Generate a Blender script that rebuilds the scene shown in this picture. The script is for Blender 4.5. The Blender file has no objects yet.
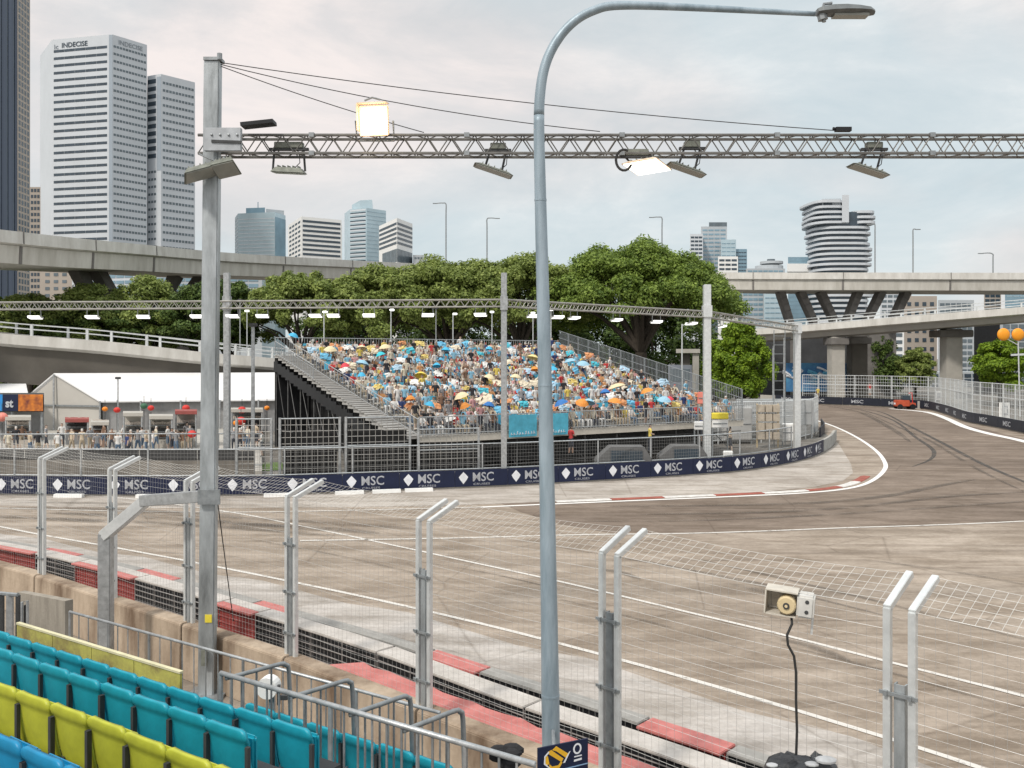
import bpy, bmesh, math, random
from mathutils import Vector, Matrix
random.seed(11)
R = math.radians
scn = bpy.context.scene
col = scn.collection
H = 6.5; F = 900.0; HY = 358.0
def G(px, py, z=0.0):
    d = (H - z) * F / (py - HY)
    return Vector(((px - 512) / F * d, d, z))
def P(px, d, z): return Vector(((px - 512) / F * d, d, z))
def Q(px, py, d): return Vector(((px - 512) / F * d, d, H + (HY - py) * d / F))

# ------------------------------------------------------------------ materials
MATS = {}
def mat(name, c, rough=0.7, metal=0.0, var=0.12, scale=3.0, bump=0.0, streak=None, emit=None, spec=0.4, c2=None, detail=5, coat=0, hard=.2):
    if name in MATS: return MATS[name]
    m = bpy.data.materials.new(name); m.use_nodes = True
    nt = m.node_tree; b = nt.nodes['Principled BSDF']
    b.inputs['Roughness'].default_value = rough; b.inputs['Metallic'].default_value = metal
    b.inputs['Specular IOR Level'].default_value = spec
    b.inputs['Coat Weight'].default_value = coat
    if emit:
        b.inputs['Emission Color'].default_value = (*c, 1); b.inputs['Emission Strength'].default_value = emit
    tc = nt.nodes.new('ShaderNodeTexCoord'); mp = nt.nodes.new('ShaderNodeMapping')
    nt.links.new(tc.outputs['Object'], mp.inputs[0])
    if streak: mp.inputs['Scale'].default_value = streak
    n = nt.nodes.new('ShaderNodeTexNoise'); n.inputs['Scale'].default_value = scale; n.inputs['Detail'].default_value = detail
    n.inputs['Roughness'].default_value = 0.65
    nt.links.new(mp.outputs[0], n.inputs[0])
    r = nt.nodes.new('ShaderNodeValToRGB')
    r.color_ramp.elements[0].position = 0.5 - hard; r.color_ramp.elements[1].position = 0.5 + hard
    lo = c2 if c2 else tuple(x * (1 - var) for x in c); hi = c if c2 else tuple(min(1, x * (1 + var)) for x in c)
    r.color_ramp.elements[0].color = (*lo, 1); r.color_ramp.elements[1].color = (*hi, 1)
    nt.links.new(n.outputs[0], r.inputs[0]); nt.links.new(r.outputs[0], b.inputs['Base Color'])
    if bump:
        bp = nt.nodes.new('ShaderNodeBump'); bp.inputs['Strength'].default_value = bump; bp.inputs['Distance'].default_value = 0.02
        n2 = nt.nodes.new('ShaderNodeTexNoise'); n2.inputs['Scale'].default_value = scale * 12; n2.inputs['Detail'].default_value = 4
        nt.links.new(tc.outputs['Object'], n2.inputs[0]); nt.links.new(n2.outputs[0], bp.inputs['Height']); nt.links.new(bp.outputs[0], b.inputs['Normal'])
    MATS[name] = m
    return m
def ground_mat(name, cols, ang, sc=1.0, rough=0.85, fade=None):
    """asphalt: broad patches, long streaks running along the track, fine aggregate"""
    m = bpy.data.materials.new(name); m.use_nodes = True; nt = m.node_tree; L = nt.links
    b = nt.nodes['Principled BSDF']; b.inputs['Roughness'].default_value = rough; b.inputs['Specular IOR Level'].default_value = 0.25
    tc = nt.nodes.new('ShaderNodeTexCoord')
    def noise(scale, rot, s, det=5, ro=0.6):
        mp = nt.nodes.new('ShaderNodeMapping'); mp.inputs['Rotation'].default_value = (0, 0, rot); mp.inputs['Scale'].default_value = s
        n = nt.nodes.new('ShaderNodeTexNoise'); n.inputs['Scale'].default_value = scale; n.inputs['Detail'].default_value = det; n.inputs['Roughness'].default_value = ro
        n.inputs['Distortion'].default_value = 0.25
        L.new(tc.outputs['Object'], mp.inputs[0]); L.new(mp.outputs[0], n.inputs[0]); return n.outputs[0]
    big = noise(0.10 * sc, 0, (1, 1, 1), 4); st = noise(1.5 * sc, ang, (0.035, 1.0, 1), 7, 0.7); fine = noise(6.0, 0.3, (1, 1, 1), 8, 0.8)
    def ramp(inp, a, bb, ca, cb):
        r = nt.nodes.new('ShaderNodeValToRGB'); r.color_ramp.elements[0].position = a; r.color_ramp.elements[1].position = bb
        r.color_ramp.elements[0].color = (*ca, 1); r.color_ramp.elements[1].color = (*cb, 1); L.new(inp, r.inputs[0]); return r.outputs[0]
    def mul(a, bb, f=1.0):
        x = nt.nodes.new('ShaderNodeMix'); x.data_type = 'RGBA'; x.blend_type = 'MULTIPLY'; x.inputs[0].default_value = f
        L.new(a, x.inputs[6]); L.new(bb, x.inputs[7]); return x.outputs[2]
    base = ramp(big, 0.35, 0.65, cols[0], cols[1])
    o = mul(base, ramp(st, 0.34, 0.62, (0.72, 0.70, 0.68), (1.07, 1.06, 1.05)))
    o = mul(o, ramp(fine, 0.3, 0.7, (0.8, 0.8, 0.8), (1.12, 1.12, 1.12)))
    vo = nt.nodes.new('ShaderNodeTexVoronoi'); vo.feature = 'DISTANCE_TO_EDGE'; vo.inputs['Scale'].default_value = 0.16
    L.new(tc.outputs['Object'], vo.inputs[0])
    o = mul(o, ramp(vo.outputs[0], 0.0, 0.006, (0.6, 0.58, 0.56), (1, 1, 1)), 0.6)
    med = noise(0.7 * sc, .7, (0.5, 1, 1), 6, 0.75)
    o = mul(o, ramp(med, 0.40, 0.60, (0.66, 0.63, 0.59), (1.06, 1.06, 1.06)), 0.85)
    L.new(o, b.inputs['Base Color'])
    bp = nt.nodes.new('ShaderNodeBump'); bp.inputs['Strength'].default_value = 0.35; bp.inputs['Distance'].default_value = 0.01
    L.new(fine, bp.inputs['Height']); L.new(bp.outputs[0], b.inputs['Normal'])
    return m
def mark_mat(name, c, cov=0.5, scale=2.0, ang=0, s=(0.1, 1, 1), rough=0.8, amax=1.0):
    """worn mark on the road: colour broken up by noise so the asphalt shows through"""
    m = bpy.data.materials.new(name); m.use_nodes = True; nt = m.node_tree; L = nt.links
    b = nt.nodes['Principled BSDF']; b.inputs['Base Color'].default_value = (*c, 1); b.inputs['Roughness'].default_value = rough
    tc = nt.nodes.new('ShaderNodeTexCoord'); mp = nt.nodes.new('ShaderNodeMapping'); mp.inputs['Rotation'].default_value = (0, 0, ang); mp.inputs['Scale'].default_value = s
    n = nt.nodes.new('ShaderNodeTexNoise'); n.inputs['Scale'].default_value = scale; n.inputs['Detail'].default_value = 6; n.inputs['Roughness'].default_value = 0.7
    L.new(tc.outputs['Object'], mp.inputs[0]); L.new(mp.outputs[0], n.inputs[0])
    r = nt.nodes.new('ShaderNodeMapRange'); r.inputs[1].default_value = 0.62 - cov * 0.35; r.inputs[2].default_value = 0.78 - cov * 0.35; r.inputs[4].default_value = amax
    L.new(n.outputs[0], r.inputs[0]); L.new(r.outputs[0], b.inputs['Alpha'])
    return m

galv = mat('galvanised_steel', (0.54, 0.56, 0.57), 0.4, 0.5, 0, 7, 0.15, c2=(0.30, 0.31, 0.315), detail=7)
galvd = mat('weathered_steel', (0.30, 0.32, 0.33), 0.5, 0.5, 0.25, 7, 0.1)
pole_m = mat('pole_steel', (0.60, 0.64, 0.66), 0.42, 0.45, 0, 3.0, 0.12, (1, 1, .22), c2=(0.20, 0.215, 0.22), detail=8)
lamp_m = mat('lamp_post_paint', (0.40, 0.48, 0.54), 0.45, 0.25, 0, 6, 0.10, (1, 1, .18), c2=(0.20, 0.26, 0.30), detail=8)
wire_m = mat('wire_steel', (0.55, 0.54, 0.52), 0.5, 0.4, 0.1, 5)
white_wire = mat('bright_wire', (0.62, 0.60, 0.56), 0.5, 0.2, 0.1, 5)
alu = mat('bright_post', (0.68, 0.70, 0.70), 0.38, 0.4, 0.12, 6, 0.05)
truss_m = mat('truss_aluminium', (0.17, 0.165, 0.155), 0.5, 0.4, 0.3, 4)
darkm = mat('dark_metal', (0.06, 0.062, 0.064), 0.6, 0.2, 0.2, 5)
black = mat('black_cover', (0.012, 0.013, 0.015), 0.55, 0, 0.3, 3)
greenm = mat('green_grey_housing', (0.20, 0.21, 0.18), 0.55, 0.2, 0.3, 8)
cable_m = mat('cable_black', (0.03, 0.03, 0.03), 0.6)
conc = mat('concrete', (0.42, 0.40, 0.36), 0.85, 0, 0.12, 0.8, 0.2)
conc_w = mat('wall_concrete', (0.45, 0.36, 0.27), 0.9, 0, 0, .8, 0.6, (1.2, 1.2, .35), c2=(0.15, 0.10, 0.065), detail=10, hard=.13)
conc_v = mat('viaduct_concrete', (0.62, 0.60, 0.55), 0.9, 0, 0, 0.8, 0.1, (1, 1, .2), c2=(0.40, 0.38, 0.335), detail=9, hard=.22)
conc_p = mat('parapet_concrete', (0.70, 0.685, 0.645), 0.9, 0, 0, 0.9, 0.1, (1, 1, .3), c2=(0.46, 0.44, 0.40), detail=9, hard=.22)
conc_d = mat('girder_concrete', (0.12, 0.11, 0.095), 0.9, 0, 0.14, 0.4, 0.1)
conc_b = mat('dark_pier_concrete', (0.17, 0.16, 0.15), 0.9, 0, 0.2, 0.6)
teal = mat('teal_plastic', (0.012, 0.30, 0.40), 0.42, 0, 0.16, 5, 0.05, detail=8)
blue = mat('blue_plastic', (0.006, 0.22, 0.42), 0.42, 0, 0.16, 5, 0.05, detail=8)
lime = mat('lime_plastic', (0.44, 0.46, 0.04), 0.45, 0, 0.16, 5, 0.05, detail=8)
limew = mat('worn_yellow_board', (0.52, 0.50, 0.12), 0.75, 0, 0, 2.2, 0.2, c2=(0.24, 0.19, 0.08), detail=8, hard=.12)
redb = mat('red_barrier_plastic', (0.60, 0.22, 0.20), 0.6, 0, 0, 3.0, 0.2, c2=(0.40, 0.115, 0.10), detail=8)
redd = mat('red_net', (0.27, 0.045, 0.04), 0.6, 0, 0.2, 3)
whiteb = mat('pale_barrier_top', (0.60, 0.56, 0.52), 0.7, 0, 0, 3.0, 0.2, c2=(0.40, 0.37, 0.335), detail=8)
white = mat('white_paint', (0.80, 0.80, 0.78), 0.6, 0, 0.06, 3)
tent_m = mat('tent_fabric', (0.80, 0.80, 0.80), 0.6, 0, 0.05, 0.5)
tent_g = mat('tent_gable_fabric', (0.52, 0.50, 0.46), 0.6, 0, 0.05, 0.5)
navy = mat('navy_banner', (0.007, 0.013, 0.045), 0.55, 0, 0.15, 2)
navy2 = mat('black_banner', (0.018, 0.022, 0.035), 0.55, 0, 0.15, 2)
letter = mat('lettering_white', (0.74, 0.76, 0.80), 0.6)
yell = mat('emblem_yellow', (0.80, 0.45, 0.03), 0.5)
yellow = mat('yellow_paint', (0.75, 0.62, 0.06), 0.6)
orange = mat('orange_paint', (0.80, 0.25, 0.02), 0.55)
redp = mat('red_paint', (0.60, 0.04, 0.03), 0.55)
teal_b = mat('turquoise_sheet', (0.10, 0.46, 0.62), 0.6, 0, 0.2, 2)
blue_b = mat('blue_hoarding', (0.03, 0.10, 0.32), 0.6, 0, 0, 0.5, c2=(0.10, 0.32, 0.50))
cream = mat('cream_plastic', (0.62, 0.50, 0.30), 0.5)
bark = mat('bark', (0.055, 0.045, 0.035), 0.9, 0, 0.3, 4, 0.5)
grass_m = mat('grass_green', (0.10, 0.16, 0.04), 0.9, 0, 0.3, 2)
lit = mat('lit_lamp_lens', (1.0, 0.93, 0.80), 0.4, 0, 0.0, 1, emit=3.2)
lit2 = mat('lit_tube_lens', (1.0, 1.0, 0.97), 0.4, 0, 0.0, 1, emit=1.3)
glow = mat('lamp_glow_tint', (0.85, 0.66, 0.48), 0.4, 0.1, 0.05, 1)  # lamp glow put into the colour of lit housings and visor
glass_dk = mat('window_glass_dark', (0.045, 0.065, 0.085), 0.25, 0, 0.3, 0.3, spec=0.6)
glass_bl = mat('window_glass_blue', (0.20, 0.31, 0.38), 0.2, 0.1, 0.2, 0.1, spec=0.7)
glass_md = mat('window_glass_grey', (0.12, 0.15, 0.17), 0.25, 0, 0.3, 0.2, spec=0.6)
glass_lt = mat('curtain_glass_pale', (0.42, 0.53, 0.58), 0.2, 0.1, 0.15, 0.06, spec=0.7)
bwhite = mat('tower_cladding_white', (0.56, 0.59, 0.62), 0.6, 0, 0.05, 0.05)
bgrey = mat('tower_cladding_grey', (0.42, 0.45, 0.47), 0.6, 0, 0.05, 0.05)
bbeige = mat('tower_cladding_beige', (0.40, 0.35, 0.30), 0.7, 0, 0.08, 0.05)
bstrip = mat('tower_corner_strip', (0.33, 0.38, 0.43), 0.5, 0, 0.05, 0.05)
navyg = mat('navy_curtain_wall', (0.035, 0.05, 0.08), 0.3, 0, 0, 0.4, streak=(1, 1, 0.001), c2=(0.016, 0.024, 0.045), spec=0.6)

# ------------------------------------------------------------------ mesh builder
class MB:
    def __init__(s): s.v = []; s.f = []; s.m = []
    def add(s, vs, fs, mi=0):
        n = len(s.v); s.v += [Vector(v) for v in vs]; s.f += [tuple(i + n for i in f) for f in fs]; s.m += [mi] * len(fs); return s
    def box(s, c, size, rz=0.0, mi=0, mtx=None):
        hx, hy, hz = size[0] / 2, size[1] / 2, size[2] / 2
        vs = [Vector((x, y, z)) for x in (-hx, hx) for y in (-hy, hy) for z in (-hz, hz)]
        M = mtx if mtx else Matrix.Rotation(rz, 3, 'Z')
        vs = [M @ v + Vector(c) for v in vs]
        return s.add(vs, [(0, 1, 3, 2), (4, 6, 7, 5), (0, 4, 5, 1), (2, 3, 7, 6), (0, 2, 6, 4), (1, 5, 7, 3)], mi)
    def bar(s, a, b, w, h=None, mi=0, up=Vector((0, 0, 1))):
        a = Vector(a); b = Vector(b); h = h or w; d = (b - a)
        if d.length < 1e-6: return s
        dn = d.normalized(); u = up
        if abs(dn.dot(u)) > .98: u = Vector((0, 1, 0))
        x = dn.cross(u).normalized(); y = x.cross(dn)
        vs = [p + x * (sx * w / 2) + y * (sy * h / 2) for p in (a, b) for sx, sy in ((-1, -1), (1, -1), (1, 1), (-1, 1))]
        return s.add(vs, [(3, 2, 1, 0), (4, 5, 6, 7), (0, 1, 5, 4), (1, 2, 6, 5), (2, 3, 7, 6), (3, 0, 4, 7)], mi)
    def tube(s, pts, r, n=8, mi=0):
        pts = [Vector(p) for p in pts]; k = len(pts); rr = r if isinstance(r, (list, tuple)) else [r] * k
        vs = []; px = None
        for i, p in enumerate(pts):
            d = (pts[min(i + 1, k - 1)] - pts[max(i - 1, 0)]).normalized()
            u = px if px is not None else (Vector((0, 0, 1)) if abs(d.z) < .9 else Vector((1, 0, 0)))
            x = (u - d * u.dot(d)).normalized(); y = d.cross(x); px = x
            vs += [p + (x * math.cos(2 * math.pi * j / n) + y * math.sin(2 * math.pi * j / n)) * rr[i] for j in range(n)]
        fs = [(i * n + j, i * n + (j + 1) % n, (i + 1) * n + (j + 1) % n, (i + 1) * n + j) for i in range(k - 1) for j in range(n)]
        fs += [tuple(range(n - 1, -1, -1)), tuple((k - 1) * n + j for j in range(n))]
        return s.add(vs, fs, mi)
    def prism(s, poly, z0, z1, mi=0):
        n = len(poly); zz0 = z0 if isinstance(z0, (list, tuple)) else [z0] * n; zz1 = z1 if isinstance(z1, (list, tuple)) else [z1] * n
        vs = [(p[0], p[1], zz0[i]) for i, p in enumerate(poly)] + [(p[0], p[1], zz1[i]) for i, p in enumerate(poly)]
        fs = [tuple(range(n - 1, -1, -1)), tuple(range(n, 2 * n))] + [(i, (i + 1) % n, (i + 1) % n + n, i + n) for i in range(n)]
        return s.add(vs, fs, mi)
    def sphere(s, c, r, mi=0, n=10, m=7, sc=(1, 1, 1)):
        vs = []; fs = []
        for i in range(m + 1):
            t = math.pi * i / m
            for j in range(n):
                a = 2 * math.pi * j / n
                vs.append(Vector(c) + Vector((math.sin(t) * math.cos(a) * r * sc[0], math.sin(t) * math.sin(a) * r * sc[1], math.cos(t) * r * sc[2])))
        for i in range(m):
            for j in range(n): fs.append((i * n + j, (i + 1) * n + j, (i + 1) * n + (j + 1) % n, i * n + (j + 1) % n))
        return s.add(vs, fs, mi)
    def sweep(s, path, prof, mi=0, closed_prof=True):
        """sweep a profile (list of (offset, z)) along an XY path"""
        k = len(path); n = len(prof); vs = []
        for i in range(k):
            t = (path[min(i + 1, k - 1)] - path[max(i - 1, 0)]).to_2d().normalized(); nn = Vector((t.y, -t.x))
            for o, z in prof: vs.append((path[i].x + nn.x * o, path[i].y + nn.y * o, path[i].z + z))
        fs = [(i * n + j, i * n + (j + 1) % n, (i + 1) * n + (j + 1) % n, (i + 1) * n + j) for i in range(k - 1) for j in range(n if closed_prof else n - 1)]
        if closed_prof: fs += [tuple(range(n)), tuple((k - 1) * n + j for j in range(n - 1, -1, -1))]
        return s.add(vs, fs, mi)
ORG = {}
def mk(name, mb, mats, parent=None, origin=None, bevel=0, smooth=False):
    if parent is not None and origin is None: origin = ORG.get(parent.name, Vector((0, 0, 0)))
    org = Vector(origin) if origin is not None else Vector((0, 0, 0))
    me = bpy.data.meshes.new(name)
    me.from_pydata([tuple(v - org) for v in mb.v], [], mb.f)
    if not isinstance(mats, (list, tuple)): mats = [mats]
    for m in mats: me.materials.append(m)
    me.polygons.foreach_set('material_index', mb.m)
    bm = bmesh.new(); bm.from_mesh(me); bmesh.ops.recalc_face_normals(bm, faces=bm.faces)
    if bevel: bmesh.ops.bevel(bm, geom=list(bm.edges), offset=bevel, segments=2, affect='EDGES', clamp_overlap=True)
    bm.to_mesh(me); bm.free()
    if smooth: me.polygons.foreach_set('use_smooth', [True] * len(me.polygons))
    me.update()
    o = bpy.data.objects.new(name, me); col.objects.link(o)
    if parent is not None: o.parent = parent; ORG[o.name] = org
    else: o.location = org
    return o
def tag(o, label=None, cat=None, group=None, kind=None):
    if label: o['label'] = label
    if cat: o['category'] = cat
    if group: o['group'] = group
    if kind: o['kind'] = kind
    return o
def thing(name, label, cat, loc=(0, 0, 0), group=None):
    o = bpy.data.objects.new(name, None); col.objects.link(o); o.location = loc; o.empty_display_size = .2
    ORG[o.name] = Vector(loc); return tag(o, label, cat, group)
def solo(name, label, cat, mb, mats, loc, group=None, **k):
    return tag(mk(name, mb, mats, None, loc, **k), label, cat, group)
def copy_tree(o, loc=None, rz=None, label=None, parent=None, group=None):
    c = o.copy(); col.objects.link(c)
    if parent is not None: c.parent = parent
    if loc is not None: c.location = loc
    if rz is not None: c.rotation_euler = (0, 0, rz)
    if label: c['label'] = label
    if group: c['group'] = group
    for ch in list(o.children): copy_tree(ch, parent=c)
    return c
def struct(name, mb, m):
    return tag(mk(name, mb, m), kind='structure')
def sheet(name, pts, z, m):
    mb = MB(); mb.add([(p.x, p.y, z) for p in pts], [tuple(range(len(pts)))])
    me_o = mk(name, mb, m); bm = bmesh.new(); bm.from_mesh(me_o.data); bmesh.ops.triangulate(bm, faces=bm.faces)
    for f in bm.faces:
        if f.normal.z < 0: f.normal_flip()
    bm.to_mesh(me_o.data); bm.free()
    return tag(me_o, kind='structure')
def smoothpath(pts, n=8):
    out = []; k = len(pts)
    for i in range(k - 1):
        p0 = pts[max(i - 1, 0)]; p1 = pts[i]; p2 = pts[i + 1]; p3 = pts[min(i + 2, k - 1)]
        for j in range(n):
            t = j / n
            out.append(0.5 * ((2 * p1) + (p2 - p0) * t + (2 * p0 - 5 * p1 + 4 * p2 - p3) * t * t + (3 * p1 - p0 - 3 * p2 + p3) * t ** 3))
    out.append(pts[-1]); return out
def ribbon(name, path, w, z, m, taper=False):
    mb = MB(); k = len(path); vs = []
    for i in range(k):
        t = (path[min(i + 1, k - 1)] - path[max(i - 1, 0)]).to_2d().normalized(); nn = Vector((t.y, -t.x))
        ww = w * (math.sin(math.pi * (i + .3) / (k - .4)) ** .5 if taper else 1)
        for sg in (-1, 1): vs.append((path[i].x + nn.x * ww / 2 * sg, path[i].y + nn.y * ww / 2 * sg, z))
    mb.add(vs, [(2 * i, 2 * i + 1, 2 * i + 3, 2 * i + 2) for i in range(k - 1)])
    o = mk(name, mb, m)
    bm = bmesh.new(); bm.from_mesh(o.data)
    for f in bm.faces:
        if f.normal.z < 0: f.normal_flip()
    bm.to_mesh(o.data); bm.free()
    return tag(o, kind='structure')
class Path:
    """arc-length parameterised polyline in XY"""
    def __init__(s, pts):
        s.p = [Vector((p[0], p[1], 0)) for p in pts]; s.s = [0]
        for a, b in zip(s.p, s.p[1:]): s.s.append(s.s[-1] + (b - a).length)
        s.L = s.s[-1]
    def at(s, t, off=0, z=0):
        t2 = min(max(t, 0), s.L - 1e-6)
        for i in range(len(s.p) - 1):
            if s.s[i + 1] > t2: break
        d = (s.p[i + 1] - s.p[i]).normalized(); q = s.p[i] + d * (t - s.s[i] if (t2 != t) else t2 - s.s[i])
        # smoothed normal
        def dirn(k): k = min(max(k, 0), len(s.p) - 2); return (s.p[k + 1] - s.p[k]).normalized()
        f = (t2 - s.s[i]) / (s.s[i + 1] - s.s[i]); dd = (dirn(i - 1).lerp(d, min(1, .5 + f)) if f < .5 else d.lerp(dirn(i + 1), f - .5)).normalized()
        n = Vector((-dd.y, dd.x, 0))
        r = q + n * off; r.z = z; return r
    def ang(s, t):
        a = s.at(t - .2); b = s.at(t + .2); return math.atan2(b.y - a.y, b.x - a.x)
    def find(s, px, off=0):
        best = None
        for i in range(1200):
            t = s.L * i / 1199; q = s.at(t, off)
            e = abs(512 + F * q.x / q.y - px) if q.y > 1 else 1e9
            if best is None or e < best[0]: best = (e, t)
        return best[1]
def text_mesh(s, size, bold=0.0):
    cu = bpy.data.curves.new('t', 'FONT'); cu.body = s; cu.size = size; cu.offset = bold; cu.align_x = 'LEFT'; cu.extrude = 0.004; cu.resolution_u = 3
    o = bpy.data.objects.new('t', cu); col.objects.link(o); bpy.context.view_layer.update()
    me = bpy.data.meshes.new_from_object(o.evaluated_get(bpy.context.evaluated_depsgraph_get()))
    v = [x.co.copy() for x in me.vertices]; f = [tuple(p.vertices) for p in me.polygons]
    bpy.data.objects.remove(o); bpy.data.curves.remove(cu); bpy.data.meshes.remove(me); return v, f

# ------------------------------------------------------------------ camera, sky, sun
cam = bpy.data.cameras.new('camera'); co = bpy.data.objects.new('camera', cam); col.objects.link(co); scn.camera = co
co.location = (0, 0, H); co.rotation_euler = (R(90), 0, 0)
cam.sensor_width = 36; cam.lens = 36 * F / 1024; cam.shift_y = -(384 - HY) / 1024; cam.clip_end = 6000; cam.clip_start = .05
SUN_E, SUN_A = R(48), R(-142)     # azimuth measured from +Y towards +X
w = bpy.data.worlds.new('World'); scn.world = w; w.use_nodes = True; nt = w.node_tree; L = nt.links
bg = nt.nodes['Background']; bg.inputs[1].default_value = 0.10
sky = nt.nodes.new('ShaderNodeTexSky'); sky.sky_type = 'NISHITA'; sky.sun_disc = False; sky.sun_elevation = SUN_E; sky.sun_rotation = SUN_A
tc = nt.nodes.new('ShaderNodeTexCoord'); sx = nt.nodes.new('ShaderNodeSeparateXYZ'); L.new(tc.outputs['Generated'], sx.inputs[0])
def wnoise(scale, s, det, ro, loc=(0, 0, 0)):
    mp = nt.nodes.new('ShaderNodeMapping'); mp.inputs['Scale'].default_value = s; mp.inputs['Location'].default_value = loc
    n = nt.nodes.new('ShaderNodeTexNoise'); n.inputs['Scale'].default_value = scale; n.inputs['Detail'].default_value = det; n.inputs['Roughness'].default_value = ro
    n.inputs['Distortion'].default_value = 0.4
    L.new(tc.outputs['Generated'], mp.inputs[0]); L.new(mp.outputs[0], n.inputs[0]); return n.outputs[0]
n1 = wnoise(3.2, (1, 1, 2.6), 9, 0.62, (2.3, 0.7, 0.1)); n2 = wnoise(1.3, (1, 1, 2.4), 3, 0.5, (3.1, 1.2, 0))
cr = nt.nodes.new('ShaderNodeValToRGB'); e = cr.color_ramp.elements
e[0].position = 0.36; e[0].color = (6.7, 7.2, 7.4, 1); e[1].position = 0.64; e[1].color = (9.3, 9.05, 8.85, 1)
x = e.new(0.5); x.color = (7.7, 7.9, 7.95, 1)
L.new(n1, cr.inputs[0])
warm = nt.nodes.new('ShaderNodeMix'); warm.data_type = 'RGBA'; warm.blend_type = 'MULTIPLY'
wr = nt.nodes.new('ShaderNodeValToRGB'); wr.color_ramp.elements[0].position = .44; wr.color_ramp.elements[1].position = .58
wr.color_ramp.elements[0].color = (0.93, 0.985, 1.0, 1); wr.color_ramp.elements[1].color = (1.05, 0.98, 0.955, 1)
L.new(n2, wr.inputs[0]); warm.inputs[0].default_value = 1; L.new(cr.outputs[0], warm.inputs[6]); L.new(wr.outputs[0], warm.inputs[7])
mx = nt.nodes.new('ShaderNodeMix'); mx.data_type = 'RGBA'; mx.inputs[0].default_value = 0.90
L.new(sky.outputs[0], mx.inputs[6]); L.new(warm.outputs[2], mx.inputs[7])
# an overcast sky is brighter towards the zenith
gr = nt.nodes.new('ShaderNodeMapRange'); gr.inputs[1].default_value = 0.38; gr.inputs[2].default_value = 1.0; gr.inputs[3].default_value = 1.0; gr.inputs[4].default_value = 1.8
L.new(sx.outputs[2], gr.inputs[0])
vm = nt.nodes.new('ShaderNodeVectorMath'); vm.operation = 'SCALE'; L.new(mx.outputs[2], vm.inputs[0]); L.new(gr.outputs[0], vm.inputs['Scale'])
L.new(vm.outputs[0], bg.inputs[0])
sl = bpy.data.lights.new('sun', 'SUN'); so = bpy.data.objects.new('sun', sl); col.objects.link(so)
sl.energy = 2.4; sl.angle = R(6); sl.color = (1, 0.94, 0.86)
dv = Vector((math.sin(SUN_A) * math.cos(SUN_E), math.cos(SUN_A) * math.cos(SUN_E), math.sin(SUN_E)))
so.rotation_euler = dv.to_track_quat('Z', 'Y').to_euler()
scn.view_settings.view_transform = 'Standard'; scn.view_settings.look = 'None'; scn.view_settings.exposure = 0.06; scn.view_settings.gamma = 1
#PART2
# ------------------------------------------------------------------ ground and track
g_city = ground_mat('city_ground', ((0.20, 0.19, 0.175), (0.25, 0.24, 0.22)), 0)
g_track = ground_mat('worn_concrete_track', ((0.345, 0.288, 0.235), (0.42, 0.36, 0.30)), R(38))
g_dark = ground_mat('racing_asphalt', ((0.205, 0.162, 0.13), (0.275, 0.222, 0.18)), R(8))
g_apron = ground_mat('pale_apron', ((0.46, 0.42, 0.38), (0.54, 0.50, 0.455)), R(10))
g_pale = ground_mat('pale_verge', ((0.46, 0.43, 0.40), (0.53, 0.50, 0.47)), R(38))
g_conc = ground_mat('stand_side_paving', ((0.30, 0.26, 0.22), (0.36, 0.32, 0.27)), R(38))
mb = MB(); mb.add([(-3000, -300, 0), (3000, -300, 0), (3000, 5000, 0), (-3000, 5000, 0)], [(0, 1, 2, 3)])
struct('ground', mb, g_city)

W = Path([(-38, 36), (-30, 32.2), (-24, 29.4), (-17.9, 26.4), (-14.9, 24.7), (-12, 22.7), (-9.35, 20.6), (-6.7, 18.5), (-4.05, 16.4), (-1.46, 14.05), (1.23, 11.65), (4, 8.95), (6.6, 6.3), (9.5, 3.4), (13, 0)])
bp_px = [(-330, 493), (-150, 494.5), (0, 495.5), (130, 496.5), (260, 496), (370, 492.3), (500, 487), (610, 481), (690, 476), (740, 472), (780, 466), (806, 460), (822, 453.5), (832, 447), (836, 441)]
BP = [G(*p) for p in bp_px]
B = Path([(p.x, p.y) for p in smoothpath(BP, 5)])
outer_px = [(760, 401.5), (819, 404.5), (860, 406), (903, 408.2), (925, 409.5), (945, 414.5), (965, 422), (990, 427), (1024, 434), (1090, 450), (1200, 490)]
OP = [G(*p) for p in outer_px]
O = Path([(p.x, p.y) for p in smoothpath(OP, 5)])

# track sheet (worn concrete), between near wall and the far barrier
tr = [W.at(t, .2) for t in [i * W.L / 24 for i in range(25)]] + [Vector((60, -5, 0)), Vector((75, 20, 0))]
tr += [G(1200, 490), G(1090, 450), G(1024, 433), G(990, 426), G(965, 421), G(945, 413.5), G(925, 408.5), G(903, 407.2), G(860, 405), G(819, 403.5), G(770, 401.5), G(775, 412), G(820, 430), G(836, 441)]
tr += [B.at(B.L * (1 - i / 24), 0) for i in range(1, 25)]
sheet('track', tr, 0.004, g_track)
# darker racing asphalt: the bend
dk = [(500, 503), (560, 501.2), (636, 499.5), (740, 495.5), (810, 492), (849, 488), (870, 481.5), (883, 472), (884, 462), (873, 448), (853, 435), (834, 426), (812, 418.5), (780, 409), (780, 402), (819, 404), (860, 405.5), (903, 407.8), (925, 411), (945, 417), (965, 425), (990, 430.5), (1024, 439), (1090, 456), (1200, 494), (1200, 508), (1100, 518), (1024, 521.5), (930, 526), (850, 528.5), (760, 532), (684, 534), (614, 534), (560, 524), (520, 512)]
sheet('track_bend', [G(*p) for p in dk], 0.008, g_dark)
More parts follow.
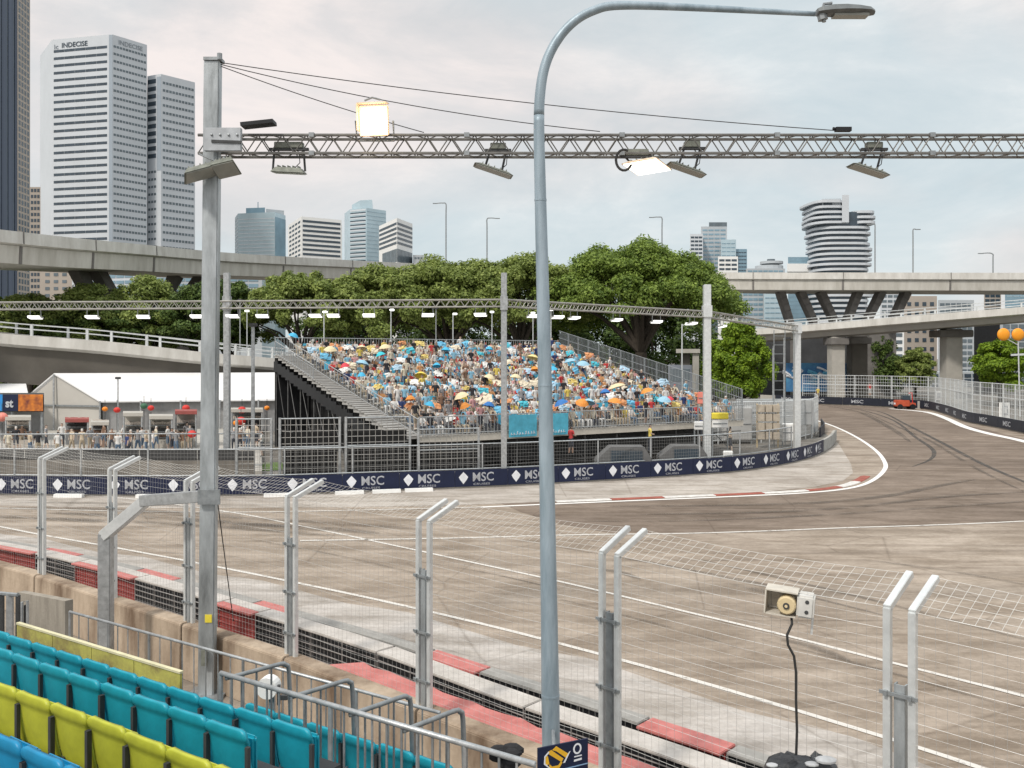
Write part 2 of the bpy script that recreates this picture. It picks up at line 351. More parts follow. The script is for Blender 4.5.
# pale apron between barrier and kerb
ap_near = [(-330, 500), (-100, 503), (60, 507), (200, 508.5), (330, 507.5), (440, 505.8), (520, 503), (600, 500), (700, 495.5), (770, 491.5), (815, 487), (843, 481), (853, 473), (851, 464), (846, 456)]
sheet('apron', [G(*p) for p in ap_near] + [G(840, 446), G(836, 441)] + [B.at(B.L * (1 - i / 24), 0) for i in range(1, 25)], 0.012, g_apron)
# pale verge between the near barriers and line A
lineA = [(-200, 492), (-90, 510), (0, 527), (38, 534.5), (115, 548), (216, 567), (339, 592), (440, 614.5), (538, 638.5), (684, 678), (883, 737.5), (1000, 776), (1150, 835), (1500, 980)]
lineB = [(-200, 477), (0, 489.5), (100, 496), (221, 511), (300, 526), (409, 549), (440, 555.8), (560, 582), (684, 611.7), (779, 634.4), (883, 661), (1024, 697), (1200, 747), (1500, 835)]
PA = smoothpath([G(*p) for p in lineA], 5); PB = smoothpath([G(*p) for p in lineB], 5)
LA = Path([(p.x, p.y) for p in PA])
vg = [LA.at(LA.L * i / 30, .5 + .25 * math.sin(i * 2.1)) for i in range(31)]
vg2 = [W.at(W.L * (1 - i / 24), .5) for i in range(25)]
vg = [p for p in [LA.at(LA.L * i / 30, -.55 - .2 * math.sin(i * 2.1)) for i in range(31)]]
sheet('verge', vg + vg2, 0.010, g_pale)
paint = mark_mat('worn_white_line', (0.74, 0.71, 0.66), .95, 2.2, 0, (1, 1, 1), .8, .85)
paint2 = mark_mat('worn_white_line_far', (0.80, 0.78, 0.75), 1.5, 1.0, 0, (1, 1, 1))
ribbon('edge_line', PA, 0.14, 0.018, paint); ribbon('edge_line', PB, 0.13, 0.018, paint)
PC = smoothpath([G(*p) for p in [(300, 541), (451, 538.5), (540, 536), (614, 534.6), (684, 533.8), (760, 531.5), (850, 528), (930, 525.5), (1024, 521.5), (1200, 512)]], 5)
ribbon('edge_line', PC, 0.16, 0.018, paint)
inner = [(480, 507.5), (560, 504), (636, 500.8), (740, 496.5), (810, 492.8), (849, 488.5), (870, 482), (883, 472), (885, 463), (875, 450), (855, 436.5), (834, 426.5), (812, 419), (790, 412)]
PI_ = smoothpath([G(*p) for p in inner], 6)
ribbon('bend_line', PI_, 0.25, 0.018, paint2)
Ppit = smoothpath([G(*p) for p in [(890, 408.8), (925, 412), (945, 418), (965, 427), (990, 434), (1024, 441.5), (1100, 462)]], 5)
ribbon('edge_line', Ppit, .75, 0.018, paint2)
# red and white kerb just inside the bend line
KP = Path([(p.x, p.y) for p in PI_])
ks = KP.find(560); ke = min(((KP.at(KP.L*i/400) - G(872, 481)).length, KP.L*i/400) for i in range(401))[1]
i = 0; s_ = ks
while s_ < ke:
    l = 2.6; m2 = MB()
    m2.sweep([KP.at(s_ + l * j / 4, .62) for j in range(5)], [(-.26, .012), (.26, .012), (.22, .04), (-.08, .05)])
    struct('kerb', m2, mat('kerb_red', (0.30, 0.085, 0.06), 0.8, 0, 0.3, 4) if i % 2 else mat('kerb_white', (0.62, 0.60, 0.57), 0.8, 0, 0.2, 4)); i += 1; s_ += l
# low kerb line along the left of the apron
ribbon('apron_line', smoothpath([G(*p) for p in [(-200, 505), (0, 508.5), (120, 511.5), (240, 512.5), (360, 510.5), (480, 507.5)]], 5), 0.14, 0.022, paint)
# tyre marks
tyre = mark_mat('tyre_rubber', (0.05, 0.045, 0.04), 0.85, 1.2, 0, (1, 1, 1), 0.6, .6); tyre_f = mark_mat('tyre_rubber_faint', (0.09, 0.075, 0.06), 0.75, .5, 0, (.6, .6, 1), 0.7, .38)
def tm(px, w, m, z): ribbon('tyre_mark', smoothpath([G(*p) for p in px], 7), w, z, m, True)
tm([(800, 403.8), (850, 408), (890, 419), (915, 437), (931, 448), (934, 455), (928, 461), (912, 467)], .30, tyre, .020)
tm([(850, 408), (880, 412), (905, 424), (942, 443), (980, 463), (1024, 482), (1080, 502)], .34, tyre, .024)
tm([(860, 410), (900, 428), (930, 441), (975, 468), (1024, 492)], .30, tyre_f, .028)
tm([(820, 405), (858, 412), (890, 428), (910, 442)], .6, tyre_f, .032)
tm([(610, 507), (720, 506), (820, 503), (890, 496), (940, 486), (975, 480)], .5, tyre_f, .036)
tm([(640, 515), (760, 513), (850, 508), (950, 497), (1040, 492)], .4, tyre_f, .040)
tm([(560, 522), (700, 521), (850, 514), (980, 505), (1060, 500)], .3, tyre_f, .044)
for k, (x0, y0, x1, y1, ww) in enumerate([(420, 562, 560, 590, .12), (560, 548, 840, 600, .15), (640, 560, 900, 620, .14), (700, 560, 1024, 640, .18), (760, 640, 1000, 705, .1), (560, 600, 760, 655, .1), (860, 560, 1024, 585, .2), (250, 540, 420, 575, .1), (600, 570, 640, 580, .3), (730, 585, 800, 605, .3), (780, 640, 850, 662, .25)]):
    tm([(x0, y0), ((x0 + x1) / 2, (y0 + y1) / 2 - 2), (x1, y1)], ww, tyre_f, .020 + .002 * k)
for k, (x0, y0, x1, y1, ww) in enumerate([(0, 508, 240, 516, .5), (20, 512, 300, 528, .6), (60, 519, 330, 536, .5), (-60, 516, 120, 524, .5), (120, 513, 420, 530, .4), (200, 524, 380, 534, .7), (0, 503, 200, 508, .3)]):
    tm([(x0, y0), ((x0 + x1) / 2, (y0 + y1) / 2 - 1.5), (x1, y1)], ww, tyre_f, .046 + .002 * k)
sheet('paving', [W.at(t, -.2) for t in [i * W.L / 24 for i in range(25)]] + [Vector((13, -20, 0)), Vector((-60, -20, 0)), Vector((-60, 30, 0))], 0.004, g_conc)
sheet('grass', [G(215, 470), G(268, 471), G(300, 469), G(300, 462), G(215, 464)], 0.016, grass_m)

# ------------------------------------------------------------------ near wall: precast concrete blocks
nodes = []
t0 = W.find(902, 0)   # node with x about 4
NS = [t0 + 3.6, t0] + [W.find(p_) for p_ in (609, 424, 291, 190, 112, 42)]; NS += [NS[-1] - 3.5, NS[-1] - 7.0]
blab = ['beneath the speaker box and black wrapped cabinet', 'right of the blue lamp post', 'behind the row of hooped handrails', 'behind the start of the hooped handrails', 'right of the tall square lighting pole', 'right behind the tall square lighting pole', 'behind the bent square steel frame', 'left of the bent square steel frame', 'behind the grey slab at the left edge', 'furthest left at the picture edge']
for k, s0 in enumerate(NS):
    a, b = (NS[k + 1] if k + 1 < len(NS) else s0 - 3.5) + .03, s0 - .03
    mb = MB(); n = 4; pr = [(-.16, 0), (.16, 0), (.15, 1.07), (.12, 1.1), (-.12, 1.1), (-.15, 1.07)]
    mb.sweep([W.at(a + (b - a) * j / n, 0) for j in range(n + 1)], [(o_ * 1.25, z_) for o_, z_ in pr])
    solo('concrete_barrier', 'stained beige concrete barrier block ' + blab[k], 'barrier', mb, conc_w, W.at((a + b) / 2), 'precast concrete blocks under the catch fence', bevel=.012)

# ------------------------------------------------------------------ near catch fence
PHT = 3.97
def tip(p, n): return p + n * 0.60 + Vector((0, 0, .24))
flab = ['with the white speaker box beside it', 'crossed by the blue lamp post foot at its left', 'between the blue lamp post and the hooped handrails', 'directly above the long red barrier cover', 'right of the tall square lighting pole', 'seen through the tall square lighting pole', 'behind the bent square steel frame', 'left of the bent square steel frame', 'at the far left edge of the photo', 'beyond the left edge post']
flab = ['cut by the right edge of the photo', 'carrying the white speaker box', 'just right of the blue lamp post sign', 'above the long red barrier cover', 'second right of the lighting pole', 'just right of the tall square lighting pole', 'behind the bent square steel frame', 'left of the bent square steel frame', 'at the far left of the photo', 'beyond the left edge of the photo']
plab = ['at the right edge of the photo', 'right of the white speaker box', 'right of the blue lamp post', 'left of the blue lamp post behind handrails', 'standing right of the tall square lighting pole', 'touching the left of the lighting pole', 'just behind the bent square steel frame', 'leftmost full one by the stained wall', 'near the far left edge', 'outside the left edge']
for k in range(len(NS) - 1):
    s1, s0 = NS[k], NS[k + 1]          # s1 right end, s0 left end
    a, b = s0 + .125, s1 - .125
    pa = W.at(a); pb = W.at(b); d = (pb - pa).normalized(); n = Vector((-d.y, d.x, 0))
    root = thing('catch_fence', 'galvanised catch fence panel with cranked mesh top ' + flab[k], 'fence panel', tuple(W.at((a + b) / 2, 0)), 'catch fence panels along the near wall')
    for p in (pa, pb):
        m1 = MB(); top = p + Vector((0, 0, PHT)); tp = tip(top, n)
        m1.bar(p + Vector((0, 0, 1.0)), top, .075, .075, up=n); mk('post', m1, alu, root, bevel=.006)
        m2 = MB(); m2.bar(top - (tp - top).normalized() * .02, tp, .075, .075, up=n); mk('cranked_arm', m2, alu, root, bevel=.006)
    m3 = MB(); Lp = (pb - pa).length; nv = int(Lp / .105)
    for i in range(1, nv):
        q = pa + d * (Lp * i / nv); wob = Vector((0, 0, 0)) + n * .03 * math.sin(i * .7 + k)
        m3.tube([q + Vector((0, 0, 1.15)), q + wob + Vector((0, 0, 2.5)), q + Vector((0, 0, PHT))], .0019, 3)
    for j in range(1, 27):
        z = 1.12 + (PHT - 1.12) * j / 26; sag = -.012 - .012 * (j % 3)
        rr = (.0028 if j % 4 == 0 else .0015) * (1 if k < 3 else .8)
        m3.tube([pa + Vector((0, 0, z)), (pa + pb) / 2 + n * .03 * math.sin(j) + Vector((0, 0, z + sag)), pb + Vector((0, 0, z))], rr, 3)
    mk('wire_mesh', m3, wire_m, root)
    m4 = MB()
    ta, tb = tip(pa + Vector((0, 0, PHT)), n), tip(pb + Vector((0, 0, PHT)), n); ba, bb = pa + Vector((0, 0, PHT)), pb + Vector((0, 0, PHT))
    nn = int(Lp / .115)
    for i in range(1, nn):
        f = i / nn; sg = Vector((0, 0, -.05 * math.sin(math.pi * f)))
        m4.tube([ba.lerp(bb, f) + sg * .6, ta.lerp(tb, f) + sg], .0030 if k < 2 else .0022, 4)
    for j in range(0, 6):
        pts = []
        for i in range(9):
            f = i / 8; pts.append(ba.lerp(ta, j / 5).lerp(bb.lerp(tb, j / 5), f) + Vector((0, 0, -.05 * math.sin(math.pi * f) * (.6 + .08 * j))))
        m4.tube(pts, .0030 if k < 2 else .0022, 4)
    mk('overhang_mesh', m4, white_wire, root)
for k, s in enumerate(NS):
    p = W.at(s); a = W.ang(s); n = Vector((-math.sin(a), math.cos(a), 0)); d = Vector((math.cos(a), math.sin(a), 0))
    root = thing('fence_post', 'grey channel post between two fence panels, ' + plab[k], 'fence post', tuple(p), 'channel posts between catch fence panels')
    m1 = MB(); z0, z1 = 1.0, PHT - .75
    m1.bar(p + Vector((0, 0, z0)) - n * .02, p + Vector((0, 0, z1)) - n * .02, .10, .012, up=n)
    for sg in (-1, 1): m1.bar(p + d * .05 * sg + Vector((0, 0, z0)) + n * .02, p + d * .05 * sg + Vector((0, 0, z1)) + n * .02, .012, .08, up=n)
    mk('channel', m1, pole_m if k % 2 else galvd, root)
    for z in (1.5, 2.25, 3.12):
        m2 = MB(); m2.bar(p - d * .19 - n * .05 + Vector((0, 0, z)), p + d * .19 - n * .05 + Vector((0, 0, z)), .02, .035)
        for sg in (-1, 1): m2.box(p + d * .12 * sg - n * .065 + Vector((0, 0, z)), (.035, .035, .05), a)
        mk('clamp', m2, galvd, root)

# ------------------------------------------------------------------ two rows of low barriers beyond the near wall
def blockrow(off0, off1, ztop, redpx, name, what, group, endpx=900, slab=.05):
    cuts = []; s = W.find(-140, off0); send = W.find(endpx, off0) if endpx < 2000 else W.L
    reds = [(W.find(a, off0), W.find(b, off0)) for a, b in redpx]
    segs = []; cur = s
    for a, b in reds:
        l = a - cur; n = max(1, round(l / 3.6))
        if l > .2: segs += [(cur + l * i / n, cur + l * (i + 1) / n, False) for i in range(n)]
        l = b - a; n = max(1, round(l / 3.2)); segs += [(a + l * i / n, a + l * (i + 1) / n, True) for i in range(n)]; cur = b
    l = send - cur
    if l > .3:
        n = max(1, round(l / 3.6)); segs += [(cur + l * i / n, cur + l * (i + 1) / n, False) for i in range(n)]
    return segs
def describe(p):
    px = 512 + F * p.x / p.y
    marks = [(-80, 'beyond the left edge'), (20, 'at the left edge'), (75, 'left of the bent steel frame'), (106, 'behind the bent steel frame'), (160, 'between bent frame and lighting pole'), (209, 'behind the tall lighting pole'), (250, 'just right of the lighting pole'), (291, 'behind the first post past lighting pole'), (350, 'between lighting pole and blue lamp post'), (418, 'behind the fence post above the handrails'), (480, 'just left of blue lamp post'), (550, 'behind the blue lamp post'), (610, 'just right of the blue lamp post'), (680, 'left of the black wrapped cabinet'), (750, 'beside the black wrapped cabinet'), (830, 'behind the black wrapped cabinet'), (900, 'behind the right hand fence posts'), (1000, 'towards the right edge')]
    return min(marks, key=lambda m: abs(m[0] - px))[1]
seen_lab = {}
def uniq(s):
    seen_lab[s] = seen_lab.get(s, 0) + 1
    return s if seen_lab[s] == 1 else s + [', next one', ', third one', ', fourth one'][min(seen_lab[s] - 2, 2)]
def warp(px): return 0.0 if px > 440 else (440 - px) / 155 * .18 if px > 285 else .18 + (285 - px) / 135 * .10 if px > 150 else .28
W_ = W
_pp = []
for i in range(60):
    t_ = W.L * i / 59; q_ = W.at(t_); px_ = 512 + F * q_.x / max(q_.y, .5); _pp.append(W.at(t_, warp(px_)))
W1 = Path([(p.x, p.y) for p in _pp])
def make_row(off0, off1, zt, redpx, which, endpx, wide=None):
    for a, b, red in blockrow(off0, off1, zt, redpx, '', '', '', endpx):
        mid = W.at((a + b) / 2, (off0 + off1) / 2)
        a += .02; b -= .02
        o0 = off0 - (.42 if red and which == 'front' and wide and (512 + F * mid.x / mid.y) > wide else 0.0)
        o0 -= .12 if red else 0
        lab = uniq(('red covered' if red else ('pale topped' if which == 'front' else 'dark')) + ' low barrier block of the ' + ('nearer' if which == 'front' else 'farther') + ' row ' + describe(mid))
        root = thing('barrier_block', lab, 'barrier', tuple(mid), 'low barrier blocks along the track')
        pth = lambda off, z=0: [W.at(a + (b - a) * j / 3, off, z) for j in range(4)]
        m = MB(); m.sweep(pth((off0 + off1) / 2), [(-(off1 - off0) / 2 + .04, .02), ((off1 - off0) / 2 - .04, .02), ((off1 - off0) / 2 - .04, zt - .03), (-(off1 - off0) / 2 + .04, zt - .03)])
        mk('core', m, redd if red else black, root)
        offr = off1
        if red and which == 'front' and 512 + F * mid.x / mid.y < wide:
            offr = off0 + .14; m = MB(); h2 = (off1 - offr) / 2 - .002; m.sweep(pth((offr + off1) / 2), [(-h2, zt - .05), (h2, zt - .05), (h2, zt), (-h2, zt)]); mk('pale_strip', m, whiteb, root, bevel=.012)
        m = MB(); hw = (offr - o0) / 2; m.sweep(pth((o0 + offr) / 2), [(-hw, zt - .05), (hw, zt - .05), (hw, zt), (-hw, zt)]); 
        mk('top_cover', m, redb if red else (whiteb if which == 'front' else mat('grey_rail_top', (0.30, 0.29, 0.27), .7, 0, .2, 3)), root, bevel=.012)
        m = MB()
        for z in (.12, .26, .40, .54, .68, .82):
            if z < zt - .08: m.tube(pth(off0 + .02, z), .014, 4)
        nv = int((b - a) / .9)
        for i in range(nv + 1):
            q = W.at(a + (b - a) * i / nv, off0 + .015); m.bar(q + Vector((0, 0, .02)), q + Vector((0, 0, zt - .05)), .018, .018)
        mk('back_grille', m, mat('grille_grey', (0.24, 0.22, 0.21), .6, .2, .2, 5) if not red else redd, root)
W = W1
make_row(1.50, 1.97, .84, [(-60, 35), (75, 134), (217, 254)], 'front', 1100, 320)
W = W_
for i_, (pa_, pb_, lab_) in enumerate([(332, 410, 'left one of three'), (410, 500, 'middle one behind the hooped handrails'), (500, 640, 'right one beside the sign')]):
    a_, b_ = W.find(pa_, .6), W.find(pb_, .6); mid_ = W.at((a_ + b_) / 2, .6); n_ = 6; vs_ = []
    for j_ in range(n_ + 1):
        t_ = a_ + (b_ - a_) * j_ / n_; far_ = 1.02 + .04 * math.sin(j_ * 2.3 + i_) - (.45 if i_ == 0 and j_ == 0 else 0); near_o = .19 + .02 * math.sin(j_ * 1.7)
        for o_, z_ in ((near_o, .80), (far_, .84), (far_, .88), (near_o, .84)): vs_.append(W.at(t_, o_, z_ + .01 * math.sin(j_ * 3 + i_)))
    rt_ = thing('barrier_cover', 'long pinkish red cover slab lying beside the beige wall, ' + lab_, 'cover', tuple(mid_), 'long red cover slabs by the wall')
    m = MB(); m.add(vs_, [(j_ * 4 + i, j_ * 4 + (i + 1) % 4, (j_ + 1) * 4 + (i + 1) % 4, (j_ + 1) * 4 + i) for j_ in range(n_) for i in range(4)] + [(0, 1, 2, 3), tuple(n_ * 4 + i for i in range(4))]); mk('sheet', m, redb, rt_)
    for t_ in (a_ + .2, (a_ + b_) / 2, b_ - .2):
        m = MB(); m.bar(W.at(t_, .9, 0), W.at(t_, .9, .84), .08, .08); mk('leg', m, darkm, rt_)
make_row(2.45, 2.80, .72, [(40, 73), (134, 170), (250, 284), (424, 478), (640, 724)], 'back', 1300)

# ------------------------------------------------------------------ far barrier with banner
tp_h = .93
root = thing('banner_wall', 'long low trackside wall with navy sponsor banner curving round the bend', 'wall', tuple(B.at(B.find(500))))
m = MB(); m.sweep([B.at(B.L * i / 90, .14) for i in range(91)], [(-.10, 0), (.12, 0), (.10, .84), (-.08, .84)]); mk('concrete_base', m, conc, root)
nb = 0; s = B.find(-120); send = B.find(823)
tv, tf = text_mesh('MSC', 1, .012); cv, cf = text_mesh('CRUISES', 1, .0)
def banner(root, path, s0, s1, h0, h1, off, words, empx, navym, small=True, cloth_only=False):
    m = MB(); k = 5
    m.sweep([path.at(s0 + (s1 - s0) * j / k, off) for j in range(k + 1)], [(.0, h0), (.03, h0), (.03, h1), (.0, h1)])
    b = mk('banner', m, navym, root)
    def place(u, v):   # u along from s0 (path param increasing = left->right), v height
        q = path.at(s0 + u, off - .045); return Vector((q.x, q.y, v))
    if empx is not None:
        m = MB(); dx = empx; c = (h0 + h1) / 2 + .02; r = (h1 - h0) * .36
        m.add([place(dx + x_ * r * .8, c + y_ * r) for x_, y_ in ((0, -1), (.75, -.25), (1, .15), (.55, .55), (0, 1), (-.55, .55), (-1, .15), (-.75, -.25))], [tuple(range(8))]); mk('emblem', m, letter, b)
    for (v_, f_), u0, z0, sz, wx in words:
        m = MB(); m.add([place(u0 + p.x * sz * wx, z0 + p.y * sz) + Vector((0, 0, 0)) for p in v_], f_); mk('lettering', m, letter, b)
    return b
step = 2.75
k = 0
while s < send:
    e2 = min(s + step, send)
    banner(root, B, s + .01, e2 - .01, .10, tp_h, -.02, [((tv, tf), .86, .36, .62, .95), ((cv, cf), .92, .17, .14, 1.7)] if e2 - s > 2.5 else [], .42 if e2 - s > 2.5 else None, navy); s = e2; k += 1
m = MB(); m.sweep([B.at(send + (B.L - send) * i / 12, -.02) for i in range(13)], [(0, .1), (.03, .1), (.03, .9), (0, .9)]); mk('banner', m, mat('grey_banner_end', (.32, .33, .32), .6, 0, .3, 2), root)
# white blocks at its foot on the left
for i, px in enumerate((265, 334, 372, 404, 60, 140)):
    s = B.find(px); m = MB(); m.sweep([B.at(s + j * .45, -.42) for j in range(4)], [(-.14, 0), (.14, 0), (.11, .17), (-.11, .17)])
    solo('kerb_block', 'white kerb block at the banner wall foot, ' + ['just right of the lighting pole', 'first of three left of the centre', 'middle of three left of the centre', 'right one of three left of the centre', 'near the far left edge', 'left of the lighting pole'][i], 'kerb', m, white, B.at(s + .6, -.42), 'white kerb blocks at the wall foot')

# right hand outer barrier with black banner, fence above
root = thing('outer_banner_wall', 'low wall with black sponsor banner along the outside of the bend', 'wall', tuple(O.at(O.find(960))))
m = MB(); m.sweep([O.at(O.L * i / 70, .2) for i in range(71)], [(-.15, 0), (.15, 0), (.15, 1.0), (-.15, 1.0)]); mk('concrete_base', m, conc, root)
s = O.find(775); k = 0; se = O.find(1090)
tv2, tf2 = text_mesh('AMARO', 1, .01)
tv2, tf2 = text_mesh('MSC', 1, .02)
while s < se:
    stp = 5.5
    banner(root, O, s + .02, s + stp - .02, .12, 1.12, .0, [((tv2, tf2), 1.1, .38, .62, 1.5)], None, navy2); s += stp; k += 1
def meshfence(name, label, path, s0, s1, off, z0, z1, pitch, postgap, root_cat='fence', m_post=galv, m_wire=wire_m, r=.012, rails=3, hp=None, postw=.07, shade_sheet=False):
    root = thing(name, label, root_cat, tuple(path.at((s0 + s1) / 2, off)))
    m = MB(); n = int((s1 - s0) / pitch)
    for i in range(n + 1):
        q = path.at(s0 + (s1 - s0) * i / n, off); m.bar(q + Vector((0, 0, z0)), q + Vector((0, 0, z1)), r * 1.6, r * 1.6)
    nz = int((z1 - z0) / (hp or pitch)); segs = max(2, int((s1 - s0) / 2))
    for j in range(nz + 1):
        z = z0 + (z1 - z0) * j / nz
        m.tube([path.at(s0 + (s1 - s0) * i / segs, off, z) for i in range(segs + 1)], r, 3)
    mk('wire_mesh', m, m_wire, root)
    if shade_sheet: m = MB(); m.sweep([path.at(s0 + .1 + (s1 - s0 - .2) * i / 3, off + .5) for i in range(4)], [(0, .05), (.03, .05), (.03, z1 - .7), (0, z1 - .7)]); mk('dark_sheet', m, mat('shade_sheet_black', (.02, .02, .02), .9, 0, .3, 2), root)  # dark sheet added in place of the shade below the stand
    np_ = max(1, int((s1 - s0) / postgap))
    for i in range(np_ + 1):
        q = path.at(s0 + (s1 - s0) * i / np_, off); m = MB(); m.bar(q, q + Vector((0, 0, z1 + .05)), postw, postw); mk('post', m, m_post, root)
    for z in ([z0, z1] if rails == 2 else [z0, (z0 + z1) / 2 + .3, z1]):
        m = MB(); m.tube([path.at(s0 + (s1 - s0) * i / segs, off, z) for i in range(segs + 1)], .035, 4); mk('rail', m, m_post, root)
    return root
meshfence('mesh_fence', 'tall pale mesh fence above the black banner wall on the right', O, O.find(800), O.find(1095), .55, 1.0, 4.1, .35, 2.6, m_wire=alu, m_post=alu, r=.016, rails=3, hp=.4, postw=.10)
# fences behind the banner wall
meshfence('low_mesh_fence', 'low mesh fence with short posts just behind the banner wall', B, B.find(-60), B.find(800), .55, .9, 2.15, .16, 3.2, r=.006, rails=2, hp=.16, m_wire=mat('dull_mesh', (.20, .20, .195), .6, .2, .2, 4))
# hoarding behind the low fence at the left
root = thing('fence_hoarding', 'dull beige hoarding with dark netting band behind the low fence at left', 'hoarding', tuple(B.at(B.find(90), 2.0)))
s0, s1 = B.find(-60), B.find(205); k = 0
while s0 < s1:
    m = MB(); m.sweep([B.at(s0 + .02, 2.0), B.at(s0 + 2.9, 2.0)], [(0, .1), (.04, .1), (.04, 1.55), (0, 1.55)])
    mk('board', m, mat('hoarding_board', (0.20, 0.18, 0.155), .85, 0, .4, .7, 0, (1, 1, .3)), root)
    m = MB(); m.sweep([B.at(s0 + .02, 1.95), B.at(s0 + 2.9, 1.95)], [(0, 1.5), (.02, 1.5), (.02, 2.05), (0, 2.05)])
    mk('netting', m, mat('dark_sheet', (0.05, 0.05, 0.05), .85, 0, .25, 2), root); s0 += 2.92
# tall modules behind
for i, (a, b) in enumerate([(230, 270), (276, 343), (347, 415), (421, 486)]):
    r_ = meshfence('scaffold_fence_module', 'tall steel grid fence module behind the banner, ' + ['first from the left', 'second from the left', 'third from the left', 'fourth from the left, under the stand end'][i], B, B.find(a) + .05, B.find(b) - .05, 1.1, .2, 3.55 if i < 3 else 2.9, .27, 6.0, 'fence panel', r=.014, rails=3, hp=.30, postw=.11, m_post=galv, shade_sheet=i > 0, m_wire=mat('grid_steel', (.34, .33, .31), .55, .3, .2, 4))
    r_['group'] = 'tall grid fence modules behind the banner'
# tall pale fence around the inside of the bend
IF = Path([(G(*p).x, G(*p).y) for p in [(700, 446), (728, 443.5), (756, 443), (780, 442.5), (800, 440.5), (813, 437), (818, 432.5), (815, 427)]])
meshfence('curved_mesh_fence', 'tall pale mesh fence curving round the inside of the bend', IF, .1, IF.L - .1, 0, .3, 3.15, .15, 1.9, m_wire=alu, m_post=alu, r=.012, rails=3, hp=.30, postw=.09)
root = thing('inner_banner_wall', 'short black banner wall at the foot of the curved pale fence', 'wall', tuple(IF.at(IF.L * .8)))
m = MB(); m.sweep([IF.at(IF.L * (.55 + .45 * i / 8), -.5) for i in range(9)], [(0, 0), (.1, 0), (.1, .8), (0, .8)]); mk('banner', m, navy2, root)

# ------------------------------------------------------------------ tall lighting pole + truss 1
TD = 17.3; px0 = 208
root = thing('lighting_pole', 'tall square galvanised lighting pole holding the left end of the near truss', 'pole', tuple(P(207, TD, 0)))
base = P(207, TD, 0); top = P(213, TD, 12.2); lean = (top - base)
m = MB(); m.bar(base, top, .30, .20, up=Vector((0, 1, 0))); mk('shaft', m, pole_m, root, bevel=.02)
m = MB(); m.box(top + Vector((0.02, 0, .02)), (.33, .26, .06)); m.tube([top + Vector((.16, -.1, .0)), top + Vector((.16, -.1, .12))], .05, 8); mk('cap', m, galvd, root)
def at_z(z): return base + lean * (z / 12.2)
m = MB(); q = at_z(3.45) + Vector((.03, -.108, 0)); q.z = H - (333 + 500 - 500 - 0 - 358 + 258 + 0) * 0 + 6.5 - 6.5 + 3.2; q.z = H + (HY - 617) * TD / F; m.box(q, (.13, .012, .15)); mk('yellow_label', m, yellow, root)
m = MB(); m.box(at_z(.03), (.7, .7, .06)); mk('base_plate', m, galvd, root)
m = MB(); m.box(at_z(.9) + Vector((0.0, -.18, -0.1)), (.10, .06, .3)); mk('junction_box', m, greenm, root)
# collar clamp round the truss end
zt0, zt1 = H + (HY - 155) * TD / F, H + (HY - 131.5) * TD / F
XL = (196 - 512) / F * TD; XR = 13.0
m = MB(); c = at_z((zt0 + zt1) / 2)
m.box(c + Vector((.30, -.28, .0)), (.70, .10, .44)); mk('clamp_plate', m, mat('clamp_grey', (.42, .44, .46), .5, .4, .15, 5), root, bevel=.01)
m = MB(); m.bar(c + Vector((.10, -.34, -.04)), c + Vector((.66, -.34, -.06)), .03, .05); mk('clamp_slot', m, darkm, root)
for k_ in range(4):
    m = MB(); m.sphere(c + Vector((.10 + .16 * k_, -.34, .08)), .025, n=6, m=4); mk('bolt', m, galvd, root)
m = MB(); m.box(c + Vector((.92, -.1, .34)), (.62, .3, .07), mtx=Matrix.Rotation(R(-6), 3, 'Y')); mk('top_fitting', m, black, root)

def boxtruss(root, a, b, w, h, rc, rd, period, chunks=1, mat_=truss_m):
    """box truss from a to b (centre line of the bottom face)"""
    a = Vector(a); b = Vector(b); d = (b - a); Ln = d.length; d.normalize(); side = Vector((-d.y, d.x, 0)).normalized(); up = Vector((0, 0, 1))
    cor = [(-w / 2, 0), (w / 2, 0), (w / 2, h), (-w / 2, h)]
    for i, (sx_, z) in enumerate(cor):
        m = MB(); m.tube([a + side * sx_ + up * z, b + side * sx_ + up * z], rc, 6); mk('chord', m, mat_, root)
    n = max(2, int(Ln / period)); 
    for fi, (i0, i1) in enumerate(((0, 3), (1, 2), (0, 1), (3, 2))):
        m = MB(); p0 = cor[i0]; p1 = cor[i1]
        for i in range(n):
            t0_, t1_, t2_ = Ln * i / n, Ln * (i + .5) / n, Ln * (i + 1) / n
            A = lambda t, c_: a + d * t + side * c_[0] + up * c_[1]
            m.tube([A(t0_, p0), A(t1_, p1)], rd, 4); m.tube([A(t1_, p1), A(t2_, p0)], rd, 4)
        mk('lacing', m, mat_, root)
    return root
root = thing('lighting_truss', 'near lattice lighting truss crossing the whole top of the view', 'truss', (XL, TD, zt0), 'lattice lighting trusses over the circuit')
boxtruss(root, (XL, TD + .28, zt0 + .06), (XR, TD + .28, zt0 + .06), .34, zt1 - zt0 - .10, .030, .012, .46)
for i in range(6):
    x_ = XL + 2.2 + i * 3.0; m = MB()
    for dz in (0, zt1 - zt0 - .10): m = MB(); m.box((x_, TD + .11, zt0 + .06 + dz), (.10, .09, .085)); mk('joint_sleeve', m, galvd, root)
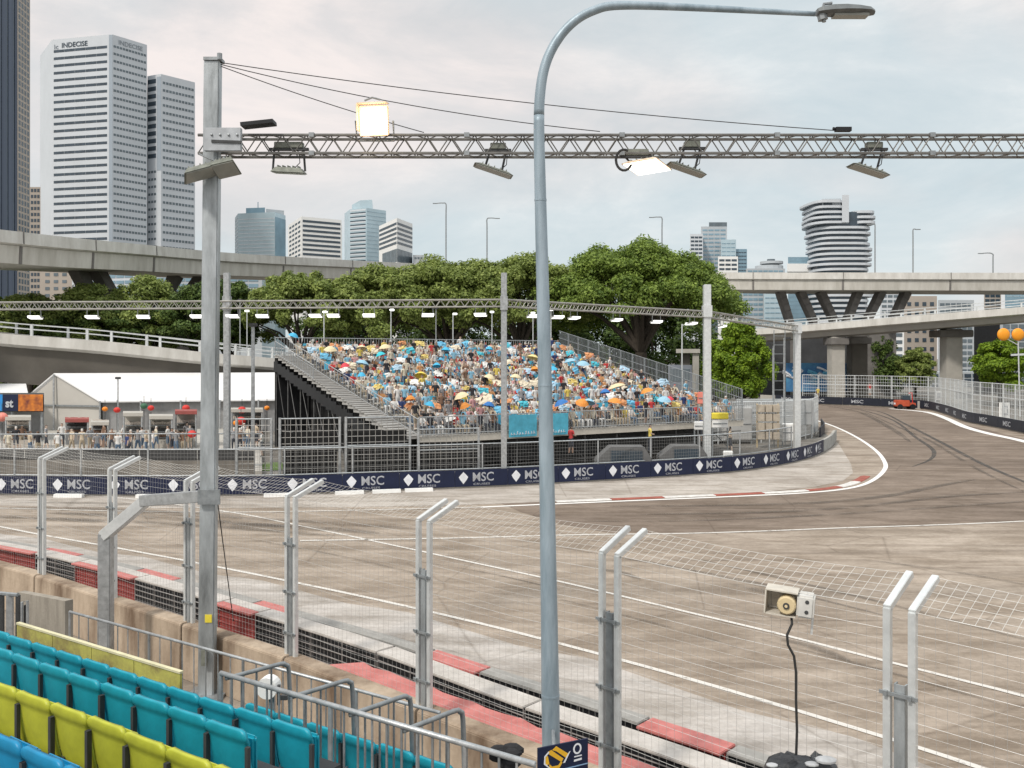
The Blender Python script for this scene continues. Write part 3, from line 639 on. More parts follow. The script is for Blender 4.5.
# stay cables
def cable(name, label, a, b, r=.012, sag=.15, group='stay cables'):
    a = Vector(a); b = Vector(b); m = MB()
    m.tube([a.lerp(b, i / 14) + Vector((0, 0, -sag * 4 * (i / 14) * (1 - i / 14))) for i in range(15)], r, 5)
    solo(name, label, 'cable', m, cable_m, a, group)
pt = top + Vector((.14, 0, -.02))
cable('stay_cable', 'longest thin stay cable from lighting pole top to the truss far right', pt, Q(835, 130.5, TD + .28), .009, .12)
cable('stay_cable', 'middle stay cable from lighting pole top to truss near the blue lamp post', pt + Vector((0, .02, -.03)), Q(600, 131.5, TD + .4), .009, .14)
cable('stay_cable', 'shortest steep stay cable passing behind the square lit floodlight', pt + Vector((0, .04, -.06)), Q(424, 132.5, TD + .5), .009, .05)
m = MB(); q = Q(843, 129.5, TD + .28); m.box(q, (.30, .12, .08)); m.tube([q + Vector((-.2, 0, .02)), q + Vector((-.05, 0, 0))], .03, 6)
solo('cable_anchor', 'small black cable anchor on top of the near truss at right', 'anchor', m, black, q)

# floodlights on truss 1
def floodlight(label, c, yaw, pitch, roll, size, is_lit, bracket_w, drop, cat='floodlight', arms=2, lean_=0.0):
    """rectangular head hung from the truss by a U bracket; c = head centre"""
    root = thing('floodlight', label, cat, tuple(c), 'floodlights on the near truss')
    c = Vector(c); M = (Matrix.Rotation(yaw, 3, 'Z') @ Matrix.Rotation(pitch, 3, 'X') @ Matrix.Rotation(roll, 3, 'Y'))
    w_, l_, h_ = size
    m = MB(); n0 = [(-w_ / 2, -l_ / 2, 0), (w_ / 2, -l_ / 2, 0), (w_ / 2, l_ / 2, 0), (-w_ / 2, l_ / 2, 0)]
    n1_ = [(x * .72, y * .72, h_) for x, y, _ in n0]
    m.add([M @ Vector(v) + c for v in n0 + n1_], [(0, 1, 2, 3), (4, 5, 6, 7), (0, 1, 5, 4), (1, 2, 6, 5), (2, 3, 7, 6), (3, 0, 4, 7)])
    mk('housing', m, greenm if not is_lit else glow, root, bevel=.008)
    m = MB()
    for i in range(5):
        x_ = -w_ * .3 + w_ * .6 * i / 4; m.add([M @ Vector(v) + c for v in [(x_ - .008, -l_ * .33, h_), (x_ + .008, -l_ * .33, h_), (x_ + .008, l_ * .33, h_), (x_ - .008, l_ * .33, h_), (x_ - .008, -l_ * .33, h_ + .035), (x_ + .008, -l_ * .33, h_ + .035), (x_ + .008, l_ * .33, h_ + .035), (x_ - .008, l_ * .33, h_ + .035)]], [(0, 1, 2, 3), (4, 5, 6, 7), (0, 1, 5, 4), (1, 2, 6, 5), (2, 3, 7, 6), (3, 0, 4, 7)])
    mk('cooling_fins', m, greenm, root)
    m = MB(); m.add([M @ Vector((x * .90, y * .90, z)) + c for x, y in ((-w_ / 2, -l_ / 2), (w_ / 2, -l_ / 2), (w_ / 2, l_ / 2), (-w_ / 2, l_ / 2)) for z in (-.014, -.002)], [(0, 2, 4, 6), (1, 3, 5, 7), (0, 1, 3, 2), (2, 3, 5, 4), (4, 5, 7, 6), (6, 7, 1, 0)])
    mk('lens', m, lit if is_lit else mat('lens_off', (.30, .31, .28), .2, 0, .1, 5), root)
    if drop:
        m = MB()
        for sg in ((-1, 1) if arms == 2 else (-1,)):
            e0 = M @ Vector((sg * bracket_w / 2, 0, h_ * .5)) + c; e1 = Vector((c.x + sg * bracket_w / 2 * .92 + lean_, c.y, c.z + drop))
            m.tube([e0, e0.lerp(e1, .5), e1], .022, 6)
        e0 = Vector((c.x - bracket_w / 2 * .92 + lean_ - .1, c.y, c.z + drop)); e1 = Vector((c.x + bracket_w / 2 * .92 + lean_ + .1, c.y, c.z + drop))
        m.bar(e0, e1, .08, .05); mk('bracket', m, darkm, root)
        m = MB(); m.box(Vector((c.x + lean_, c.y + .02, c.z + drop + .08)), (bracket_w * .9, .16, .12)); mk('ballast_box', m, greenm, root, bevel=.01)
        m = MB(); e0 = M @ Vector((w_ * .15, l_ * .1, h_)) + c; e1 = Vector((c.x + lean_ + .12, c.y, c.z + drop))
        m.tube([e0, e0.lerp(e1, .4) + Vector((.10, 0, -.04)), e0.lerp(e1, .8) + Vector((.08, 0, .02)), e1], .009, 5); mk('power_cable', m, cable_m, root)
    return root
D2 = TD + .25
# big lit square one above the truss facing the camera
c = Q(374, 120, TD - .05)
root = thing('floodlight', 'large square floodlight, lit, facing the camera above the near truss', 'floodlight', tuple(c), 'floodlights on the near truss')
m = MB(); M = Matrix.Rotation(R(-8), 3, 'Z') @ Matrix.Rotation(R(6), 3, 'X')
def tr_(v): return M @ Vector(v) + c
f0 = [(-.29, 0, -.31), (.29, 0, -.31), (.29, 0, .28), (-.29, 0, .28)]; f1 = [(-.24, .2, -.24), (.24, .2, -.24), (.24, .2, .24), (-.24, .2, .24)]
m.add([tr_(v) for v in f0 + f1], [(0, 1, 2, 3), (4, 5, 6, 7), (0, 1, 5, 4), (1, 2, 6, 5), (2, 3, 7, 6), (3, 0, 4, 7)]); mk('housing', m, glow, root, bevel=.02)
m = MB(); m.add([tr_(v) for v in [(-.27, -.02, -.29), (.27, -.02, -.29), (.27, -.02, .25), (-.27, -.02, .25), (-.27, -.005, -.29), (.27, -.005, -.29), (.27, -.005, .25), (-.27, -.005, .25)]], [(0, 1, 2, 3), (4, 5, 6, 7), (0, 1, 5, 4), (1, 2, 6, 5), (2, 3, 7, 6), (3, 0, 4, 7)]); mk('lens', m, lit, root)
m = MB()
for (xa_, za_, xb_, zb_) in ((-.275, -.295, .275, -.255), (-.275, .215, .275, .255), (-.275, -.255, -.235, .215), (.235, -.255, .275, .215)):
    m.add([tr_(v) for v in [(xa_, -.035, za_), (xb_, -.035, za_), (xb_, -.035, zb_), (xa_, -.035, zb_), (xa_, -.022, za_), (xb_, -.022, za_), (xb_, -.022, zb_), (xa_, -.022, zb_)]], [(0, 1, 2, 3), (4, 5, 6, 7), (0, 1, 5, 4), (1, 2, 6, 5), (2, 3, 7, 6), (3, 0, 4, 7)])
mk('glow_rim', m, mat('painted_warm_glow', (1.0, .70, .42), .4, 0, 0, 1, emit=.75), root)  # emissive frame imitates the warm halo around the lens
pl_ = bpy.data.lights.new('floodlight_glow', 'AREA'); pl_.energy = 6; pl_.size = .5; pl_.color = (1, .82, .6); po_ = bpy.data.objects.new('floodlight_glow', pl_); col.objects.link(po_); po_.location = c + Vector((0, -.3, -.05)); po_.rotation_euler = (R(75), 0, R(-8))
m = MB(); m.add([tr_(v) for v in [(-.30, -.12, .30), (.28, -.12, .30), (.28, .1, .30), (-.30, .1, .30), (-.30, -.12, .32), (.28, -.12, .32), (.28, .1, .32), (-.30, .1, .32)]], [(0, 1, 2, 3), (4, 5, 6, 7), (0, 1, 5, 4), (1, 2, 6, 5), (2, 3, 7, 6), (3, 0, 4, 7)])
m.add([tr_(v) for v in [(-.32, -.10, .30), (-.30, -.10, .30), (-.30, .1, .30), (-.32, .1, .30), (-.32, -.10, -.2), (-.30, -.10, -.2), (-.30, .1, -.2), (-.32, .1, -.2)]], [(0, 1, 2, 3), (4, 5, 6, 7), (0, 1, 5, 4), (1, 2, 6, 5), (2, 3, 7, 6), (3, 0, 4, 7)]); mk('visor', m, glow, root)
m = MB(); m.tube([c + Vector((-.36, .05, 0)), c + Vector((-.36, .2, -.35)), c + Vector((.36, .2, -.35)), c + Vector((.36, .05, 0))], .02, 6); mk('bracket', m, galvd, root)
m = MB(); m.tube([c + Vector((-.2, .1, .4)), c + Vector((-.05, .1, .46)), c + Vector((.1, .1, .42))], .02, 5); mk('carry_handle', m, galvd, root)
floodlight('unlit floodlight hanging flat in a wide bracket left of the big lit one', Q(289, 173, D2), R(4), R(8), R(2), (.64, .50, .10), False, .62, .46, arms=2)
floodlight('unlit floodlight tilted right on two struts left of the blue lamp post', Q(493, 171, D2), R(10), R(-4), R(17), (.80, .30, .05), False, .34, .40, lean_=.10)
floodlight('lit floodlight hanging flat below the near truss right of the blue lamp post', Q(647, 167, D2 - .1), R(-30), R(-5), R(-3), (.74, .86, .07), True, .5, .20, lean_=-.2)
floodlight('unlit floodlight tilted right, immediately beside the flat lit one', Q(686, 170, D2 + .1), R(10), R(-4), R(17), (.80, .30, .05), False, .34, .42, lean_=.12)
floodlight('unlit floodlight tilted right on two struts at the right end of the truss', Q(868, 171, D2), R(10), R(-4), R(15), (.82, .30, .05), False, .34, .42, lean_=.12)
m = MB(); c0 = Q(624, 160, TD - .05); m.tube([c0 + Vector((.22 * math.cos(t_) * .7, 0, .2 * math.sin(t_))) for t_ in [R(60) + R(280) * i / 14 for i in range(15)]], .025, 6)
solo('cable_loop', 'dark coiled cable loop hanging left of the flat lit floodlight', 'cable', m, cable_m, c0)
floodlight('olive floodlight angled up to the left on the lighting pole', Q(203, 174, TD - .35), R(20), R(-20), R(-22), (.72, .42, .12), False, .3, .0)
floodlight('olive floodlight angled down to the right on the lighting pole', Q(226, 170, TD - .30), R(-10), R(-28), R(-14), (.46, .42, .16), False, .3, .0)
m = MB(); m.tube([Q(224, 157, TD - .3), Q(226, 166, TD - .3)], .03, 6); m.tube([Q(199, 154, TD - .3), Q(222, 164, TD - .3)], .018, 6)
solo('lamp_hanger', 'short steel hanger holding two floodlights at the lighting pole', 'bracket', m, galvd, Q(224, 157, TD - .3))

# ------------------------------------------------------------------ truss 2 + poles behind the banner
def pole(label, px, d, z1, w_, zs_=9.3, name='truss_pole', mm=galv, cap=True, px2=None):
    root = thing(name, label, 'pole', tuple(P(px, d, 0)), 'truss poles behind the banner wall'); m = MB()
    m.bar(P(px, d, 0), P(px2 or px, d, z1), w_, w_, up=Vector((0, 1, 0))); mk('shaft', m, mm, root, bevel=.02)
    m = MB(); m.box(P(px, d, .05), (w_ * 2, w_ * 2, .1)); mk('base_plate', m, galvd, root)
    m = MB(); m.box(P(px, d - .05, zs_), (w_ * 1.25, w_ * 1.25, .7)); mk('sleeve_block', m, mm, root)
    return root
pole('far truss pole rising between lighting pole and stand end', 227, 46, 10.85, .30, mm=galv)
pole('far truss pole in front of the crowd, left of the blue lamp post', 504, 46, 10.85, .30)
pole('far truss pole right of the grandstand beside the bright green tree', 707, 54, 10.9, .42, mm=alu)
pole('stubby far truss pole under the ramp at the truss end', 797, 62, 8.75, .42, 8.55, mm=alu)
t2 = [(Vector((-24.5 - 6, 45.5, 8.92))), P(504, 46.3, 9.14), P(707, 54.3, 8.95), P(797, 62, 8.35)]
for i, (lab) in enumerate(('long far truss from the left edge to the pole before the crowd', 'middle far truss between the crowd pole and bright green tree', 'short far truss at right ending under the ramp')):
    root = thing('lighting_truss', lab, 'truss', tuple(t2[i]), 'lattice lighting trusses over the circuit')
    boxtruss(root, t2[i], t2[i + 1], .38, .36, .036, .018, .5, mat_=mat('far_truss_aluminium', (.42, .41, .38), .5, .4, .2, 3))
lamps2 = [(36, 'leftmost of the row'), (92, 'second from the left of the row'), (144, 'third from the left of the row'), (196, 'just left of the tall lighting pole'), (234, 'just right of the tall lighting pole'), (263, 'above the left end of the stand fence'), (317, 'above the left stairs of the grandstand'), (333, 'right beside the one over the left stairs'), (370, 'above the upper left crowd'), (428, 'above the middle left crowd'), (480, 'left of the pole before the crowd'), (533, 'hidden half by the blue lamp post'), (558, 'just right of the blue lamp post'), (574, 'second right of the blue lamp post'), (617, 'under the rain tree crown'), (656, 'under the right side of the rain tree'), (692, 'left of the pole by the green tree'), (722, 'right of the pole by the green tree')]
for px, lab in lamps2:
    seg = 0 if px < 504 else (1 if px < 707 else 2)
    a, b = t2[seg], t2[seg + 1]
    f = min([(abs(512 + F * a.lerp(b, i / 200).x / a.lerp(b, i / 200).y - px), i / 200) for i in range(201)])[1]
    q = a.lerp(b, f) + Vector((0, 0, -.40)); an = math.atan2(b.y - a.y, b.x - a.x) + R(random.uniform(-14, 14))
    root = thing('truss_lamp', 'lit flat lamp under the far truss, ' + lab, 'lamp', tuple(q), 'flat lamps under the far truss')
    Mz = Matrix.Rotation(an, 3, 'Z'); m = MB(); M = Mz @ Matrix.Rotation(R(-12), 3, 'X')
    m.box(q, (.66, .40, .08), mtx=M); mk('housing', m, mat('pale_housing', (.6, .6, .58), .5, 0, .1, 3), root, bevel=.02)
    m = MB(); m.box(q + M @ Vector((0, -.02, -.055)), (.60, .34, .03), mtx=M); mk('lens', m, lit2, root)
    m = MB(); m.box(q + M @ Vector((0, -.21, 0)), (.60, .02, .05), mtx=M); mk('front_lens', m, lit2, root)
    for sg in (-1, 1): m = MB(); m.bar(q + M @ Vector((.28 * sg, 0, .04)), q + Mz @ Vector((.26 * sg, 0, .44)), .03, .03); mk('bracket', m, galvd, root)

# ------------------------------------------------------------------ blue lamp post
LD = 10.5
root = thing('lamp_post', 'tall tapered blue grey lamp post with a long curved arm over the track', 'street lamp', tuple(P(552, LD, 0)))
pts = [Q(552.5, 900, LD), Q(551, 740, LD), Q(546, 430, LD), Q(540.5, 200, LD), Q(539, 130, LD), Q(540, 95, LD), Q(545, 66, LD), Q(556, 42, LD), Q(573, 22.5, LD), Q(594, 10.5, LD), Q(620, 5.5, LD), Q(690, 7.5, LD), Q(815, 14, LD)]
pts = [P(553, LD, 0)] + pts[1:]
sp = smoothpath(pts, 6); rr = []
for p in sp:
    z = p.z; px_ = 512 + F * p.x / p.y
    rr.append(.105 if z < 2.7 else max(.058, .103 - (z - 2.7) * .0062) if px_ < 560 else max(.028, .056 - (px_ - 560) * .00011))
split = [i for i, p in enumerate(sp) if p.z > H + (HY - 120) * LD / F][0]
m = MB(); m.tube(sp[:split + 1], rr[:split + 1], 14); mk('shaft', m, lamp_m, root, smooth=True)
m = MB(); m.tube(sp[split:], rr[split:], 12); mk('curved_arm', m, lamp_m, root, smooth=True)
for y_ in (205, 388, 700):
    q = Q({205: 541, 388: 545.5, 700: 550.5}[y_], y_, LD); i_ = min(range(len(sp)), key=lambda i: (sp[i] - q).length)
    m = MB(); m.tube([sp[i_] + Vector((0, 0, -.012)), sp[i_] + Vector((0, 0, .012))], rr[i_] + .004, 14); mk('joint_ring', m, lamp_m, root)
head = MB(); hc = Q(845, 12, LD)
prof = [(-.33, .045), (-.27, .07), (-.15, .085), (.0, .085), (.15, .07), (.28, .05), (.34, .02)]
vs = []; fs = []
for i, (x_, h_) in enumerate(prof):
    wv = [.07, .10, .13, .14, .13, .10, .04][i]; zc = .015 * x_
    vs += [hc + Vector((x_, -wv, zc - .01)), hc + Vector((x_, -wv * .6, zc + h_ * .75)), hc + Vector((x_, wv * .6, zc + h_ * .75)), hc + Vector((x_, wv, zc - .01)), hc + Vector((x_, wv * .5, zc - .035)), hc + Vector((x_, -wv * .5, zc - .035))]
for i in range(6):
    for j in range(6): fs.append((i * 6 + j, i * 6 + (j + 1) % 6, (i + 1) * 6 + (j + 1) % 6, (i + 1) * 6 + j))
fs += [(0, 1, 2, 3, 4, 5), (36, 37, 38, 39, 40, 41)]; head.add(vs, fs)
lh = mk('lamp_head', head, mat('lamp_head_grey', (.14, .15, .15), .45, .3, .2, 8), root, smooth=False)
m = MB(); m.box(hc + Vector((.06, 0, -.045)), (.40, .13, .03)); mk('lens', m, mat('lens_off', (.30, .31, .28), .2), lh)
m = MB(); m.tube([Q(823, 20, LD), Q(821, 10, LD)], .06, 8); m.tube([Q(822, 10, LD), Q(824, 4, LD), Q(832, 3, LD)], .018, 6); m.tube([Q(824, 14, LD), Q(824, 22, LD)], .025, 6)
mk('mount_collar', m, galvd, lh)

# sign at the foot of the lamp post
A, Bp = Q(538, 748.5, 9.55), Q(588, 736.5, 9.80)
root = thing('direction_sign', 'navy sign with yellow striped emblem and white characters on the lamp post', 'sign', tuple(A))
dd = (Bp - A); dd.z = 0; Ws = dd.length; dd.normalize(); nn = Vector((dd.y, -dd.x, 0)); zt = A.z
def sp_(u, v, o=0): return Vector((A.x, A.y, zt)) + dd * u + Vector((0, 0, -v)) + nn * o
def quad(m, pts, o0, o1):
    n = len(pts); m.add([sp_(u, v, o0) for u, v in pts] + [sp_(u, v, o1) for u, v in pts], [tuple(range(n)), tuple(range(2 * n - 1, n - 1, -1))] + [(i, (i + 1) % n, (i + 1) % n + n, i + n) for i in range(n)])
m = MB(); quad(m, [(0, 0), (Ws, 0), (Ws, .62), (0, .62)], -.02, 0); mk('panel', m, navy, root)
pan = root.children[0]
S_ = Ws / 50.0
def pp(x_, y_):   # photo pixel on the sign -> local (u,v)
    u = (x_ - 538) * S_; yt = 748.5 + (736.5 - 748.5) * (x_ - 538) / 50; return (u, (y_ - yt) * 9.65 / F)
em = [[(552, 749.5), (556, 745.5), (568, 752.5), (566, 757), (556, 750.5)], [(548, 751.5), (551, 749.5), (563, 757.5), (561, 761), (548, 753.5)], [(544.5, 756), (547.5, 755.5), (549, 763), (547, 765), (544, 762)], [(549, 763.5), (552, 766), (558, 764.5), (560.5, 760.5), (562, 761.5), (559, 767), (549, 768)]]
for i, pl in enumerate(em):
    m = MB(); quad(m, [pp(*p) for p in pl], .001, .004); mk('emblem_stripe', m, yell, pan)
for pl in ([(568.5, 750.5), (570, 749.5), (564.5, 761.5), (562.5, 762)], [(544, 756), (548, 751), (549, 752), (545, 757), (545, 763), (550, 767.5), (549, 768), (543.5, 764)]):
    m = MB(); quad(m, [pp(*p) for p in pl], .0045, .006); mk('emblem_outline', m, letter, pan)
m = MB(); ring = []; nseg = 20; cu, cv_ = pp(577, 747)
vo = [(cu + .052 * math.cos(2 * math.pi * i / nseg), cv_ + .060 * math.sin(2 * math.pi * i / nseg)) for i in range(nseg)]; vi = [(cu + .032 * math.cos(2 * math.pi * i / nseg), cv_ + .040 * math.sin(2 * math.pi * i / nseg)) for i in range(nseg)]
m.add([sp_(u, v, .003) for u, v in vo + vi], [(i, (i + 1) % nseg, (i + 1) % nseg + nseg, i + nseg) for i in range(nseg)]); mk('lettering', m, letter, pan)
m = MB(); quad(m, [pp(573.5, 760.5), pp(573.8, 758.5), pp(581.5, 756), pp(581.5, 758)], .001, .004); quad(m, [pp(574, 756), pp(574, 755), pp(581.5, 752.8), pp(581.5, 754)], .001, .004); mk('lettering', m, letter, pan)
m = MB(); quad(m, [pp(562, 769), pp(562, 768), pp(587.5, 761), pp(587.5, 762)], .001, .004); mk('rule_line', m, mat('sign_blue_line', (.25, .4, .6), .5), pan)
m = MB(); m.tube([P(553, 10.38, 2.2), sp_(Ws / 2 - .1, .12, -.02)], .02, 6); mk('bracket', m, galvd, root)

# ------------------------------------------------------------------ bent square frame left of the lighting pole
FD = 18.3
root = thing('tube_gantry', 'bent frame of square steel tube joined to the tall lighting pole', 'frame', tuple(P(106, FD, 0)))
a = P(106, FD, 0); b = Q(106, 533, FD); c_ = Q(146, 500.5, FD - .2); d_ = Q(206, 496, TD + .05)
m = MB(); m.bar(a, b, .25, .22, up=Vector((0, 1, 0))); mk('upright', m, galv, root, bevel=.012)
m = MB(); m.bar(b + Vector((-.04, 0, -.06)), c_, .22, .22); mk('sloping_tube', m, alu, root, bevel=.012)
m = MB(); m.bar(c_ + Vector((-.06, 0, 0)), d_, .22, .22); mk('cross_tube', m, galv, root, bevel=.012)
m = MB(); q = Q(209, 497, TD - .18); m.box(q, (.42, .05, .28)); mk('clamp_plate', m, galvd, root)
cable('guy_wire', 'thin dark guy wire slanting from the lighting pole to the barrier', Q(218, 505, TD - .1), W.at(W.find(233, .9), .9, .95), .011, .02, 'guy wires')

# ------------------------------------------------------------------ speaker box on the fence, cable, wrapped cabinet
q = Vector((3.05, 9.86, 0)); q.z = H + (HY - 602) * 9.86 / F
root = thing('horn_speaker', 'weathered cream speaker box with round horn fixed to the fence mesh', 'loudspeaker', tuple(q))
M = Matrix.Rotation(R(-22), 3, 'Z') @ Matrix.Rotation(R(4), 3, 'Y')
def lb(m, c, s, mi=0): m.box(q + M @ Vector(c), s, mtx=M, mi=mi)
shell = mat('speaker_shell', (.56, .52, .45), .6, 0, .15, 8)
m = MB(); lb(m, (-.09, .0, .13), (.34, .26, .015)); lb(m, (-.255, 0, 0), (.015, .26, .26)); lb(m, (-.09, 0, -.13), (.32, .24, .015)); lb(m, (-.09, .12, 0), (.32, .015, .25)); mk('hood', m, shell, root)
m = MB(); lb(m, (.165, -.01, .0), (.18, .24, .24)); mk('side_case', m, mat('speaker_case_grey', (.58, .57, .54), .6, 0, .12, 8), root, bevel=.02)
for dx, dz in ((.18, .06), (.18, -.05)):
    m = MB(); m.tube([q + M @ Vector((dx, -.135, dz)), q + M @ Vector((dx, -.12, dz))], .022, 8); mk('knob', m, darkm, root)
m = MB(); pts_ = [(-.05, -.12), (-.05, -.06), (-.05, .1)]
m.tube([q + M @ Vector((-.03, y_, -.01)) for y_ in (-.15, -.13, -.05, .10)], [.085, .10, .10, .08], 18); mk('horn', m, cream, root)
m = MB(); m.tube([q + M @ Vector((-.03, y_, -.01)) for y_ in (-.165, -.152)], .035, 12); mk('horn_core', m, darkm, root)
m = MB(); m.tube([q + M @ Vector((-.03, y_, -.01)) for y_ in (-.172, -.166)], .016, 10); mk('centre_cap', m, cream, root)
m = MB(); m.bar(q + M @ Vector((.24, .02, 0)), q + M @ Vector((.24, .02, -.32)), .02, .02); mk('mount_rod', m, alu, root)
m = MB(); cp = [(793, 615), (792, 624), (787, 635), (788, 645), (794, 656), (796, 672), (796, 700), (797, 730), (796, 760), (797, 800)]
m.tube([q + M @ Vector((.02, -.02, -.13))] + [Q(x_, y_, 9.75) for x_, y_ in cp[1:]], .014, 8)
solo('speaker_cable', 'black cable hanging from the speaker box down to the black wrapped cabinet', 'cable', m, cable_m, q)
# cabinet wrapped in black plastic
c = P(803, 9.65, 0); m = MB(); bm_ = []
nx, nz = 14, 10
rnd = random.Random(5)
ring = []
for j in range(9):
    z = [0, .3, .8, 1.3, 1.7, 2.0, 2.13, 2.19, 2.20][j]; rad = [1, .98, 1.02, .97, 1.0, .98, .88, .6, .25][j]; row = []
    for i in range(24):
        a_ = 2 * math.pi * i / 24; sx_ = .40 * math.copysign(abs(math.cos(a_)) ** .5, math.cos(a_)); sy_ = .26 * math.copysign(abs(math.sin(a_)) ** .5, math.sin(a_)); k_ = 1 + rnd.uniform(-.07, .07)
        row.append(c + Vector((sx_ * rad * k_, sy_ * rad * k_, z + rnd.uniform(-.03, .035) * (j > 4))))
    ring.append(row)
m.add([v for r_ in ring for v in r_], [(j * 24 + i, j * 24 + (i + 1) % 24, (j + 1) * 24 + (i + 1) % 24, (j + 1) * 24 + i) for j in range(8) for i in range(24)] + [tuple(192 + i for i in range(24))])
wr = thing('wrapped_cabinet', 'cabinet wrapped in crumpled black plastic at the fence foot', 'cabinet', tuple(c)); mk('plastic_wrap', m, mat('crumpled_plastic', (.022, .024, .028), .28, 0, .4, 14, .6, spec=.7), wr)
m = MB(); m.tube([c + Vector((.40 * 1.03 * math.cos(t), .27 * 1.05 * math.sin(t), 1.9 + .03 * math.sin(3 * t))) for t in [2 * math.pi * i / 20 for i in range(21)]], .012, 5); mk('tie_strap', m, cable_m, wr)
for (x_, y_, s_) in ((826, 760, .09), (812, 764, .06), (772, 765, .05)): m = MB(); m.sphere(Q(x_, y_, 9.45), s_, n=9, m=5, sc=(1.3, 1, .35)); mk('grey_fold', m, mat('grey_plastic_fold', (.42, .43, .44), .5, 0, .2, 6), wr)
# ------------------------------------------------------------------ near grandstand: seats, deck, railings
RD = Vector((-.836, .548, 0)).normalized(); ND = Vector((RD.y * 1, -RD.x, 0)); ND = Vector((.548, .836, 0)).normalized()
RA = math.atan2(-RD.y, -RD.x)      # local +x runs to the right along the row
def rp(c, t, z=0): v = ND * c + RD * t; return Vector((v.x, v.y, z))
def seat_proto(mm, cat_label):
    root = thing('stadium_seat', cat_label, 'seat', (0, 0, 0))
    # local: x along row, y towards the track (ND), z up ; backrest plane near y=0, top at z=.85
    def surf(rows, th, mi=0):
        m = MB(); k = len(rows); n = 13; vs = []
        for side in (0, 1):
            for (wt, y, z, crv) in rows:
                for j in range(n):
                    u = -1 + 2 * j / (n - 1); e = abs(u) ** 3
                    vs.append(Vector((u * wt / 2, y + crv * (u * u) + side * th, z)))
        A = lambda s, i, j: s * k * n + i * n + j
        for s in (0, 1):
            for i in range(k - 1):
                for j in range(n - 1): m_ = (A(s, i, j), A(s, i, j + 1), A(s, i + 1, j + 1), A(s, i + 1, j)); fs_.append(m_)
        for i in range(k - 1): fs_.append((A(0, i, 0), A(1, i, 0), A(1, i + 1, 0), A(0, i + 1, 0))); fs_.append((A(0, i, n - 1), A(1, i, n - 1), A(1, i + 1, n - 1), A(0, i + 1, n - 1)))
        for j in range(n - 1): fs_.append((A(0, 0, j), A(1, 0, j), A(1, 0, j + 1), A(0, 0, j + 1))); fs_.append((A(0, k - 1, j), A(1, k - 1, j), A(1, k - 1, j + 1), A(0, k - 1, j + 1)))
        m.add(vs, fs_); return m
    fs_ = []
    m = surf([(.405, .10, .36, .02), (.425, .085, .40, .02), (.43, .06, .50, .02), (.43, .04, .62, .02), (.435, .030, .72, .018), (.462, .026, .75, .016), (.474, .010, .772, .014), (.474, .004, .80, .012), (.456, .002, .826, .012), (.42, .004, .845, .012), (.35, .006, .857, .012)], .03)
    mk('backrest', m, mm, root, smooth=True)
    fs_ = []
    m = MB(); m.box((0, .035, .395), (.40, .03, .02)); mk('lower_lip', m, mm, root, bevel=.006)
    fs_ = []
    m = MB(); m.box((0, .17, .58), (.38, .05, .36)); mk('seat_pan', m, mm, root, bevel=.02)
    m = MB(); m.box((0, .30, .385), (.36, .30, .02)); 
    for sg in (-1, 1): m.bar((.17 * sg, .12, .0), (.17 * sg, .12, .45), .03, .04); m.bar((.2425 * sg, .035, .05), (.2425 * sg, .035, .735), .034, .03); m.bar((.17 * sg, .08, .40), (.17 * sg, .22, .40), .03, .03)  # outermost dark bars are painted shade filling the gaps between seats
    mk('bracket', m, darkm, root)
    return root
protos = {'teal': seat_proto(teal, 'x'), 'lime': seat_proto(lime, 'x'), 'blue': seat_proto(blue, 'x')}
used_p = set()
rows = [('teal', 5.43, 2.48, 5.62, 18.0, 'front teal row'), ('teal', 4.65, 2.77, 5.50, 16.0, 'second row, teal'), ('lime', 3.88, 2.96, 4.45, 13.0, 'yellow green row'), ('blue', 3.08, 3.16, 4.85, 11.0, 'nearest blue row'), ('teal', 6.75, 1.80, 5.1, 7.9, 'low teal row')]
ordn = ['first', 'second', 'third', 'fourth', 'fifth', 'sixth', 'seventh', 'eighth', 'ninth', 'tenth', 'eleventh', 'twelfth', 'thirteenth', 'fourteenth', 'fifteenth', 'sixteenth', 'seventeenth', 'eighteenth', 'nineteenth', 'twentieth', 'twenty-first', 'twenty-second', 'twenty-third', 'twenty-fourth', 'twenty-fifth']
for colr, c, fl, t0_, t1_, rl in rows:
    t = t0_; i = 0
    while t < t1_:
        p = rp(c, t + .24, fl)
        px = 512 + F * p.x / max(p.y, .1)
        if p.y > .8 and px > -60 and HY + (H - fl - .86) * F / p.y < 800:
            if rl == 'low teal row': lab = 'teal plastic seat in the low row seen through the railing, %s from its right end' % ordn[i]
            else: lab = '%s plastic seat, %s from the right end of the %s' % ({'teal': 'teal', 'lime': 'yellow green', 'blue': 'bright blue'}[colr], ordn[min(i, 24)], rl)
            g = 'plastic seats of the near stand'; jit = random.uniform(-.012, .012)
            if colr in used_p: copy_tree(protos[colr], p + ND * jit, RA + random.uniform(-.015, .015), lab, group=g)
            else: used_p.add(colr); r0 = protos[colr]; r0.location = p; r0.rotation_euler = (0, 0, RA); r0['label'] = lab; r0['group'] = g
        t += .485; i += 1
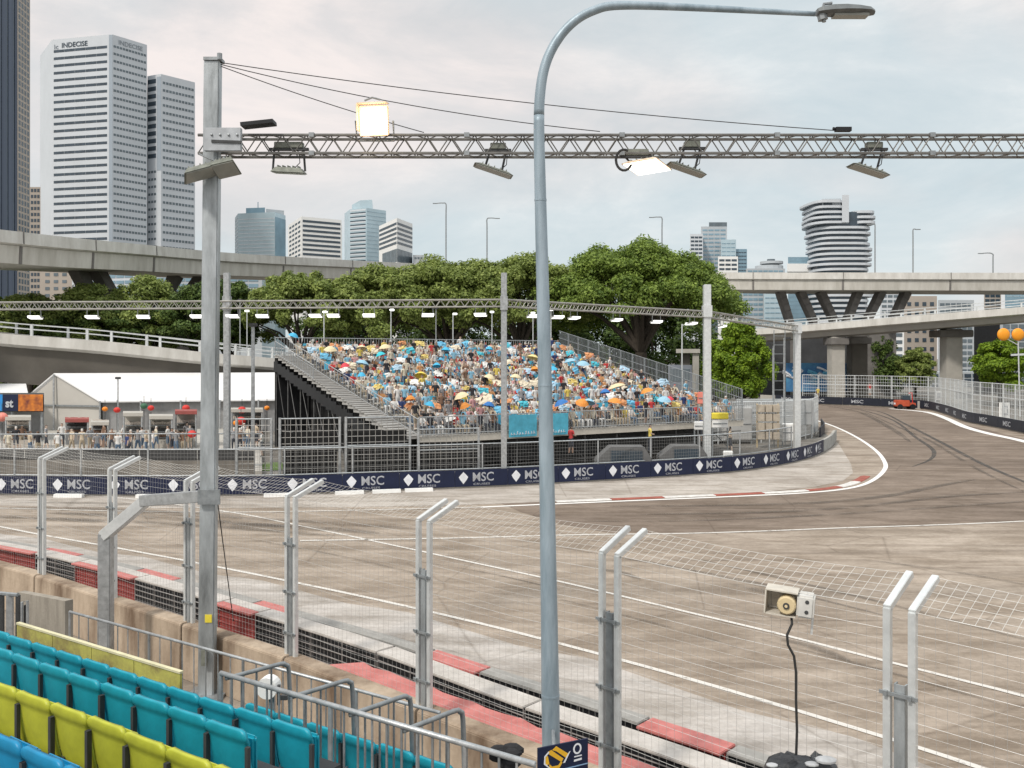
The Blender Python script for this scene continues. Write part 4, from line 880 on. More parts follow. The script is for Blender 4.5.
# stepped deck
m = MB()
for c0, c1, z in ((5.33, 6.2, 2.5), (4.55, 5.33, 2.79), (3.78, 4.55, 3.01), (2.98, 3.78, 3.23), (2.2, 2.98, 3.45)):
    m.prism([rp(c0, 4.4), rp(c1, 4.4), rp(c1, 18), rp(c0, 18)], z - .12, z)
m.prism([rp(6.2, 2.2), rp(7.75, 2.2), rp(7.75, 18), rp(6.2, 18)], 1.68, 1.8)
m.prism([rp(5.2, 2.2), rp(6.2, 2.2), rp(6.2, 4.4), rp(5.2, 4.4)], 1.9, 2.02)
for t in (4.5, 8, 12, 16):
    for c0, z in ((3, 3.1), (5.0, 2.3), (6.3, 1.68), (7.6, 1.68)): m.bar(rp(c0, t, 0), rp(c0, t, z), .1, .1)
solo('stand_deck', 'dark stepped metal deck carrying the teal, yellow green and blue seats', 'deck', m, mat('deck_dark', (.07, .075, .08), .7, .1, .2, 2), rp(5, 8))
# yellow board in front of the front row
def seg_at(c, px):   # t where the line n.p=c crosses pixel column px
    best = min(((abs(512 + F * rp(c, i * .02).x / rp(c, i * .02).y - px), i * .02) for i in range(1200) if rp(c, i * .02).y > .5)); return best[1]
root = thing('yellow_board', 'weathered yellow timber board running in front of the teal seats', 'board', tuple(rp(6.4, 9, 2.9)))
ta, tb = seg_at(6.4, 18), seg_at(6.4, 182); n = 4
for i in range(n):
    a, b = ta + (tb - ta) * i / n, ta + (tb - ta) * (i + 1) / n
    m = MB(); m.bar(rp(6.4, a, 2.84), rp(6.4, b + .01, 2.84), .03, .26); mk('plank', m, limew, root)
m = MB(); m.bar(rp(6.4, ta, 2.98), rp(6.4, tb, 2.98), .05, .025); mk('top_edge', m, mat('board_edge_pale', (.62, .58, .38), .7, 0, .15, 4), root)
for i in range(5):
    t = ta + (tb - ta) * (i + .3) / 5; m = MB(); m.bar(rp(6.43, t, 1.8), rp(6.43, t, 2.9), .05, .05); mk('post', m, galvd, root)

def railing(name, label, pts, z0, z1, pitch, rt=.024, rb=.011, postp=1.5, group=None):
    root = thing(name, label, 'railing', tuple(pts[0]), group)
    m = MB(); m.tube([Vector((p.x, p.y, z1)) for p in pts], rt, 8); mk('top_rail', m, galv, root, smooth=True)
    m = MB(); m.tube([Vector((p.x, p.y, z0)) for p in pts], rt * .7, 6); mk('bottom_rail', m, galvd, root)
    for a, b in zip(pts, pts[1:]):
        Ln = (b - a).length; n = max(1, round(Ln / pitch))
        for i in range(n + 1):
            q = a.lerp(b, i / n); m = MB(); big = (i % max(1, round(postp / pitch)) == 0)
            m.tube([Vector((q.x, q.y, z0 - (.35 if big else 0))), Vector((q.x, q.y, z1))], rt * .95 if big else rb, 6)
            mk('post' if big else 'baluster', m, galvd if (i % 3) else galv, root)
    return root
t_a, t_b = seg_at(6.1, 221), seg_at(6.1, 536)
railing('guard_rail', 'long grey steel railing slanting down to the blue lamp post foot', [rp(6.1, t_a), rp(6.1, t_b)], 2.25, 3.26, .17, .026, .011)
m = MB()
railing('guard_rail', 'farther thin steel railing behind the yellow board', [rp(7.6, seg_at(7.6, 70)), rp(7.6, seg_at(7.6, 440))], 1.85, 2.72, .24, .020, .009, 1.9)
hl = ['first hooped handrail from the left, at the railing corner', 'second hooped handrail from the left', 'third hooped handrail, right of the middle', 'last hooped handrail nearest the blue lamp post']
for i, px in enumerate((226, 291, 350, 404)):
    t = seg_at(6.1, px); a = rp(6.1, t, 3.22); b = rp(6.1 + .75, t - .06, 3.18); pts = [a, a.lerp(b, .5), b - (b - a) * .08, b + Vector((0, 0, -.03)), b + (b - a) * .06 + Vector((0, 0, -.12)), b + (b - a) * .10 + Vector((0, 0, -.9)), b + (b - a) * .10 + Vector((0, 0, -1.35))]
    root = thing('hooped_handrail', 'grey tubular handrail, ' + hl[i], 'handrail', tuple(a), 'hooped handrails behind the railing')
    m = MB(); m.tube(smoothpath(pts, 3), .024, 8); mk('hoop', m, galvd, root, smooth=True)
    for f in (.25, .5, .75):
        q = a.lerp(b, f); m = MB(); m.tube([q, q + Vector((0, 0, -1.2))], .011, 6); mk('baluster', m, galvd, root)
    m = MB(); m.tube([a + Vector((0, 0, -.9)), b + Vector((0, 0, -.9))], .015, 6); mk('lower_rail', m, galvd, root)
# white round plate and small things by the railing
q = rp(7.0, seg_at(7.0, 272), 0); q.z = H + (HY - 687) * q.y / F
root = thing('reel_box', 'small white rounded cable reel box behind the first handrail', 'box', tuple(q)); m = MB(); m.tube([q + Vector((-.05, -.06, 0)), q + Vector((-.03, .08, 0))], .12, 18); mk('drum', m, white, root); m = MB(); m.box(q + Vector((.10, -.10, -.05)), (.03, .04, .22)); m.box(q + Vector((.16, -.10, -.08)), (.08, .04, .05)); mk('catch', m, darkm, root); m = MB(); m.bar(q + Vector((0, 0, -.1)), Vector((q.x, q.y, 1.8)), .06, .06); mk('stand_leg', m, galvd, root)
# black cloth bundle at the railing end
q = rp(6.25, seg_at(6.25, 505), 0); q.z = 3.26 - .02 + (-.05)
m = MB(); rnd = random.Random(3)
for k in range(9): m.sphere(q + Vector((rnd.uniform(-.12, .12), rnd.uniform(-.05, .05), rnd.uniform(-.05, .05))), rnd.uniform(.04, .085), n=7, m=5, sc=(1.3, .9, .7))
solo('cloth_bundle', 'bundle of black cloth tied at the right end of the railing', 'cloth', m, mat('black_cloth', (.02, .02, .022), .9, 0, .3, 9), q)
# grey slab and lockers at left
q = Q(40, 618, 15.0)
a, b = Q(17, 592, 15.6), Q(65, 601, 14.2)
m = MB(); m.bar(Vector((a.x, a.y, 1.2)), Vector((b.x, b.y, 1.2)), .12, 2.4 - 1.2 + 1.2)
m = MB(); za = a.z; m.add([(a.x, a.y, 0), (b.x, b.y, 0), (b.x, b.y, b.z), (a.x, a.y, a.z), (a.x + .08, a.y + .1, 0), (b.x + .08, b.y + .1, 0), (b.x + .08, b.y + .1, b.z), (a.x + .08, a.y + .1, a.z)], [(0, 1, 2, 3), (4, 5, 6, 7), (0, 1, 5, 4), (1, 2, 6, 5), (2, 3, 7, 6), (3, 0, 4, 7)])
solo('concrete_slab', 'grey stained upright slab in front of the beige wall at far left', 'slab', m, mat('slab_stain', (.40, .36, .30), .9, 0, 0, 1.5, .3, (1.5, 1.5, .3), c2=(.17, .15, .125), detail=8), a)
m = MB()
root = thing('steel_barrier', 'grey steel barrier with dark upright gaps at the far left edge', 'barrier', tuple(Q(8, 640, 13.5)))
for i, px in enumerate((-14, -6, 2, 10, 18)):
    m = MB(); q0 = Q(px, 592 + i * .8, 13.8 - i * .12); m.bar(Vector((q0.x, q0.y, 1.0)), q0, .09 if i % 2 else .05, .05); mk('upright', m, galv if i % 2 else darkm, root)
m = MB(); m.tube([Q(-14, 592, 13.8), Q(18, 595, 13.3)], .03, 6); mk('top_rail', m, galvd, root)
root = thing('gate_stub', 'short black gate post beside the grey slab', 'post', tuple(Q(23, 640, 13.2))); m = MB(); q0 = Q(22, 602, 13.2); m.tube([Vector((q0.x, q0.y, 1.0)), q0, q0 + Vector((.08, 0, .02)), q0 + Vector((.08, 0, -.35))], .022, 6); mk('tube', m, galv, root); m = MB(); m.bar(q0 + Vector((.05, .02, -.05)), Vector((q0.x + .05, q0.y + .02, 1.2)), .05, .04); mk('black_core', m, black, root)

# ------------------------------------------------------------------ far grandstand
U = Vector((.85, .527, 0)).normalized(); V_ = Vector((-U.y, U.x, 0)); S0 = Vector((-4.9, 48, 0)); NR = 24; TR = .90; RI = .187; LZ = 2.3; SL = 23.9
def sg_(u, r, z=0): p = S0 + U * u + V_ * (r * TR); return Vector((p.x, p.y, z))
rz_s = math.atan2(U.y, U.x)
stand = thing('grandstand', 'temporary scaffold grandstand packed with spectators', 'grandstand', tuple(S0))
m = MB()
for r in range(NR):
    z = LZ + RI * r; m.prism([sg_(-1.25, r), sg_(SL, r), sg_(SL, r + 1.02), sg_(-1.25, r + 1.02)], z - .10, z)
    m.prism([sg_(-1.25, r + .96), sg_(SL, r + .96), sg_(SL, r + 1.0), sg_(-1.25, r + 1.0)], z, z + RI - .10)
mk('deck', m, mat('stand_deck_grey', (.40, .39, .37), .7, .1, .12, 1), stand)
m = MB()
for r in range(NR):
    z = LZ + RI * r + .42; m.prism([sg_(0, r + .45), sg_(SL - .1, r + .45), sg_(SL - .1, r + .82), sg_(0, r + .82)], z - .04, z)
mk('bench', m, mat('bench_pale', (.62, .58, .50), .6, 0, .1, 2), stand)
for r in range(NR * 2):
    m = MB(); r2 = r / 2; z = LZ + RI * r2 + .1; m.prism([sg_(-1.2, r2), sg_(-.1, r2), sg_(-.1, r2 + .4), sg_(-1.2, r2 + .4)], z - .05, z); mk('stair_tread', m, mat('tread_pale', (.50, .49, .47), .6, .1, .1, 2), stand)
m = MB(); o_ = -1.3
prof = [(0, LZ - .55)] 
for r in range(NR):
    m.prism([sg_(o_, r), sg_(o_ + .05, r), sg_(o_ + .05, r + 1), sg_(o_, r + 1)], [max(.0, LZ + RI * r - 1.1)] * 4, LZ + RI * r - .35)
mk('side_cover', m, black, stand)
m = MB()
m.prism([sg_(-1.2, NR), sg_(SL, NR), sg_(SL, NR + .1), sg_(-1.2, NR + .1)], 0, LZ + RI * NR - .2); mk('back_cover', m, black, stand)
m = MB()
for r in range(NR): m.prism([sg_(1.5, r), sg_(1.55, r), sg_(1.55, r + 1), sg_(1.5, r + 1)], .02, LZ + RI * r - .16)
mk('under_stand_shade', m, mat('shade_sheet_black', (.02, .02, .02), .9, 0, .3, 2), stand)  # black sheet added to paint the darkness beneath the deck
m = MB()
for uu in [-1.1 + 2.4 * i for i in range(11)]:
    for r in range(0, NR + 1, 3):
        z = LZ + RI * r - .15; m.tube([sg_(uu, r, 0), sg_(uu, r, z)], .05, 5)
        if r + 3 <= NR: m.tube([sg_(uu, r, .4), sg_(uu, r + 3, z)], .03, 4)
    m.tube([sg_(uu, 0, 1.3), sg_(uu, NR, 1.3)], .035, 4)
for r in (0, 3, 6):
    m.tube([sg_(-1, r, .5), sg_(SL, r, .5)], .03, 4); m.tube([sg_(-1, r, 1.6), sg_(SL, r, 1.6)], .03, 4)
mk('scaffold_frame', m, mat('scaffold_dark_steel', (.11, .11, .11), .6, .2, .3, 3), stand)
m = MB(); m.prism([sg_(-.2, -.25), sg_(SL, -.25), sg_(SL, -.12), sg_(-.2, -.12)], LZ - .35, LZ + .02); mk('front_fascia', m, mat('fascia_beige', (.58, .54, .47), .7, 0, .1, 2), stand)
m = MB(); m.prism([sg_(-.2, 3.0), sg_(SL, 3.0), sg_(SL, 3.1), sg_(-.2, 3.1)], 0.3, LZ - .3); mk('under_cover', m, mat('under_cover_grey', (.09, .09, .09), .8, 0, .3, 1), stand)
def strail(nm, a, b, n, posts=True, h=1.05, pitch=.22, r=.018):
    a = Vector(a); b = Vector(b); m = MB(); m.tube([a + Vector((0, 0, h)), b + Vector((0, 0, h))], .03, 5); m.tube([a + Vector((0, 0, .12)), b + Vector((0, 0, .12))], .02, 4)
    k = int((b - a).length / pitch)
    for i in range(k + 1): q = a.lerp(b, i / k); m.tube([q, q + Vector((0, 0, h))], r if i % 8 else .035, 4)
    mk(nm, m, galv, stand)
strail('front_rail', sg_(-.2, -.3, LZ), sg_(SL, -.3, LZ), 1)
strail('stair_rail', sg_(-.15, 0, LZ), sg_(-.15, NR, LZ + RI * NR), 1, h=.95, pitch=.5)
strail('back_rail', sg_(-1.2, NR - .05, LZ + RI * NR), sg_(SL, NR - .05, LZ + RI * NR), 1, h=1.2)
strail('outer_stair_rail', sg_(-1.2, NR * .62, LZ + RI * NR * .62), sg_(-1.2, NR, LZ + RI * NR), 1, h=.95, pitch=.5)
m = MB(); 
for k in range(int(NR * TR / .16)):
    r = k * .16 / TR; z = LZ + RI * r; m.tube([sg_(SL + .1, r, z - .4), sg_(SL + .1, r, z + 2.1)], .018 if k % 9 else .05, 4)
for h_ in (-.2, .5, 1.0, 1.5, 2.1): m.tube([sg_(SL + .1, 0, LZ + h_), sg_(SL + .1, NR, LZ + RI * NR + h_)], .022, 4)
mk('side_mesh_fence', m, galvd, stand)
# turquoise sheet on the front rail
for a, b, lab in ((509, 536, 'left'), (548, 568, 'right')):
    def u_at(px): return min(((abs(512 + F * sg_(i * .05, -.45).x / sg_(i * .05, -.45).y - px), i * .05) for i in range(560)))[1]
    ua, ub = u_at(a), u_at(b); m = MB(); m.prism([sg_(ua, -.5), sg_(ub, -.5), sg_(ub, -.46), sg_(ua, -.46)], LZ - .25, LZ + 1.0)
    rt = thing('stand_banner', 'turquoise sheet with pale scrawled marks on the stand front, %s of the blue lamp post' % lab, 'banner', tuple(sg_(ua, -.5, LZ))); mk('sheet', m, teal_b, rt)
    m = MB(); rnd = random.Random(len(lab)); n = int((ub - ua) / .2)
    for i in range(n):
        u = ua + .12 + i * .19; hh = rnd.uniform(.1, .2); m.bar(sg_(u, -.52, LZ - .12), sg_(u + rnd.uniform(0, .08), -.52, LZ - .12 + hh), .03, .02); m.bar(sg_(u, -.52, LZ - .12 + hh * rnd.uniform(.2, 1)), sg_(u + .1, -.52, LZ - .1), .03, .02)
    mk('scrawl', m, letter, rt)

# ------------------------------------------------------------------ people
skins = [(.46, .33, .26), (.34, .22, .16), (.56, .44, .36)]
def person_mesh(pose, seed, lod=1):
    """one continuous skinned body; material slots: 0 skin 1 shirt 2 trousers 3 hair 4 shoes"""
    rnd = random.Random(seed)
    if pose == 'sit':
        j = {'pelvis': (0, 0, .50), 'waist': (0, .01, .66), 'chest': (0, .0, .88), 'neck': (0, .01, 1.02), 'headb': (0, .03, 1.10), 'headt': (0, .03, 1.22)}
        for sgn, n in ((-1, 'l'), (1, 'r')):
            j['sh' + n] = (.17 * sgn, 0, .95); up = rnd.random() < .12
            j['el' + n] = (.22 * sgn, .08 + rnd.uniform(0, .08), .72) if not up else (.24 * sgn, .10, 1.12)
            j['wr' + n] = (.13 * sgn + rnd.uniform(-.04, .04), .30, .62 + rnd.uniform(0, .12)) if not up else (.15 * sgn, .14, 1.36)
            j['hp' + n] = (.09 * sgn, .05, .50); j['kn' + n] = (.12 * sgn, .44, .50 + rnd.uniform(-.02, .04)); j['an' + n] = (.12 * sgn, .45, .09); j['to' + n] = (.13 * sgn, .60, .05)
    else:
        st = rnd.uniform(.0, .10)
        j = {'pelvis': (0, 0, .93), 'waist': (0, .01, 1.08), 'chest': (0, .0, 1.30), 'neck': (0, .0, 1.46), 'headb': (0, .02, 1.55), 'headt': (0, .02, 1.67)}
        for sgn, n in ((-1, 'l'), (1, 'r')):
            j['sh' + n] = (.18 * sgn, 0, 1.39); bend = rnd.random() < .4
            j['el' + n] = (.24 * sgn, .02, 1.13); j['wr' + n] = (.22 * sgn, .22, 1.10) if bend else (.25 * sgn, .06, .88)
            j['hp' + n] = (.09 * sgn, 0, .88); j['kn' + n] = (.10 * sgn, .03 + st * sgn, .48); j['an' + n] = (.10 * sgn, -.02 + 2 * st * sgn, .08); j['to' + n] = (.11 * sgn, .12 + 2 * st * sgn, .05)
    rad = {'pelvis': .135, 'waist': .12, 'chest': .145, 'neck': .055, 'headb': .085, 'headt': .095}
    for n in 'lr': rad.update({'sh' + n: .065, 'el' + n: .042, 'wr' + n: .034, 'hp' + n: .09, 'kn' + n: .06, 'an' + n: .045, 'to' + n: .04})
    names = list(j); idx = {n: i for i, n in enumerate(names)}
    ed = [('pelvis', 'waist'), ('waist', 'chest'), ('chest', 'neck'), ('neck', 'headb'), ('headb', 'headt')]
    for n in 'lr': ed += [('chest', 'sh' + n), ('sh' + n, 'el' + n), ('el' + n, 'wr' + n), ('pelvis', 'hp' + n), ('hp' + n, 'kn' + n), ('kn' + n, 'an' + n), ('an' + n, 'to' + n)]
    me = bpy.data.meshes.new('p'); me.from_pydata([j[n] for n in names], [(idx[a], idx[b]) for a, b in ed], [])
    o = bpy.data.objects.new('p', me); col.objects.link(o); md = o.modifiers.new('s', 'SKIN')
    for n in names: me.skin_vertices[0].data[idx[n]].radius = (rad[n], rad[n] * (.8 if n in ('chest', 'waist', 'pelvis') else 1)); 
    me.skin_vertices[0].data[0].use_root = True
    ss = o.modifiers.new('ss', 'SUBSURF'); ss.levels = lod; ss.render_levels = lod
    dg = bpy.context.evaluated_depsgraph_get(); dg.update()
    out = bpy.data.meshes.new_from_object(o.evaluated_get(dg)); bpy.data.objects.remove(o); bpy.data.meshes.remove(me)
    hz = j['headb'][2]; sitq = pose == 'sit'; sho = rnd.random() < .5
    for p in out.polygons:
        c = p.center
        if c.z > hz + .035 or (c.z > hz - .03 and c.y < j['headb'][1] - .03): k = 3
        elif c.z > j['neck'][2] - .02 and abs(c.x) < .12: k = 0
        elif c.z < .12: k = 4
        elif sitq:
            if c.z < .62 and (c.y > .14 or c.z < .52) and not (abs(c.x) > .17 and c.z > .6): k = 2 if not (sho and c.z < .40) else 0
            elif (abs(c.x) > .17 or c.y > .16) and (c.z < .82 or c.z > 1.05): k = 0
            else: k = 1
        else:
            if c.z < .98 and abs(c.x) < .20: k = 2 if not (sho and c.z < .45) else 0
            elif abs(c.x) > .2 and c.z < 1.2: k = 0
            else: k = 1
        p.material_index = k; p.use_smooth = True
    return out
sk_m = [mat('skin_%s' % n, c, .6, 0, .05, 5) for n, c in zip(('tan', 'brown', 'fair'), skins)]
hair_m = mat('hair_black', (.02, .016, .014), .6, 0, .2, 5); cap_m = mat('cap_white', (.62, .60, .56), .7); capr = mat('cap_red', (.45, .04, .04), .7); hb = mat('hair_brown', (.09, .05, .03), .6)
shoe = mat('shoe_dark', (.05, .05, .05), .7)
shirts = {'white': (.66, .65, .63), 'black': (.03, .03, .035), 'beige': (.52, .43, .32), 'grey': (.26, .26, .27), 'red': (.50, .05, .05), 'sky blue': (.22, .44, .58), 'orange': (.56, .28, .12), 'navy': (.03, .05, .15), 'yellow': (.66, .52, .12), 'pink': (.56, .30, .30), 'brown': (.20, .12, .08), 'cream': (.64, .58, .46)}
shirt_m = {k: mat('shirt_' + k.replace(' ', '_'), v, .8, 0, .12, 6) for k, v in shirts.items()}
trs = [mat('trousers_dark', (.05, .055, .07), .8), mat('trousers_denim', (.10, .15, .22), .8), mat('trousers_khaki', (.36, .30, .22), .8), mat('trousers_white', (.55, .55, .54), .8)]
base_sit = [person_mesh('sit', s, 1) for s in range(4)]; base_std = [person_mesh('stand', s, 1) for s in range(5)]
heads = [(hair_m, 'black hair'), (hb, 'brown hair'), (cap_m, 'a white cap'), (capr, 'a red cap')]
pcache = {}
def pmesh(std, b, sk, sh, tr, hd):
    key = (std, b, sk, sh, tr, hd)
    if key not in pcache:
        src_ = (base_std if std else base_sit)[b]; me = src_.copy(); me.materials.clear()
        for mm in (sk_m[sk], shirt_m[sh], trs[tr], heads[hd][0], shoe): me.materials.append(mm)
        me.polygons.foreach_set('material_index', [p.material_index for p in src_.polygons]); pcache[key] = me
    return pcache[key]
rnd = random.Random(77); spots = []
for r in range(NR):
    u = .35
    while u < SL - .4:
        if rnd.random() < .93: spots.append((r, u + rnd.uniform(-.06, .06)))
        u += .50
empties = []; people = []
for r, u in spots:
    (empties if rnd.random() < .10 else people).append((r, u))
people.sort(key=lambda q: sg_(q[1], q[0]).y); indiv = people[:296]; rest = people[296:]
def person_spec(): return (rnd.randrange(4), rnd.choice([0, 0, 1, 2]), rnd.choice(['white', 'white', 'white', 'white', 'cream', 'beige', 'black', 'black', 'beige', 'cream', 'grey', 'red', 'sky blue', 'sky blue', 'orange', 'navy', 'yellow', 'pink', 'brown', 'cream', 'sky blue', 'black']), rnd.choice([0, 0, 1, 2, 2, 3]), rnd.choice([0, 0, 0, 1, 1, 2, 2, 3]))
def zone(r, u): return ('front' if r < 4 else 'lower' if r < 9 else 'middle') + ' rows, ' + ('left part' if u < SL * .33 else 'central part' if u < SL * .66 else 'right part')
def facing(): return rz_s + math.pi + rnd.uniform(-.35, .35)
def pplace(r, u):
    std = rnd.random() < .10; p = sg_(u, r + .62 - (.25 if std else 0), LZ + RI * r - (.04 if not std else 0)); return std, p
nth = {}
def ordi(n): return ordn[n - 1] if n <= 25 else '%dth' % n if n % 10 not in (1, 2, 3) or n in (11, 12, 13) else '%d%s' % (n, {1: 'st', 2: 'nd', 3: 'rd'}[n % 10])
for r, u in sorted(indiv):
    nth[r] = nth.get(r, 0) + 1
    b, sk, sh, tr, hd = person_spec(); std, p = pplace(r, u)
    o = bpy.data.objects.new('person', pmesh(std, b, sk, sh, tr, hd)); col.objects.link(o); o.location = p; o.rotation_euler = (0, 0, facing())
    tag(o, '%s spectator in %s top, %s from the left, %s grandstand row from front' % ('standing' if std else 'seated', sh, ordi(nth[r]), ordn[r]), 'person', 'spectators in the grandstand')
# the rest of the crowd as one object
vs = []; fs = []; mi = []; allm = []; 
def mslot(mm):
    if mm not in allm: allm.append(mm)
    return allm.index(mm)
for r, u in rest:
    b, sk, sh, tr, hd = person_spec(); std, p = pplace(r, u); me = (base_std if std else base_sit)[b]; M = Matrix.Translation(p) @ Matrix.Rotation(facing(), 4, 'Z'); n0 = len(vs)
    sl_ = [mslot(x) for x in (sk_m[sk], shirt_m[sh], trs[tr], heads[hd][0], shoe)]
    vs += [M @ v.co for v in me.vertices]; fs += [tuple(i + n0 for i in q.vertices) for q in me.polygons]; mi += [sl_[q.material_index] for q in me.polygons]
me = bpy.data.meshes.new('crowd'); me.from_pydata(vs, [], fs); [me.materials.append(x) for x in allm]; me.polygons.foreach_set('material_index', mi); me.update()
o = bpy.data.objects.new('crowd', me); col.objects.link(o); tag(o, 'dense mass of spectators filling the upper rows of the grandstand', 'crowd', kind='stuff')
# umbrellas, flags, empty seats
umb_cols = [('sky blue', (.06, .42, .66)), ('sky blue', (.06, .42, .66)), ('turquoise', (.04, .50, .60)), ('pale yellow', (.76, .62, .26)), ('cream', (.70, .60, .38)), ('red', (.60, .05, .07)), ('royal blue', (.03, .16, .45)), ('orange', (.75, .28, .05)), ('yellow', (.80, .60, .10)), ('light blue', (.30, .52, .66)), ('cream', (.70, .60, .38))]
up_cache = {}
def umbrella(cn, cc, loc, rad, tiltx, tilty, label):
    if cn not in up_cache:
        root = thing('umbrella', 'x', 'umbrella', (0, 0, 0)); m = MB(); n = 8; ringz = [(0.02, .30), (.35, .27), (.70, .17), (1.0, .02)]
        vs_ = []
        for rr_, z in ringz:
            for i in range(n * 2):
                a = math.pi * i / n; k = rr_ * (1 if i % 2 == 0 else .955); vs_.append((k * math.cos(a), k * math.sin(a), z - (.0 if i % 2 == 0 else -.02 * rr_)))
        m.add(vs_, [(j * 16 + i, j * 16 + (i + 1) % 16, (j + 1) * 16 + (i + 1) % 16, (j + 1) * 16 + i) for j in range(3) for i in range(16)]); mk('canopy', m, mat('umbrella_' + cn.replace(' ', '_'), cc, .6, 0, .05, 2), root)
        m = MB(); m.tube([(0, 0, -.9), (0, 0, .36)], .015, 5); mk('shaft', m, darkm, root)
        m = MB(); m.tube([(0, 0, -.9), (0, 0, -.98), (.05, 0, -1.0), (.08, 0, -.95)], .02, 5); mk('handle', m, darkm, root)
        up_cache[cn] = root; c = root
    else: c = copy_tree(up_cache[cn])
    c.location = loc; c.rotation_euler = (tiltx, tilty, rnd.uniform(0, 3)); c.scale = (rad, rad, 1); c['label'] = label; c['group'] = 'umbrellas over the crowd'
def inv(px, py, hgt=1.3):   # stand (u, r) seen at this pixel, for things hgt above the deck
    best = None
    for r10 in range(0, NR * 2):
        r = r10 / 2
        for ui in range(0, 56):
            u = ui * .5; q = sg_(u, r + .5, LZ + RI * r + hgt); e_ = (512 + F * q.x / q.y - px) ** 2 + (HY + (H - q.z) * F / q.y - py) ** 2
            if best is None or e_ < best[0]: best = (e_, u, r)
    return best[1], best[2]
upx = [(292, 337, 'sky blue', .8), (300, 341, 'sky blue', .7), (381, 352, 'turquoise', .7), (345, 361, 'sky blue', .9), (360, 361, 'light blue', .9), (343, 370, 'red', .65), (412, 352, 'turquoise', .8), (447, 347, 'sky blue', .7), (424, 357, 'light blue', .9), (436, 363, 'sky blue', .6), (422, 374, 'yellow', .8), (470, 370, 'yellow', .7), (357, 383, 'sky blue', .55), (404, 400, 'turquoise', .75), (430, 404, 'sky blue', .6), (490, 346, 'sky blue', .6), (520, 353, 'cream', 1.2), (532, 356, 'pale yellow', 1.0), (516, 348, 'red', .6), (553, 367, 'sky blue', .8), (535, 367, 'orange', .6), (496, 391, 'turquoise', .8), (490, 374, 'cream', .8), (600, 378, 'cream', 1.5), (615, 383, 'cream', 1.3), (607, 390, 'royal blue', .7), (620, 391, 'red', .6), (645, 388, 'orange', .9), (652, 397, 'light blue', .9), (662, 405, 'light blue', .9), (671, 398, 'red', .55), (678, 405, 'light blue', .8), (618, 411, 'orange', .9), (632, 411, 'yellow', .9), (570, 358, 'light blue', 1.0), (582, 362, 'light blue', 1.0), (586, 370, 'royal blue', .7), (562, 410, 'royal blue', .9), (556, 418, 'sky blue', .9), (582, 425, 'orange', .8), (486, 411, 'royal blue', .7), (446, 420, 'light blue', .9), (470, 427, 'orange', .6), (430, 385, 'cream', .9), (412, 396, 'orange', .6), (460, 394, 'cream', .9), (448, 377, 'yellow', .6), (385, 344, 'cream', .9), (415, 341, 'pale yellow', .8), (360, 346, 'cream', .8), (330, 345, 'cream', .9), (640, 372, 'orange', .8), (590, 400, 'light blue', .8), (540, 385, 'light blue', .7), (515, 375, 'cream', .8)]
cd = dict(umb_cols); cd['royal blue'] = (.03, .16, .45)
for k, (px, py, cn, rad) in enumerate(upx):
    if k % 5 in (1, 3): continue
    u, r = inv(px, py, 1.7); q = sg_(u, r + .5, LZ + RI * r + 1.45)
    near = ('at the left stairs' if px < 340 else 'in the left half' if px < 500 else 'by the blue lamp post' if px < 575 else 'towards the right side fence') + (' near the top' if py < 358 else ' halfway up' if py < 395 else ' near the front')
    umbrella(cn, cd[cn], q, rad * .52, rnd.uniform(-.45, .25), rnd.uniform(-.3, .3), uniq('%s%s umbrella in the crowd %s' % ('large ' if rad > .95 else 'small ' if rad < .65 else '', cn, near)))
# cloths, flags and ponchos held over the crowd: crumpled sheets
sheets_ = []
for s_i in range(4):
    rr2 = random.Random(50 + s_i); m = MB(); n = 7; vs_ = []
    for a in range(n):
        for b in range(n): vs_.append(((a / (n - 1) - .5) * 1.0 + rr2.uniform(-.04, .04), (b / (n - 1) - .5) * .62 + rr2.uniform(-.03, .03), rr2.uniform(-.06, .06) - .22 * ((a / (n - 1) - .5) ** 2 + (b / (n - 1) - .5) ** 2)))
    m.add(vs_, [(a * n + b, a * n + b + 1, (a + 1) * n + b + 1, (a + 1) * n + b) for a in range(n - 1) for b in range(n - 1)]); sheets_.append(m)
ccols = {'sky blue': (.16, .46, .66), 'pale blue': (.42, .58, .70), 'white': (.74, .73, .70), 'cream': (.70, .62, .48), 'yellow': (.70, .56, .20), 'turquoise': (.08, .46, .56), 'orange': (.64, .30, .14), 'red': (.46, .08, .08)}
smesh = {}
slots = [(r, u) for r in range(0, NR) for u in [x * .75 + .5 for x in range(31)]]; rnd.shuffle(slots)
cnt = {}
chosen = sorted(slots[:135])
for r, u in chosen:
    cn = rnd.choice(['sky blue', 'sky blue', 'pale blue', 'pale blue', 'white', 'white', 'white', 'cream', 'cream', 'cream', 'pale blue', 'yellow', 'turquoise', 'orange']); si = rnd.randrange(4)
    if (cn, si) not in smesh:
        o = mk('cloth_sheet', sheets_[si], mat('sheet_' + cn.replace(' ', '_'), ccols[cn], .8, 0, .1, 4), None, (0, 0, 0)); smesh[(cn, si)] = o.data
    else: o = bpy.data.objects.new('cloth_sheet', smesh[(cn, si)]); col.objects.link(o)
    o.location = sg_(u, r + .45, LZ + RI * r + rnd.uniform(.95, 1.25)); o.rotation_euler = (rnd.uniform(.5, 1.2), rnd.uniform(-.25, .25), rz_s + rnd.uniform(-.5, .5)); k_ = rnd.uniform(.5, .95); o.scale = (k_, k_, 1)
    cnt[r] = cnt.get(r, 0) + 1
    tag(o, '%s cloth held in the crowd, %s from left in row %s from front' % (cn, ordn[cnt[r] - 1], ordn[r]), 'cloth', 'cloths held up in the crowd')
sp_root = None
m = MB(); m.box((0, .12, .45), (.44, .42, .05)); m.box((0, -.10, .68), (.44, .05, .46))
tq = mat('turquoise_seat', (.10, .48, .66), .5, 0, .1, 3)
